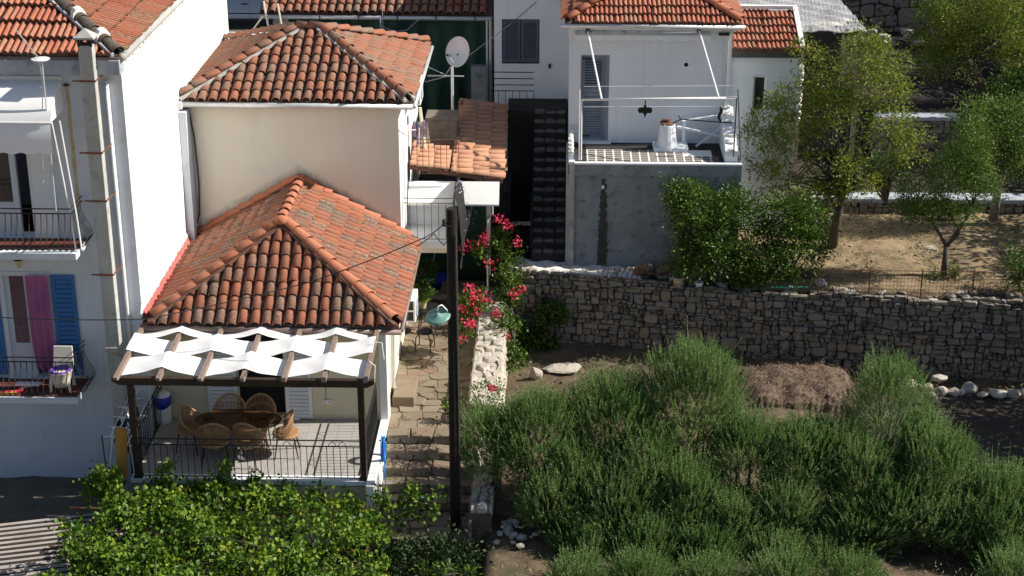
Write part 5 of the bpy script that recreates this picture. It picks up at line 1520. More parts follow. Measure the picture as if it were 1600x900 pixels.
w.tube([(x_, GY + .1, gz - .25), (x_ + .35, GY + .1, gz - .42), (x_ + .7, GY + .1, gz - .36), (x_ + 1.05, GY + .05, gz - .05)], .012, 5); w.build('conduit', M['cornice'], bh)
w = MB(); w.box(gx0 + .35, gx0 + .75, GY + .3, GY + .5, 2.4, gz - .08); w.build('pier', M['concrete'], bh)
# little A-frame pipes on the ridge left
pf = thing('pipe_frame', 'pale metal pipes standing behind the roof of the taller cream house', 'pipes', tuple(at(410, 50, Y=43.2)))
d = MB()
for a, b_ in (((412, 2), (420, 46)), ((434, 6), (441, 46)), ((420, 46), (441, 46)), ((411, 25), (390, 54))): d.tube([at(*a, Y=43.2), at(*b_, Y=43.2)], .026, 6)
d.tube([at(390, 54, Y=43.2), at(375, 57, Y=43.2), at(360, 54, Y=43.2)], .022, 6)
d.build('pipe', M['cream_pl'], pf)
# block wall by the mast
w = MB(); Yb = 44.55; a = at(736, 104, Y=Yb); b_ = at(769, 165, Y=Yb)
w.box(a.x, at(760, 104, Y=Yb).x, Yb, Yb + .3, 2.4, a.z); w.solo('block_wall', M['grey_cem'], 'grey rendered block wall between the dish mast and the downpipe', 'wall', bevel=.01)
# parked car and street behind
RY = 53.0
rz = at(380, 37, Y=RY).z - .18
w = MB(); w.box(-24, -8.0, 52.0, 60, rz - .5, rz); tag(w.build('back_road', M['street']), kind='structure')
w = MB(); w.box(-24, -7.4, 51.4, 51.9, 0, rz + .10); w.box(-24, -7.4, 51.35, 51.95, rz + .10, rz + .16); w.solo('kerb_wall', M['facade'], 'pale painted roadside wall below the parked car', 'wall')
cr = thing('parked_car', 'silver blue car parked sideways beyond the white house wall', 'car', (-9.9, RY + .9, rz))
cx0 = -12.2
prof = [(0, .32), (.05, .62), (.25, .8), (1.1, .92), (1.75, 1.42), (2.9, 1.46), (3.6, 1.05), (4.2, .95), (4.3, .6), (4.25, .32)]
d = MB(); d.prism([(cx0 + x_, RY, rz + z_) for x_, z_ in prof], (0, 1.7, 0)); bd = d.build('body', M['car'], cr, bevel=.06)
for k, (xa, xb) in enumerate(((1.35, 2.35), (2.38, 3.35))):
    d = MB(); d.box(cx0 + xa, cx0 + xb, RY - .018, RY + .01, rz + .36, rz + .96); do = d.build('door', M['car'], cr, bevel=.012)
    d = MB(); d.box(cx0 + xb - .25, cx0 + xb - .05, RY - .035, RY - .016, rz + .80, rz + .84); d.build('handle', M['black'], do)
    d = MB(); d.add([(cx0 + xa + (.4 if k == 0 else .02), RY - .006, rz + .98), (cx0 + xb - .04, RY - .006, rz + .98), (cx0 + xb - (.04 if k == 0 else .45), RY - .006, rz + 1.38), (cx0 + xa + (.62 if k == 0 else .02), RY - .006, rz + 1.38)], [(0, 1, 2, 3)]); d.build('window', M['glass'], cr)
d = MB(); d.box(cx0 + .9, cx0 + 3.5, RY - .03, RY + .01, rz + .50, rz + .53); d.build('side_trim', M['black'], cr)
for xw in (.85, 3.55):
    for yw in (RY - .02, RY + 1.55):
        d = MB(); V = [(cx0 + xw + .31 * math.cos(k * .3927), yw + s * .18, rz + .31 + .31 * math.sin(k * .3927)) for s in (0, 1) for k in range(16)]
        d.add(V, [tuple(range(16)), tuple(range(31, 15, -1))] + [(k, (k + 1) % 16, 16 + (k + 1) % 16, 16 + k) for k in range(16)]); wh = d.build('wheel', M['black'], cr)
        d = MB(); d.add([(cx0 + xw + .19 * math.cos(k * .3927), yw - .006, rz + .31 + .19 * math.sin(k * .3927)) for k in range(16)], [tuple(range(16))]); d.build('rim', M['galv'], wh)
# ================================================================== middle white house with slate shutters, platform, railing
mh = thing('shuttered_house', 'white house in shade with closed slate shutters above the alley stairs', 'house', (-.7, 44.2, 4))
MY = 44.2
hx0, hx1, hz0, hz1 = at(784, 60, Y=MY).x, at(843, 60, Y=MY).x, at(810, 99, Y=MY).z, at(810, 30, Y=MY).z
w = MB(); holed(w, -1.72, .30, 2.5, 8.2, MY, MY + .3, [(hx0, hx1, hz0, hz1)]); w.box(-1.72, -1.42, MY + .3, 49, 2.5, 8.2); w.box(.0, .3, MY + .3, 49, 2.5, 8.2); w.box(-1.42, 0, 48.7, 49, 2.5, 8.2); w.build('wall', M['white_old'], mh)
w = MB(); w.box(-1.8, .4, MY - .1, 49.1, 8.2, 8.35); w.build('roof', M['concrete'], mh)
w = MB(); w.box(hx0, hx1, MY + .2, MY + .25, hz0, hz1); w.build('window', M['dark'], mh)
xm = (hx0 + hx1) / 2
slat_panel(mh, 'shutter', hx0 + .02, xm - .01, MY + .08, hz0 + .02, hz1 - .02, M['slate_dk'], 18, .07, back=M['dark'], fill=.8)
slat_panel(mh, 'shutter', xm + .01, hx1 - .02, MY + .08, hz0 + .02, hz1 - .02, M['slate_dk'], 18, .07, back=M['dark'], fill=.8)
w = MB(); w.box(hx0 - .05, hx1 + .05, MY - .04, MY + .1, hz0 - .05, hz0); w.build('sill', M['white_old'], mh)
w = MB(); p = at(859, 103, Y=MY); w.box(p.x - .03, p.x + .03, MY - .05, MY, p.z - .06, p.z + .06); w.build('wall_light', M['iron'], mh)
w = MB(); q0 = at(838, 3, Y=MY - .1); w.tube([q0, at(801, 35, Y=MY - .05), at(726, 92, Y=41.9)], .009, 4); w.solo('wire', M['iron_lt'], 'thin cable from the satellite dish up past the slate shutters', 'wire', 'overhead wires')
pz = 4.12
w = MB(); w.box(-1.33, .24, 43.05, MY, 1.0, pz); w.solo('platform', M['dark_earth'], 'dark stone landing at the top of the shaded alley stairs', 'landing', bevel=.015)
al = thing('alley_railing', 'black railing at the edge of the landing below the slate shutters', 'railing', (-1.2, 43.1, pz))
xr0, xr1 = at(768, 160, Y=43.1).x, at(834, 160, Y=43.1).x
railing(al, [(xr0, 43.1, pz), (xr1, 43.1, pz)], 1.0, .16, M['iron'], .014, rails=(0, .17, .34, .5), bar_r=.008)
stt = thing('alley_stairs', 'shaded stone stairs climbing the alley between dark wall and white house', 'steps', (-.2, 41, 1.3))
for i in range(15):
    f_ = i / 15; yf = 39.35 + i * .25; zt = 1.35 + (i + 1) * (pz - 1.35) / 15
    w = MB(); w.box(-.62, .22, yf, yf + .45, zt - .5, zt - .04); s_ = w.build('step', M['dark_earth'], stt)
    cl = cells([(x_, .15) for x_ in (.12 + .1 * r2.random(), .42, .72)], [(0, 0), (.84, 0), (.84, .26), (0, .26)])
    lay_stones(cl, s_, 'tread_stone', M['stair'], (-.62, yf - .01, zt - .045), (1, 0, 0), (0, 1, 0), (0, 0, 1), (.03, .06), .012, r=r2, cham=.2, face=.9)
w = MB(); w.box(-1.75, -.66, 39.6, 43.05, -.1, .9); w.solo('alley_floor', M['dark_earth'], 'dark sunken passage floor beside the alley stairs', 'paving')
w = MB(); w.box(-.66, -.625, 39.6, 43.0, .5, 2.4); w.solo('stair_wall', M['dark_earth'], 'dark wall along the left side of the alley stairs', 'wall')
# ================================================================== white house on the right with awning frame
wh = thing('awning_house', 'white house with red tile roof, louvred door and bare awning frame', 'house', (2.2, 41, 1))
WY = 41.0; WX0, WX1 = .27, 4.27; FZ = 3.88; WZ = 6.85
dx0, dx1, dzt = at(907, 150, Y=WY).x, at(951, 150, Y=WY).x, at(928, 86, Y=WY).z
w = MB(); holed(w, WX0, WX1, 1.0, WZ, WY, WY + .3, [(dx0, dx1, FZ, dzt)])
w.box(WX0, WX0 + .3, WY + .3, 46, 1, WZ); w.box(WX1 - .3, WX1, WY + .3, 46, 1, WZ); w.box(WX0 + .3, WX1 - .3, 45.7, 46, 1, WZ); w.build('wall', M['white_old'], wh)
dd = slat_panel(wh, 'door', dx0 + .03, dx1 - .1, WY + .10, FZ + .03, FZ + 1.25, M['shutter_g'], 16, .07, back=M['iron'], fill=.8)
dd = slat_panel(wh, 'door', dx0 + .03, dx1 - .1, WY + .10, FZ + 1.26, dzt - .03, M['shutter_g'], 11, .08, back=M['dark'], fill=.6)
w = MB(); w.box(dx0, dx0 + .03, WY - .01, WY + .2, FZ, dzt); w.box(dx1 - .1, dx1, WY - .01, WY + .2, FZ, dzt); w.box(dx0 + .03, dx1 - .1, WY + .0, WY + .2, dzt - .03, dzt); w.build('door_frame', M['shutter_g'], wh)
w = MB(); w.box(dx0, dx1, WY + .2, WY + .28, FZ, dzt); w.build('doorway', M['dark'], wh)
w = MB(); w.box(dx0 - .05, dx1 + .08, WY - .14, WY + .1, FZ - .02, FZ + .035); w.build('door_sill', M['white_old'], wh)
for z_ in (dzt - .12, FZ + .12):
    w = MB(); w.box(dx0 + .01, dx0 + .26, WY + .04, WY + .07, z_, z_ + .03); w.build('hinge', M['iron'], wh)
w = MB(); p = at(1072, 101, Y=WY); w.box(p.x - .08, p.x + .08, WY - .012, WY, p.z - .08, p.z + .08); vv = w.build('wall_vent', M['white'], wh)
w = MB(); w.add([(p.x + .055 * math.cos(k * .5236), WY - .015, p.z + .055 * math.sin(k * .5236)) for k in range(12)], [tuple(range(12))]); w.build('vent_hole', M['dark'], vv)
# roof of the awning house
we = WZ + .10
A = Vector((WX0 - .12, WY - .22, we)); B = Vector((WX1 + .22, WY - .22, we)); run = 2.2; pq = .46
a1 = Vector((A.x + run, A.y + run, we + run * pq)); a2 = Vector((B.x - run, B.y + run, we + run * pq))
Cb = Vector((B.x, 46.2, we)); Db = Vector((A.x, 46.2, we)); a3 = Vector((a1.x, 46.2, a1.z)); a4 = Vector((a2.x, 46.2, a2.z))
if a1.x > a2.x: a1.x = a2.x = a3.x = a4.x = (A.x + B.x) / 2
rm = MB(); rm.add([A, B, a2, a1], [(0, 1, 2, 3)]).add([B, Cb, a4, a2], [(0, 1, 2, 3)]).add([Db, A, a1, a3], [(0, 1, 2, 3)])
lo = Vector((0, 0, -.08)); rm.add([A + lo, B + lo, Cb + lo, Db + lo], [(3, 2, 1, 0)])
for a, b_ in ((A, B), (B, Cb), (Db, A)): rm.add([a, b_, b_ + lo, a + lo], [(3, 2, 1, 0)])
rf = rm.build('roof', M['pan'], wh)
tl = []
roof_slope(tl, None, A, B, [A, B, a2, a1], T_FLAT_S, .235, .335, over=.05)
roof_slope(tl, None, B, Cb, [B, Cb, a4, a2], T_FLAT_S, .235, .335)
roof_slope(tl, None, Db, A, [Db, A, a1, a3], T_FLAT_S, .235, .335)
emit(tl, rf, 'roof_tile', M['tile_flat'], 290)
tl = []; ridge(tl, A + Vector((.05, .05, .06)), a1 + Vector((0, 0, .06)), T_RIDGE, .38); ridge(tl, B + Vector((-.05, .05, .06)), a2 + Vector((0, 0, .06)), T_RIDGE, .38); emit(tl, rf, 'ridge_tile', M['tile_new'])
p = at(1046, 10, Y=42.3); w = MB(); w.box(p.x - .25, p.x + .26, 42.2, 42.75, we + .3, we + 1.9); w.build('chimney', M['white_old'], rf, bevel=.012)
w = MB(); w.tube([(A.x - .1, WY - .29, we - .05), (B.x + .05, WY - .29, we - .06)], .055, 8); w.build('gutter', M['galv'], wh, smooth=True)
w = MB(); w.box(A.x + .05, B.x - .05, WY - .22, WY + .0, we - .16, we - .09); w.build('soffit', M['white_old'], wh)
w = MB(); x_ = at(1134, 120, Y=WY - .1).x; w.tube([(x_ + .12, WY - .28, we - .1), (x_, WY - .07, we - .45), (x_, WY - .07, FZ + .1)], .035, 6); w.build('downpipe', M['galv'], wh, smooth=True)
w = MB(); p = at(1132, 53, Y=WY - .1); w.box(p.x - .14, p.x + .14, WY - .16, WY, p.z - .03, p.z + .01); w.build('bracket', M['iron'], wh)
# folded awning and frame
aw = thing('folded_awning', 'rolled awning with bare white arms and front bar over the small terrace', 'awning', (2, 40.9, 6.4))
p0, p1 = at(899, 50, Y=WY - .12), at(1110, 48, Y=WY - .12)
d = MB(); d.tube([p0, p1], .085, 10); d.build('roller', M['cornice'], aw, smooth=True)
d = MB(); V = []; n = 70
for k in range(n + 1):
    x_ = p0.x + (p1.x - p0.x) * k / n; V += [(x_, WY - .15, p0.z - .07), (x_, WY - .17, p0.z - .17 - .035 * abs(math.sin(k * .42)))]
d.add(V, [(2 * k, 2 * k + 2, 2 * k + 3, 2 * k + 1) for k in range(n)]); d.build('valance', M['canvas'], aw)
BYw = 39.45
for a, b_ in (((918, 47), (940, 155)), ((1092, 46), (1123, 152))):
    d = MB(); d.tube([at(*a, Y=WY - .22), at(*b_, Y=BYw)], .026, 6); d.build('arm', M['steel'], aw)
    d = MB(); q = at(*a, Y=WY - .22); d.box(q.x - .05, q.x + .05, q.y - .05, q.y + .1, q.z - .07, q.z + .08); d.build('elbow', M['iron_lt'], aw)
d = MB(); b0, b1 = at(909, 156, Y=BYw), at(1152, 153, Y=BYw); d.tube([b0, b1], .030, 8); d.build('front_bar', M['steel'], aw, smooth=True)
for px, c in ((906, 'galv'), (909, 'steel')):
    d = MB(); d.tube([at(px, 140 if px == 906 else 156, Y=BYw), at(px - 1, 250, Y=BYw - .2)], .018, 5); d.build('post', M[c], aw)
for a, b_ in (((1153, 139), (1157, 250)), ((1151, 154), (1146, 245))):
    d = MB(); d.tube([at(*a, Y=BYw), at(*b_, Y=BYw - .2)], .017, 5); d.build('post', M['iron_lt'], aw)
for py in (135, 167):
    d = MB(); d.tube([at(912, py, Y=40.4), at(1145, py - 1, Y=40.4)], .005, 4); d.solo('washing_line', M['steel'], ('upper thin washing line across the small white terrace', 'lower thin washing line across the small white terrace')[py > 150], 'washing line', 'washing lines of the white terrace')
# hanging ornament
q = at(1008, 172, Y=BYw); d = MB(); or_ = thing('hanging_ornament', 'black cross-shaped ornament hanging from the awning bar', 'ornament', tuple(q))
sh = [(0, .17), (.035, .10), (.05, .07), (.10, .085), (.16, .06), (.175, .0), (.14, -.06), (.06, -.05), (.03, -.09), (0, -.19)]
pl2 = [(q.x + x_, q.y, q.z - .02 + z_) for x_, z_ in sh] + [(q.x - x_, q.y, q.z - .02 + z_) for x_, z_ in reversed(sh[1:-1])]
d.prism(pl2, (0, .05, 0)); d.build('body', M['iron'], or_)
d = MB(); d.tube([(q.x, q.y + .02, q.z + .13), (q.x, q.y + .02, b0.z)], .015, 5); d.build('hook', M['iron'], or_)
# terrace of the awning house
w = MB(); w.box(WX0, 4.45, 39.2, WY, FZ - .3, FZ - .02); ft = w.build('terrace_slab', M['dark_earth'], wh)
w = MB(); w.box(WX0 + .02, 4.46, 39.2, 39.42, .6, FZ - .3); w.box(.42, 4.3, 39.185, 39.2, FZ - .95, FZ - .3); w.build('terrace_wall', M['grey_cem'], wh)
w = MB(); w.box(WX0 + .02, .42, 39.14, 39.2, .6, FZ); w.box(WX0 - .05, WX0 + .02, 39.2, WY, .6, FZ); w.build('terrace_pier', M['concrete'], wh)
w = MB(); w.box(.42, 4.46, 39.14, 39.2, FZ - .30, FZ - .02); w.build('terrace_band', M['grey_cem'], wh)
w = MB(); w.box(.42, 4.46, 39.12, 39.24, FZ - .02, FZ + .03); w.box(WX0, .42, 39.12, 39.3, FZ, FZ + .06); w.build('terrace_edge', M['white_old'], wh, bevel=.01)
d = MB(); n = 60; V = []
for k in range(n + 1):
    t = k / n; xw = .035 + .085 * t ** .6 + rnd.uniform(-.025, .02)
    x_ = at(942, 330, Y=39.14).x
    V += [(x_ - xw, 39.178, FZ - .38 - 2.25 * t), (x_ + xw * 1.1 + rnd.uniform(-.02, .03), 39.178, FZ - .38 - 2.25 * t)]
d.add(V, [(2 * k, 2 * k + 2, 2 * k + 3, 2 * k + 1) for k in range(n)]); d.build('damp_stain', M['damp'], wh)
w = MB(); p = at(942, 292, Y=39.14); w.box(p.x - .035, p.x + .035, 39.1, 39.2, p.z - .04, p.z + .04); w.build('drain_spout', M['steel'], wh)
# floor: white painted grid with dark slabs
me = MB().box(0, .172, 0, .118, -.01, .012).mesh('floor_tile', M['board'])
gx = at(918, 245, Y=39.8).x
for i in range(16):
    for j in range(6):
        x_ = gx + i * .215; y_ = 39.36 + j * .165
        if not (x_ > 2.9 and j > 2) and x_ + .2 < 3.95: link('floor_tile', me, ft, Matrix.Translation((x_ + .02, y_ + .015, FZ - .012)))
w = MB(); w.box(gx - .02, 3.8, 39.32, 40.36, FZ - .02, FZ - .008); w.build('painted_joints', M['white'], ft)
# parapets
for nm, xx, y0, y1, lb in (('parapet', .27, 39.3, 40.9, 0), ('parapet', 4.06, 39.3, WY, 1)):
    w = MB(); w.prism([(xx, y0, FZ - .02), (xx, y1, FZ - .02), (xx, y1, FZ + (.42 if lb == 0 else .95)), (xx, y0, FZ + (.18 if lb == 0 else .30))], (.12 if lb == 0 else .30, 0, 0)); pp = w.build(nm, M['white_old'], wh)
    for k in range(7):
        y_ = y0 + .1 + k * (y1 - y0 - .15) / 6; z_ = FZ + (.19 + .23 * k / 6 if lb == 0 else   .31 + .62 * k / 6)
        me = rock_mesh('cap_stone', .08, .14, .07, M['mortar'], 60 + k + lb * 9, 1); link('cap_stone', me, pp, Matrix.Translation((xx + (.07 if lb == 0 else .16), y_, z_)) @ Matrix.Diagonal((1 if lb == 0 else 1.9, 1, 1, 1)))
# chimney pot on plinth with lid, bar and planks
cp = thing('chimney_pot', 'white conical chimney stack with rusty lid on the small terrace', 'chimney', (2.7, 40.2, FZ))
p = at(1042, 232, Z=FZ + .02)
d = MB(); d.lathe([(.25, .02), (.235, .25), (.19, .62), (.185, .64), (.15, .64), (.14, .5), (.001, .5)], (p.x, p.y, FZ), 20); d.build('stack', M['white_old'], cp, smooth=False)
d = MB(); d.box(p.x - .34, p.x + .52, p.y - .22, p.y + .38, FZ - .02, FZ + .10); d.build('plinth', M['white_old'], cp, bevel=.03)
me = rock_mesh('lid', .22, .16, .035, M['rust'], 5, 2, .2); link('lid', me, cp, Matrix.Translation((p.x - .02, p.y, FZ + .68)) @ Matrix.Rotation(.1, 4, 'Y'))
me = rock_mesh('lid_stone', .13, .1, .05, M['rust'], 8, 1, .3); link('lid_stone', me, cp, Matrix.Translation((p.x - .03, p.y, FZ + .75)))
d = MB(); d.tube([(p.x + .12, p.y, FZ + .67), (p.x + .32, p.y + .05, FZ + .76), (4.3, 40.3, FZ + .72)], .016, 5); d.tube([(p.x + .32, p.y + .05, FZ + .76), (p.x + .26, p.y + .05, FZ + .86)], .014, 5); d.solo('iron_poker', M['iron'], 'long black iron rod lying from the chimney lid to the parapet', 'rod')
d = MB()
d.beam((p.x + .25, p.y + .2, FZ + .52), (4.3, 40.7, FZ + .22), .09, .05); d.beam((3.45, 40.6, FZ + .02), (4.25, 40.75, FZ + .62), .05, .04); d.beam((3.1, 40.75, FZ + .62), (4.3, 40.8, FZ + .82), .10, .04); d.beam((3.14, 40.7, FZ), (3.14, 40.7, FZ + .65), .07, .07)
d.solo('plank_rack', M['white_old'], 'white painted planks and struts leaning behind the chimney stack', 'planks')
d = MB(); q = at(1124, 178, Y=39.9); d.tube([q + Vector((.03 * math.sin(k * 1.2) + .02, 0, .17 - .06 * k)) for k in range(7)], [.03, .05, .045, .04, .045, .04, .025], 6); d.solo('black_glove', M['black'], 'black S-shaped bundle hanging above the right parapet', 'bundle', smooth=True)
# ================================================================== annex and grey sheet roof
an = thing('annex', 'small white annex with mossy red tile roof right of the awning house', 'annex', (5.1, 41.6, 1))
AY = 41.7; az = at(1195, 76, Y=AY).z
ax0_, ax1_ = WX1 + .002, at(1247, 110, Y=AY).x
wz0, wz1, wx0, wx1 = at(1187, 176, Y=AY).z, at(1187, 119, Y=AY).z, at(1176, 150, Y=AY).x, at(1197, 150, Y=AY).x
w = MB(); holed(w, ax0_, ax1_, .9, az - .1, AY, AY + .3, [(wx0, wx1, wz0, wz1)]); w.box(ax1_ - .3, ax1_, AY + .3, 45, .9, az - .1); w.build('wall', M['white_old'], an)
w = MB(); w.box(wx0, wx1, AY + .12, AY + .15, wz0, wz1); wi = w.build('window', M['glass'], an)
w = MB(); w.box(wx0, wx0 + .05, AY + .08, AY + .14, wz0, wz1); w.box(wx1 - .05, wx1, AY + .08, AY + .14, wz0, wz1); w.box(wx0 + .05, wx1 - .05, AY + .08, AY + .14, wz1 - .05, wz1); w.box(wx0 + .05, wx1 - .05, AY + .08, AY + .14, wz0, wz0 + .05); w.build('window_frame', M['white'], wi)
A = Vector((ax0_ - .05, AY - .15, az)); B = Vector((ax1_ + .05, AY - .15, az)); u_ = Vector((0, 1.75, .62))
rm = MB(); rm.add([A, B, B + u_, A + u_], [(0, 1, 2, 3)]); rm.add([A + lo, B + lo, B + u_ + lo, A + u_ + lo], [(3, 2, 1, 0)]); rm.add([A, B, B + lo, A + lo], [(3, 2, 1, 0)]); rm.add([B, B + u_, B + u_ + lo, B + lo], [(0, 1, 2, 3)])
rf = rm.build('roof', M['pan'], an)
tl = []; roof_slope(tl, None, A, B, [A, B, B + u_, A + u_], T_FLAT_S, .235, .355, over=.04); emit(tl, rf, 'roof_tile', M['tile_flat'])
w = MB(); w.beam(B + Vector((.0, -.02, .08)), B + u_ + Vector((0, .05, .08)), .12, .09); w.beam(A + u_ + Vector((0, .05, .08)), B + u_ + Vector((.06, .05, .08)), .14, .08); w.build('verge', M['white'], rf)
w = MB(); w.box(A.x + .05, B.x - .02, AY - .14, AY, az - .2, az - .085); w.build('fascia', M['iron_lt'], an)
for i in range(9):
    me = rock_mesh('verge_stone', .1, .1, .12, M['mortar'], 300 + i, 1); link('verge_stone', me, an, Matrix.Translation((ax1_ + .08, AY + .05 + .02 * (i % 2), az - .5 - i * .17)))
sh_ = thing('sheet_shed', 'open shed with weathered grey sheet roof behind the annex', 'shed', (6.5, 46, 3))
SYa = 44.4
c0 = at(1110, 42, Y=SYa); c1 = at(1356, 47, Y=SYa); c2 = at(1310, -3, Y=46.8); c3 = at(1110, -3, Y=46.8)
d = MB(); V = []; nx_, ny_ = 40, 14
for i in range(nx_ + 1):
    for j in range(ny_ + 1):
        a = c0.lerp(c1, i / nx_); b_ = c3.lerp(c2, i / nx_); q = a.lerp(b_, j / ny_)
        V.append(q + Vector((0, .03 * math.sin(i * 2.1 + j) if j == 0 else 0, .03 * math.sin(j * 2.6) + .03 * math.sin(i * .7 + j * 1.9) - (.05 if j == 0 else 0))))
d.add(V, [(i * (ny_ + 1) + j, (i + 1) * (ny_ + 1) + j, (i + 1) * (ny_ + 1) + j + 1, i * (ny_ + 1) + j + 1) for i in range(nx_) for j in range(ny_)])
o = d.build('roof', M['grey_sheet'], sh_); sm = o.modifiers.new('thick', 'SOLIDIFY'); sm.thickness = .03
for px in (1255, 1345):
    q = at(px, 50, Y=SYa + .15); w = MB(); w.box(q.x - .06, q.x + .06, q.y - .06, q.y + .06, 1.8, q.z - .0); w.build('post', M['board'], sh_)
w = MB(); w.box(c0.x, c1.x - .3, 46.6, 46.7, 1.9, c2.z - .15); w.build('back_wall', M['dark_earth'], sh_)
# ================================================================== dry-stone retaining wall
rw = thing('retaining_wall', 'long grey dry-stone retaining wall behind the feathery bushes', 'wall', (5, 37.8, 0))
O = Vector((-1.2, 38.75, -1.15)); E_ = Vector((12.6, 37.05, -1.15)); u = (E_ - O); Lw = u.length; u.normalize(); nrm = Vector((u.y, -u.x, 0))
topz = lambda s: 1.30 - .16 * min(1, s / 4.2) if s < 4.2 else (1.0 + .05 * math.sin(s * 1.7) + .04 * math.sin(s * 4.1) + .02 * (s - 4))
w = MB(); nseg = 46; V = []
for k in range(nseg + 1):
    s = Lw * k / nseg; p = O + u * s; t = topz(s) - .07; dep = .85 if s < 4.2 else .6
    for q, z_ in ((p, -1.6), (p, t), (p - nrm * dep, t), (p - nrm * dep, -1.6)): V.append((q.x, q.y, z_))
w.add(V, [(4 * k + j, 4 * k + 4 + j, 4 * k + 4 + (j + 1) % 4, 4 * k + (j + 1) % 4) for k in range(nseg) for j in range(4)])
w.build('core', M['soil_dk'], rw)
r3 = random.Random(21)
Hm = 2.55
cl = rubble(Lw, Hm, .085, .19, .10, .42, r3)
keepc = []
for p in cl:
    cx_ = sum(q[0] for q in p) / len(p); tz = topz(cx_) + 1.15
    p = clip_half(p, 0, tz + .03, 0, 1)
    if len(p) >= 3: keepc.append(p)
lay_stones(keepc, rw, 'wall_stone', M['stone'], O, u, (0, 0, 1), nrm, (.03, .13), .008, cap=298, r=r3, amin=.002, cham=.22, face=.84)
for k in range(58):                                                   # capping stones
    s = r3.uniform(0, Lw); dep = r3.uniform(.05, .6); p = O + u * s - nrm * dep; lt = s < 3.2
    me = rock_mesh('cap_stone', r3.uniform(.1, .22), r3.uniform(.08, .17), r3.uniform(.05, .1), M['stone_lt'] if (lt or r3.random() < .5) else M['stone'], 400 + k, 1)
    link('cap_stone', me, rw, Matrix.Translation((p.x, p.y, topz(s) - .03)) @ Matrix.Rotation(r3.uniform(0, 3), 4, 'Z'))
d = MB(); V = []; nn = 26
for k in range(nn + 1):
    s = 3.3 * k / nn
    for j in range(7):
        p = O + u * s - nrm * (.04 + .14 * j); V.append((p.x, p.y, topz(s) + .0 + .03 * math.sin(k * 1.3 + j * 1.1) + .02 * math.sin(k * .6 - j * 2) - (.04 if j in (0, 6) else 0)))
d.add(V, [(k * 7 + j, (k + 1) * 7 + j, (k + 1) * 7 + j + 1, k * 7 + j + 1) for k in range(nn) for j in range(6)]); d.build('lime_cap', M['mortar'], rw, smooth=True)
# old tiles and slats on the wall
for k, px in enumerate((1006, 1036)):
    p = at(px, 424, Z=1.25); t_ = thing('spare_tiles', ('left small stack of old terracotta tiles on the stone wall', 'right small stack of old terracotta tiles beside the potted plant')[k], 'tiles', (p.x, p.y, 1.15), 'stacked roof tiles on the wall')
    for j in range(4):
        link('roof_tile', T_OLD, t_, Matrix.Translation((p.x - .14 + .09 * j, p.y - .1 + .01 * j, 1.12 + .03 * j)) @ Matrix.Rotation(.5, 4, 'X') @ Matrix.Rotation(.3 + .1 * j, 4, 'Y') @ Matrix.Diagonal((1, .7, 1, 1)))
rk = thing('iron_grate', 'row of rusty iron bars lying on the stone wall', 'grate', (1.6, 38.6, 1.2))
for k in range(10):
    a = at(945 + k * 8, 408, Y=38.75); b_ = at(938 + k * 8, 431, Y=38.3); d = MB(); d.tube([(a.x, a.y, 1.34), (b_.x, b_.y, 1.24)], .010, 4); d.build('bar', M['rust'], rk)
for k, (px, py) in enumerate(((965, 421), (985, 418), (1000, 415), (895, 415), (870, 412))):
    p = at(px, py, Z=1.25); me = rock_mesh('slab_stone', .16, .10, .04, M['stone_lt'], 77 + k, 1); o = link('slab_stone', me, None, Matrix.Translation((p.x, p.y, 1.24)))
    tag(o, ['flat pale stone on the wall among the rusty bars, the left one', 'flat pale stone on the wall in the middle of the rusty bars', 'flat pale stone on the wall just left of the stacked tiles', 'flat stone on the limed wall top between alley and rusty bars', 'flat stone on the limed wall top just right of the alley stairs'][k], 'stone', 'flat stones on the wall')
p = at(1060, 442, Z=1.2); pot_plant('potted_plant', 'spiky green plant in a pale clay pot on the stone wall', (p.x, p.y + .1, 1.06), .14, .26, M['pot_clay'], M['leaf_olive'], 420, .26, .16, .035, broad=False)
p = at(1093, 446, Z=1.15); pot_plant('potted_plant', 'small white pot with a few dark leaves on the stone wall', (p.x, p.y + .1, 1.03), .10, .17, M['shutter_w'], M['leaf_citrus'], 50, .08, .08, .04)
# second and third terrace edges
for nm, a, b_, zt, th_, lb in (('terrace_edge_wall', at(1270, 318, Y=42.95), at(1680, 322, Y=42.95), 1.80, .5, 'low terrace wall with pale coping behind the olive trees'), ('terrace_edge_wall', at(1368, 182, Y=46.6), at(1500, 182, Y=46.6), 3.02, .4, 'upper terrace wall with pale blue-grey coping near the top right')):
    t_ = thing(nm, lb, 'wall', tuple(a))
    y_ = a.y; w = MB(); w.box(a.x, b_.x, y_, y_ + .3, .8, zt - .12); w.build('core', M['dark_earth'], t_)
    w = MB(); w.box(a.x, b_.x, y_ - .06, y_ + th_, zt - .12, zt); w.build('coping', M['cornice'], t_, bevel=.02)
    cl = rubble(b_.x - a.x, zt - 1.05, .12, .2, .14, .4, r3)
    lay_stones(cl, t_, 'wall_stone', M['stone'], (a.x, y_, .88), (1, 0, 0), (0, 0, 1), (0, -1, 0), (.03, .06), .008, cap=90, r=r3)
w = MB(); w.box(8, 60, 57.2, 58, 2, 9); o = w.solo('far_wall', M['dark_earth'], 'dark tall masonry wall at the top beyond the shaded terrace', 'wall')
cl = rubble(16, 4, .25, .4, .3, .8, r3)
lay_stones(cl, o, 'wall_stone', M['stone'], (8, 57.2, 2.9), (1, 0, 0), (0, 0, 1), (0, -1, 0), (.04, .08), .02, cap=120, r=r3)

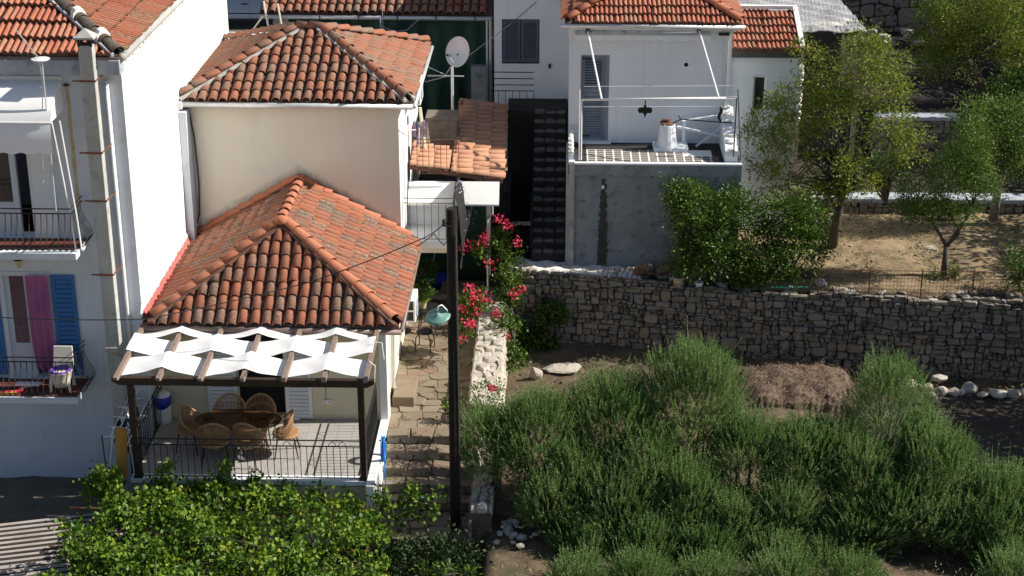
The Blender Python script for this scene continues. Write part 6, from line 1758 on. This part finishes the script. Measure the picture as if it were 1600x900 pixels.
# ================================================================== plants
def plume(px, py, r, h, w=1, dy=0):
    """a rounded mass of an olive canopy; lower in the photo = nearer to the camera"""
    p = at(px, py, Y=31.9 - (py - 560) / 300 * 2.9 + dy); return ((p.x, p.y, p.z - .1), (r, r * .85, h), w * r * r)
FE = [
    ('tall spreading olive canopy with upright shoots right of the path', [
        plume(1085, 645, 1.25, 1.45), plume(955, 668, 1.0, 1.15), plume(835, 690, 1.0, 1.05), plume(775, 705, .7, .85), plume(1165, 720, .8, 1.0), plume(1075, 780, 1.0, .9), plume(965, 790, .95, .85), plume(860, 790, .75, .7), plume(1150, 815, .7, .7), plume(1015, 735, .9, .95), plume(900, 745, .8, .8), plume(1010, 845, .8, .6), plume(1100, 855, .8, .55), plume(905, 845, .6, .5)], 20500),
    ('olive canopy with pointed top at the right rising towards the brush heap', [
        plume(1385, 655, .85, 1.3), plume(1450, 715, .7, .95), plume(1345, 745, .8, .9), plume(1255, 720, .85, .85), plume(1460, 745, .95, 1.0), plume(1560, 800, 1.0, .95), plume(1640, 815, .8, .9), plume(1230, 800, .75, .75), plume(1345, 815, .75, .65), plume(1450, 815, .75, .6), plume(1570, 870, .7, .55), plume(1300, 715, .7, .85), plume(1400, 790, .8, .7), plume(1500, 815, .8, .7)], 16500),
    ('low olive shoots in the foreground left of the sunny patch at the bottom edge', [plume(1215, 872, .62, .5), plume(1300, 885, .6, .45), plume(1250, 915, .7, .4)], 2200),
    ('narrow upright tuft of olive shoots at the bottom edge near the pale rubble', [plume(922, 872, .38, .62)], 800),
    ('dark olive shoots at the bottom edge in the middle', [plume(1010, 895, .65, .45), plume(1110, 900, .7, .45), plume(1060, 925, .7, .4), plume(950, 920, .5, .4), plume(1170, 915, .6, .4), plume(900, 905, .5, .4, 1, -.9), plume(1000, 905, .6, .4, 1, -.9), plume(1110, 910, .6, .4, 1, -.9), plume(1230, 905, .6, .4, 1, -.9), plume(1340, 905, .5, .4, 1, -.9)], 5200),
    ('olive shoots in the bottom right corner', [plume(1590, 905, .65, .5), plume(1650, 890, .6, .6), plume(1560, 930, .6, .4), plume(1590, 905, .6, .45, 1, -.9)], 2200),
]
for lb, ms, n in FE:
    sprig_shrub('olive_bush', lb, 'olive bush', ms, n, M['leaf_broom'], slen=(.2, .5), K=18, Ln=.058, Wd=.017, flare=.6, group='olive bushes in the lower garden')

# grapevine canopy on its trellis
gv = thing('grapevine', 'broad grapevine canopy spread over a trellis in front of the terrace', 'grapevine', (-6.5, 28.5, -1.3))
poly = [(60, 900), (95, 850), (150, 790), (140, 748), (175, 742), (260, 752), (350, 752), (430, 765), (520, 775), (590, 785), (600, 830), (590, 905), (560, 960), (40, 960)]
pw_ = [at(x, y, Z=.1) for x, y in poly]
def inside(x, y):
    c = False; n = len(pw_)
    for i in range(n):
        a, b_ = pw_[i], pw_[i - 1]
        if (a.y > y) != (b_.y > y) and x < (b_.x - a.x) * (y - a.y) / (b_.y - a.y) + a.x: c = not c
    return c
xs0, xs1 = min(p.x for p in pw_), max(p.x for p in pw_); ys0, ys1 = min(p.y for p in pw_), max(p.y for p in pw_)
geos = []; cents = []
while len(cents) < 600:
    x_, y_ = rnd.uniform(xs0, xs1), rnd.uniform(ys0, ys1)
    if inside(x_, y_):
        h = .28 * math.sin(x_ * 2.3 + 1) * math.sin(y_ * 2.9) + .10 * math.sin(x_ * 5.1 + y_ * 4)
        cents.append((x_, y_, -.05 + h + .26 * rnd.random() ** 2 - (.25 if rnd.random() < .45 else 0)))
def clump(c, m_, s, L_, upw=.35):
    off = nr.normal(size=(m_, 3)) * s
    D = nr.normal(size=(m_, 3)) * .6 + unit(off) * .6; D[:, 2] += upw * nr.normal(size=m_)
    return leaf_geo(np.array(c) + off, D, L_ * nr.uniform(.6, 1.25, m_), L_ * .95 * nr.uniform(.7, 1.2, m_), .18, True)
for c in cents: geos.append(clump(c, int(nr.integers(22, 52)), np.array([.105, .105, .085]), .088))
for px, py, h in ((268, 765, .62), (362, 775, .75), (395, 770, .45), (150, 765, .5), (175, 760, .35), (440, 775, .4), (240, 775, .35), (318, 770, .3), (600, 790, .35), (640, 790, .5), (495, 780, .3), (545, 785, .25)):
    b0 = at(px, py + 10, Y=29.75); n = int(h / .045)
    for k in range(n):
        t = k / n; geos.append(clump((b0.x + .12 * math.sin(px + t * 2), b0.y + .05, b0.z + h * t * 1.25), 26, .06 + .09 * (1 - t), .085 - .025 * t))
leaves('foliage', geos, M['leaf_vine'], gv)
b = MB()
for i in range(46):
    c = Vector(cents[i * 13 % len(cents)]); c2 = Vector(cents[(i * 29 + 7) % len(cents)])
    d_ = (c2 - c); d_.z *= .3; b.tube([c - Vector((0, 0, .12)), c + d_.normalized() * .5 - Vector((0, 0, .08)), c + d_.normalized() * 1.1 - Vector((0, 0, .1))], [.014, .011, .006], 5)
for x_ in (-8.2, -6.3, -4.6): b.tube([(x_, 27.9, -1.6), (x_ + .1, 28.0, -1.0), (x_ - .05, 28.2, -.15)], [.05, .04, .025], 7)
b.build('stem', M['bark'], gv)
ts = thing('trellis', 'rusty metal trellis carrying the grapevine', 'trellis', (-6.5, 28.3, -1.4))
for y_ in (26.4, 27.8, 29.3):
    d = MB(); d.tube([(-9.6, y_, -.25), (-3.5, y_, -.25)], .02, 5); d.build('rail', M['rust'], ts)
for x_ in (-9.4, -7.4, -5.4, -3.6):
    for y_ in (26.4, 29.3):
        d = MB(); d.tube([(x_, y_, -1.7), (x_, y_, -.24)], .025, 5); d.build('post', M['rust'], ts)
d = MB(); d.box(-9.4, -3.7, 26.4, 29.9, -1.72, -1.45); tag(d.build('vine_bed', M['soil_dk']), kind='structure')
# loose shoot in front of the steps and dark shrub below it
sh2 = thing('vine_shoot', 'thin loose vine shoot with a few leaves in front of the stone steps', 'vine', tuple(at(630, 800, Y=29.5)))
b = MB(); geos = []
for pts in (((622, 830), (640, 800), (672, 775), (690, 770)), ((640, 800), (665, 815), (680, 800), (683, 790)), ((622, 830), (612, 790), (600, 765))):
    P3 = [at(x, y, Y=29.4) for x, y in pts]; b.tube(P3, .010, 4)
    for a, c in zip(P3[:-1], P3[1:]):
        for t in (.2, .6, 1): geos.append(clump(a.lerp(c, t), 7, .05, .085))
b.build('stem', M['bark'], sh2); leaves('foliage', geos, M['leaf_vine'], sh2)
def leafy_bush(name, label, blobs, n, Ln, Wd, lm, per=40, cs=.14, group=None, cat='bush', broad=False, base=None, flowers=None, fsize=.1, droop=0):
    c0 = blobs[0][0]; base = base or (c0[0], c0[1], c0[2] - blobs[0][1][2])
    t = thing(name, label, cat, base, group)
    geos, cents = cluster_crown(blobs, n, Ln, Wd, per, cs, broad=broad, droop=droop)
    b = MB(); limbs(b, base, cents, .03, min(16, len(cents)), 5); b.build('stem', M['bark'], t)
    leaves('foliage', geos, lm, t)
    if flowers:
        for f in flowers:
            q = nr.normal(size=(34, 3)) * fsize * np.array([.62, .62, .5])
            leaves('flower_cluster', [leaf_geo(np.array(f) + q, unit(q) + nr.normal(size=(34, 3)) * .4, .055, .055, .2, True)], M['flower'], t)
    return t
def bl(px, py, Y, r, w=1, ry=None, rz=None):
    p = at(px, py, Y=Y); return ((p.x, p.y, p.z), (r, ry or r, rz or r), w)
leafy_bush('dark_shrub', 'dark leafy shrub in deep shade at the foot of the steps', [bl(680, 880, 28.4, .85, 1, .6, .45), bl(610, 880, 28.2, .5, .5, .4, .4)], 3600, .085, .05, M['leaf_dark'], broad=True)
leafy_bush('young_shrub', 'few bright leaf rosettes at the bottom edge below the steps', [bl(668, 898, 27.6, .18, 1), bl(695, 893, 27.6, .16, 1), bl(728, 897, 27.7, .12, .5)], 320, .11, .045, M['leaf_fresh'], 20, .06)
# flowering plants on the parapet and the path
F = lambda px, py, Y: tuple(at(px, py, Y=Y))
leafy_bush('geranium', 'tall red geranium at the far end of the parapet wall by the alley', [bl(775, 385, 39.2, .42, 1, .35), bl(795, 405, 39.0, .32, .6), bl(750, 395, 39.0, .25, .4)], 1500, .075, .07, M['leaf_fresh'], 22, .09, 'red flowering plants along the path', 'flowering plant', True,
           flowers=[F(779, 343, 38.9), F(756, 369, 38.8), F(754, 380, 38.8), F(808, 378, 38.8), F(730, 382, 38.8), F(724, 388, 38.8), F(766, 413, 38.6), F(793, 352, 38.9)], fsize=.105)
leafy_bush('geranium', 'red geranium in the middle of the parapet beside the black pole', [bl(728, 490, 36.6, .2, 1, .3, .4), bl(745, 470, 36.6, .28, .8, .3, .3), bl(722, 520, 36.0, .15, .5)], 1100, .07, .065, M['leaf_fresh'], 20, .08, 'red flowering plants along the path', 'flowering plant', True,
           flowers=[F(746, 462, 36.3), F(738, 470, 36.3), F(760, 465, 36.4), F(747, 485, 36.2), F(722, 482, 36.2), F(731, 508, 36.0), F(738, 504, 36.0), F(722, 530, 35.8), F(733, 449, 36.5)], fsize=.10)
leafy_bush('geranium', 'red flowering plant trailing down the garden side of the parapet', [bl(795, 450, 38.0, .32, 1, .3, .45), bl(790, 520, 37.0, .28, .8, .3, .5), bl(800, 560, 36.6, .3, .7)], 1900, .075, .065, M['leaf_citrus'], 24, .10, 'red flowering plants along the path', 'flowering plant', True,
           flowers=[F(801, 458, 37.6), F(815, 452, 37.8), F(775, 492, 36.8), F(790, 527, 36.6)], fsize=.09)
leafy_bush('ivy', 'dark green creeper climbing the left end of the stone wall', [bl(830, 535, 38.35, .62, 1, .12, .55), bl(800, 560, 38.2, .4, .5, .2, .4), bl(860, 490, 38.4, .35, .35, .08, .25)], 2600, .085, .075, M['leaf_citrus'], 22, .09, cat='creeper', broad=True)
leafy_bush('lantana', 'small-leaved bright bush with an orange bloom at the front end of the parapet', [bl(760, 625, 31.9, .42, 1, .4, .35), bl(735, 680, 31.4, .2, .3)], 1400, .055, .035, M['leaf_fresh'], 26, .1, flowers=[F(770, 606, 31.5), F(726, 702, 31.3)], fsize=.06)
p = at(706, 668, Z=-.2); pot_plant('potted_plant', 'dark pot with a small plant half hidden by the black pole on the steps', (p.x + .02, p.y, -.20), .14, .26, M['concrete'], M['leaf_citrus'], 160, .15, .09, .06)
# citrus shrubs on the upper garden
leafy_bush('citrus_tree', 'dark glossy citrus bush right of the damp stain on the grey wall', [bl(1085, 335, 38.5, .55, 1, .5, .75), bl(1120, 380, 38.3, .6, 1, .5, .7), bl(1065, 300, 38.5, .32, .4), bl(1150, 330, 38.6, .45, .6), bl(1085, 400, 38.2, .45, .5)], 9500, .085, .048, M['leaf_citrus'], 60, .15, 'citrus bushes on the upper garden', 'citrus tree', base=tuple(at(1110, 445, Y=38.5)))
leafy_bush('citrus_tree', 'bright glossy citrus bush left of the dry sunny ground', [bl(1215, 340, 38.8, .6, 1, .5, .6), bl(1245, 390, 38.5, .65, 1.1, .5, .7), bl(1190, 400, 38.4, .55, .8, .5, .6), bl(1265, 345, 38.9, .42, .6), bl(1160, 425, 38.3, .35, .3)], 11000, .085, .048, M['leaf_citrus'], 60, .15, 'citrus bushes on the upper garden', 'citrus tree', base=tuple(at(1220, 450, Y=38.6)))
leafy_bush('citrus_tree', 'small bright citrus bush behind the big yellow-green tree', [bl(1385, 265, 42.4, .55, 1, .45, .5)], 1800, .11, .045, M['leaf_citrus'], 36, .15, 'citrus bushes on the upper garden', 'citrus tree', base=tuple(at(1385, 318, Y=42.4)))
# trees
def T3(px, py, Y): return np.array(at(px, py, Y=Y))
Yt = 40.6
b0 = T3(1300, 385, Yt); b1 = T3(1310, 330, Yt); b2 = T3(1322, 280, Yt); b3 = T3(1300, 245, Yt)
tree('almond_tree', 'large airy yellow-green tree right of the white annex', 'tree', [([b0, b1, b2], [.13, .11, .08]), ([b1, T3(1290, 300, Yt), b3], [.06, .05, .045]), ([b0 + np.array([.1, .1, 0]), T3(1288, 340, Yt), T3(1296, 300, Yt)], [.03, .025, .02])], [b2, b3, (b1 + b2) / 2],
     [bl(1285, 120, Yt, .7), bl(1350, 95, Yt, .65), bl(1385, 140, Yt, .55, .7), bl(1240, 195, Yt, .7), bl(1320, 185, Yt, .8, 1.2), bl(1400, 195, Yt, .55, .6), bl(1205, 235, Yt, .6, .55), bl(1425, 215, Yt, .35, .2), bl(1175, 215, Yt, .3, .12), bl(1395, 85, Yt, .3, .15), bl(1265, 70, Yt, .35, .2), bl(1295, 265, Yt - .2, .75, .9), bl(1225, 150, Yt, .5, .3), bl(1420, 235, Yt, .4, .3), bl(1345, 75, Yt, .5, .35), bl(1250, 290, Yt - .3, .6, .6), bl(1340, 275, Yt - .3, .55, .6), bl(1190, 190, Yt, .35, .2), bl(1205, 275, Yt, .4, .3)],
     16500, .10, .040, M['leaf_almond'], M['bark'], 55, .15, 90, .035, droop=.25)
Yt = 38.9
b0 = T3(1474, 432, Yt); b1 = T3(1479, 385, Yt); f1 = T3(1520, 325, Yt); f2 = T3(1456, 345, Yt); f3 = T3(1490, 345, Yt)
tree('olive_tree', 'small young olive tree standing on the sunny dry ground', 'tree', [([b0, b1], [.085, .07]), ([b1, T3(1505, 350, Yt), f1], [.055, .04, .03]), ([b1, f2], [.05, .025]), ([b1, T3(1500, 365, Yt), f3], [.035, .025, .018])], [f1, f2, f3],
     [bl(1440, 300, Yt, .5), bl(1485, 265, Yt, .55), bl(1520, 245, Yt, .5), bl(1425, 325, Yt, .3, .4), bl(1500, 315, Yt, .5, .8), bl(1538, 280, Yt, .38, .7), bl(1460, 330, Yt, .4, .5), bl(1530, 210, Yt, .35, .4)],
     14000, .07, .028, M['leaf_fresh'], M['bark'], 60, .14, 36, .02, 'olive trees of the terraces')
Yt = 42.2
b0 = T3(1552, 345, Yt); b1 = T3(1560, 290, Yt)
tree('olive_tree', 'dense tree with pale trunk behind the young olive at the right', 'tree', [([b0, b1, T3(1572, 262, Yt)], [.13, .10, .06]), ([b1, T3(1548, 255, Yt)], [.07, .04])], [T3(1572, 262, Yt), T3(1548, 255, Yt)],
     [bl(1555, 200, Yt, .8, 1.2), bl(1590, 190, Yt, .7), bl(1520, 185, Yt, .55, .6), bl(1600, 240, Yt, .6, .7), bl(1575, 240, Yt, .5, .5)], 12000, .075, .038, M['leaf_olive'], M['bark_lt'], 50, .17, 26, .025, 'olive trees of the terraces')
Yt = 48.0
b0 = T3(1543, 165, Yt); b1 = T3(1518, 110, Yt); b2 = T3(1500, 70, Yt)
tree('olive_tree', 'old olive tree with dark leaning trunk at the top right', 'tree', [([b0, b1, b2], [.26, .2, .13]), ([b1, T3(1540, 85, Yt), T3(1560, 60, Yt)], [.12, .09, .06])], [b2, T3(1560, 60, Yt), T3(1510, 50, Yt)],
     [bl(1470, 50, Yt, .75), bl(1515, 25, Yt, .9, 1.2), bl(1565, 35, Yt, .9, 1.2), bl(1592, 80, Yt, .7), bl(1460, 95, Yt, .5, .5), bl(1500, 90, Yt - .4, .6, .4), bl(1480, -10, Yt, .9), bl(1560, -20, Yt, 1.0)], 22000, .09, .032, M['leaf_almond'], M['bark'], 50, .2, 40, .04, 'olive trees of the terraces')
leafy_bush('dark_shrub', 'dark bush at the right edge below the old leaning olive', [bl(1585, 145, 46.9, .7, 1, .6, .6), bl(1570, 180, 46.5, .6, .6)], 3000, .09, .035, M['leaf_citrus'], 40, .16)
leafy_bush('dark_shrub', 'leafy shrub at the right edge beside the wire fence', [bl(1598, 410, 38.0, .4, 1, .3, .45), bl(1590, 440, 37.9, .25, .5)], 1300, .08, .04, M['leaf_citrus'], 30, .12)
leafy_bush('young_shrub', 'small green sprout at the foot of the young olive, left side', [bl(1462, 428, 38.7, .14, 1)], 200, .07, .025, M['leaf_fresh'], 20, .05, 'sprouts at the olive trunk')
leafy_bush('young_shrub', 'small green sprout at the foot of the young olive, right side', [bl(1493, 428, 38.7, .16, 1)], 240, .07, .025, M['leaf_fresh'], 20, .05, 'sprouts at the olive trunk')
leafy_bush('dark_shrub', 'dark plants growing in the sunken passage beside the alley stairs', [((-1.3, 40.6, 1.2), (.35, .5, .5), 1)], 700, .14, .05, M['leaf_citrus'], 24, .12)
# trees standing beyond the right edge, whose shade falls on the beds
for k, (x_, y_, z_, h) in enumerate(((15.4, 34.6, -.9, 4.8), (17.0, 40.6, 1.2, 4.6), (15.4, 46.3, 1.7, 3.2), (15.8, 50.6, 2.9, 3.2), (17.0, 55.0, 3.0, 3.4))):
    lb = ['olive tree outside the right edge beside the lower garden', 'olive tree outside the right edge beside the upper garden', 'olive tree outside the right edge on the middle terrace', 'olive tree outside the right edge on the upper hillside', 'olive tree outside the right edge far up the hillside'][k]
    tree('olive_tree', lb, 'tree', [([np.array((x_, y_, z_ - .1)), np.array((x_ + .1, y_, z_ + h * .4))], [.2, .14])], [np.array((x_ + .1, y_, z_ + h * .4))],
         [((x_ + a * 1.3, y_ + b_ * 1.3, z_ + h * .62 + c), (1.3, 1.4, 1.1), 1) for a, b_, c in ((0, 0, .4), (.9, .5, 0), (-.9, .4, 0), (.1, -1.1, 0), (0, 1.2, .1), (-.5, -.5, .7))], 7000, .20, .11, M['leaf_olive'], M['bark'], 50, .3, 20, .05, 'olive trees of the terraces')

# ------------------------------------------------------------------ rocks, heap, fence, sheet roof, dry grass
ROW = [(1413, 604, .30, .16), (1437, 606, .08, .08), (1449, 609, .16, .12), (1471, 615, .17, .13), (1488, 616, .18, .12), (1502, 616, .10, .1), (1513, 612, .22, .17), (1535, 619, .17, .10), (1558, 618, .26, .11), (1584, 619, .18, .15), (1598, 617, .12, .12)]
ordn = ['first', 'second', 'third', 'fourth', 'fifth', 'sixth', 'seventh', 'eighth', 'ninth', 'tenth', 'eleventh']
for k, (px, py, sx, sz) in enumerate(ROW):
    p = at(px, py, Z=-.82); me = rock_mesh('garden_rock', sx, sx * .7, sz, M['stone_lt'], 500 + k, 2)
    o = link('garden_rock', me, None, Matrix.Translation((p.x, p.y, -.82 + sz * .45)))
    tag(o, ordn[k] + ' stone from the left in the row edging the dark bed', 'stone', 'stones edging the dark bed')
for k, (px, py, sx, sz, lb) in enumerate(((1468, 592, .2, .1, 'flat pale block lying behind the stone row near the wall'), (1454, 624, .17, .16, 'brown rounded stone in front of the stone row'), (838, 588, .17, .2, 'pale rock on the dry soil left behind the bushes'), (833, 632, .17, .25, 'pale upright rock lower on the dry soil by the bushes'), (880, 576, .55, .08, 'long flat stone at the foot of the wall behind the bushes'), (1545, 372, .22, .13, 'pale rock in shade right of the young olive'), (1455, 392, .24, .12, 'grey flat rock left of the young olive trunk'), (1332, 372, .16, .1, 'grey rock on shaded ground by the big tree trunk'), (1265, 435, .2, .16, 'brown rock by the fence end below the citrus bush'), (1283, 445, .17, .14, 'pale rock by the fence end at the wall'))):
    Z = -.7 if py > 500 else 1.15
    p = at(px, py, Z=Z); me = rock_mesh('rock', sx, sx * .6, sz, M['stone_lt'] if 'brown' not in lb else M['stone'], 600 + k, 2); o = link('rock', me, None, Matrix.Translation((p.x, p.y, Z + sz * .3))); tag(o, lb, 'rock')
for k in range(9):
    p = at(1345 + k * 12 + 6 * (k % 3), 40 + 9 * (k % 4), Z=3.1); s_ = .16 + .07 * (k % 3)
    o = link('rock', rock_mesh('rock', s_, s_ * .8, s_ * .7, M['stone_lt'], 650 + k, 1), None, Matrix.Translation((p.x, p.y, 3.1))); tag(o, 'grey boulder scattered on the shaded upper ground', 'rock', 'boulders on the shaded upper ground')
for k in range(28):
    px, py = 772 + 80 * rnd.random(), 815 + 52 * rnd.random()
    p = at(px, py, Z=-.85); s_ = rnd.uniform(.05, .15)
    o = link('rubble_stone', rock_mesh('rubble_stone', s_, s_ * .75, s_ * .55, M['stone_lt'], 700 + k, 1), None, Matrix.Translation((p.x, p.y, -.80 + .12 * rnd.random())) @ Matrix.Rotation(rnd.uniform(0, 3), 4, 'Z')); tag(o, 'pale broken stone in the rubble by the foot of the pole', 'stone', 'rubble stones by the pole')
# brush heap
hp = thing('brush_heap', 'heap of dry brown brushwood against the stone wall', 'heap', tuple(at(1245, 590, Y=36.4)))
hc = at(1245, 592, Y=36.3)
from mathutils import noise as _mn
def mnoise(i, j): return 1.6 * _mn.noise(Vector((i * .22, j * .3, 2))) + _mn.noise(Vector((i * .7, j * .8, 5)))
d = MB(); nx_, ny_ = 44, 18; V = []
for i in range(nx_ + 1):
    for j in range(ny_ + 1):
        u_, v_ = i / nx_ * 2 - 1, j / ny_ * 2 - 1
        h = max(0, 1 - abs(u_) ** 4) * max(0, 1 - abs(v_) ** 5)
        V.append((hc.x + 1.45 * u_, hc.y + .95 * v_ + .06 * mnoise(i, j + 40), -1.0 + (.42 + .26 * (v_ + 1) / 2) * h ** .5 * (1 + .18 * _mn.noise(Vector((i * .16, j * .22, 9)))) + .022 * mnoise(i, j)))
d.add(V, [(i * (ny_ + 1) + j, (i + 1) * (ny_ + 1) + j, (i + 1) * (ny_ + 1) + j + 1, i * (ny_ + 1) + j + 1) for i in range(nx_) for j in range(ny_)])
brush = mat('dry_brush', [(.08, .055, .04), (.14, .098, .07), (.2, .145, .105)], 'noise', 7, .95, 1, 20, ((.10, .065, .045), 5, .55, .7))
d.build('heap_body', brush, hp)
P = np.array(V)[nr.integers(0, len(V), 6500)] + nr.normal(size=(6500, 3)) * np.array([.06, .06, .025])
straw_b = mat('dry_twigs', [(.09, .062, .045), (.17, .122, .086), (.27, .21, .15)], 'island', 3, .95)
leaves('brushwood', [leaf_geo(P, nr.normal(size=(6500, 3)) * np.array([1, 1, .6]), nr.uniform(.03, .11, 6500), .014, .2)], straw_b, hp)
# wire fence
wf = thing('wire_fence', 'rusty wire mesh fence along the top of the stone wall', 'fence', tuple(at(1420, 462, Y=37.75)))
fy = 37.78
fx0, fx1 = at(1277, 462, Y=fy).x, 12.4; fz0, fz1 = 1.06, 1.72
for k in range(6):
    x_ = fx0 + (fx1 - fx0) * k / 5; d = MB(); d.tube([(x_, fy, fz0 - .3), (x_, fy, fz1 + .05)], .014, 5); d.build('post', M['rust'], wf)
d = MB(); n = int((fx1 - fx0) / .085)
for k in range(n):
    x_ = fx0 + (fx1 - fx0) * k / n; d.beam((x_, fy - .01, fz0), (x_ + .01 * math.sin(k), fy - .01, fz1), .0055, .0055)
for k in range(8): d.beam((fx0, fy - .012, fz0 + (fz1 - fz0) * k / 7), (fx1, fy - .012, fz0 + (fz1 - fz0) * k / 7 - .02), .006 if k < 7 else .014, .006 if k < 7 else .014)
d.build('wire_mesh', M['rust'], wf, kind='stuff')
d = MB(); d.tube([at(1205, 449, Z=1.15), at(1262, 449, Z=1.17)], .025, 6); d.solo('green_pipe', M['green_pl'], 'short green pipe lying on the wall top below the citrus bush', 'pipe')
# corrugated roof bottom left
cs = thing('corrugated_shed', 'corrugated metal shed roof in the bottom left corner', 'shed', (-11, 28, -1.3))
q0 = at(0, 822, Z=-.62); q1 = at(158, 802, Z=-.58)
d = MB(); V = []; ny_ = 275; cols_ = 10
for j in range(ny_ + 1):
    t = 4.0 * j / ny_; ph = (t / .175) % 1; wv = .055 * (1 if .25 < ph < .5 else (ph / .25 if ph <= .25 else (max(0, (.75 - ph) / .25))))
    for i in range(cols_ + 1):
        s = i / cols_; x_ = -14.5 + 6.4 * s; slope = (q1.y - q0.y) / (q1.x - q0.x)
        V.append((x_, q0.y + slope * (x_ - q0.x) - t, -.62 + .04 * s - .05 * t + wv))
d.add(V, [(j * (cols_ + 1) + i, j * (cols_ + 1) + i + 1, (j + 1) * (cols_ + 1) + i + 1, (j + 1) * (cols_ + 1) + i) for j in range(ny_) for i in range(cols_)])
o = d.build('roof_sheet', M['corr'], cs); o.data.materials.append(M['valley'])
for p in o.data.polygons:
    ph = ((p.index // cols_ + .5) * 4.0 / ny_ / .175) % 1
    p.material_index = 1 if ph > .60 else 0  # valley faces get the painted shade
d = MB(); d.box(-14.3, -8.5, 25.8, 29.4, -1.7, -.95); d.build('wall', M['dark_earth'], cs)
# pebbles and clods on the bare ground
def pebbles(name, n, x0, x1, y0, y1, zf, m):
    V = []; T = []
    o6 = np.array([[1, 0, 0], [-1, 0, 0], [0, 1, 0], [0, -1, 0], [0, 0, 1], [0, 0, -1]], float)
    f8 = np.array([[0, 2, 4], [2, 1, 4], [1, 3, 4], [3, 0, 4], [2, 0, 5], [1, 2, 5], [3, 1, 5], [0, 3, 5]])
    for k in range(n):
        x_, y_ = nr.uniform(x0, x1), nr.uniform(y0, y1); s_ = .012 + .05 * nr.random() ** 4
        V.append(o6 * nr.uniform(.6, 1.3, (6, 1)) * np.array([s_, s_ * .8, s_ * .55]) + np.array([x_, y_, zf(x_, y_) + s_ * .2])); T.append(f8 + 6 * k)
    o = link(name, tri_mesh(name, np.concatenate(V), np.concatenate(T), m)); o['kind'] = 'stuff'
pebbles('pebbles', 2600, 6.6, 13.5, 37.9, 43, lambda x, y: 1.12 + (y - 37.8) * .05, M['stone'])
pebbles('clods', 2600, -1.0, 12, 26.5, 37.4, lambda x, y: -.85 + max(0, (y - 36.2)) * .12 - (.15 if x > 6.4 else 0), M['garden'])
# dry grass on the terraces
n = 22000; P = np.stack([nr.uniform(6.6, 14, n), nr.uniform(37.9, 43, n), np.zeros(n)], 1); P[:, 2] = 1.12 + (P[:, 1] - 37.8) * .05
tag(leaves('dry_grass', [leaf_geo(P, nr.normal(size=(n, 3)) * np.array([.8, .8, .3]) + np.array([0, 0, .55]), nr.uniform(.03, .09, n), .011, .1)], M['straw']), kind='stuff')
n = 2600; P = np.stack([nr.uniform(-1.1, 12, n), np.where(nr.random(n) < .5, nr.uniform(26.5, 28.6, n), nr.uniform(34, 37.5, n)), np.full(n, -.85)], 1); P[:, 2] += np.maximum(0, P[:, 1] - 36.2) * .12
tag(leaves('weeds', [leaf_geo(P, nr.normal(size=(n, 3)) * np.array([.8, .8, .3]) + np.array([0, 0, .6]), nr.uniform(.05, .14, n), .014, .1)], M['straw']), kind='stuff')
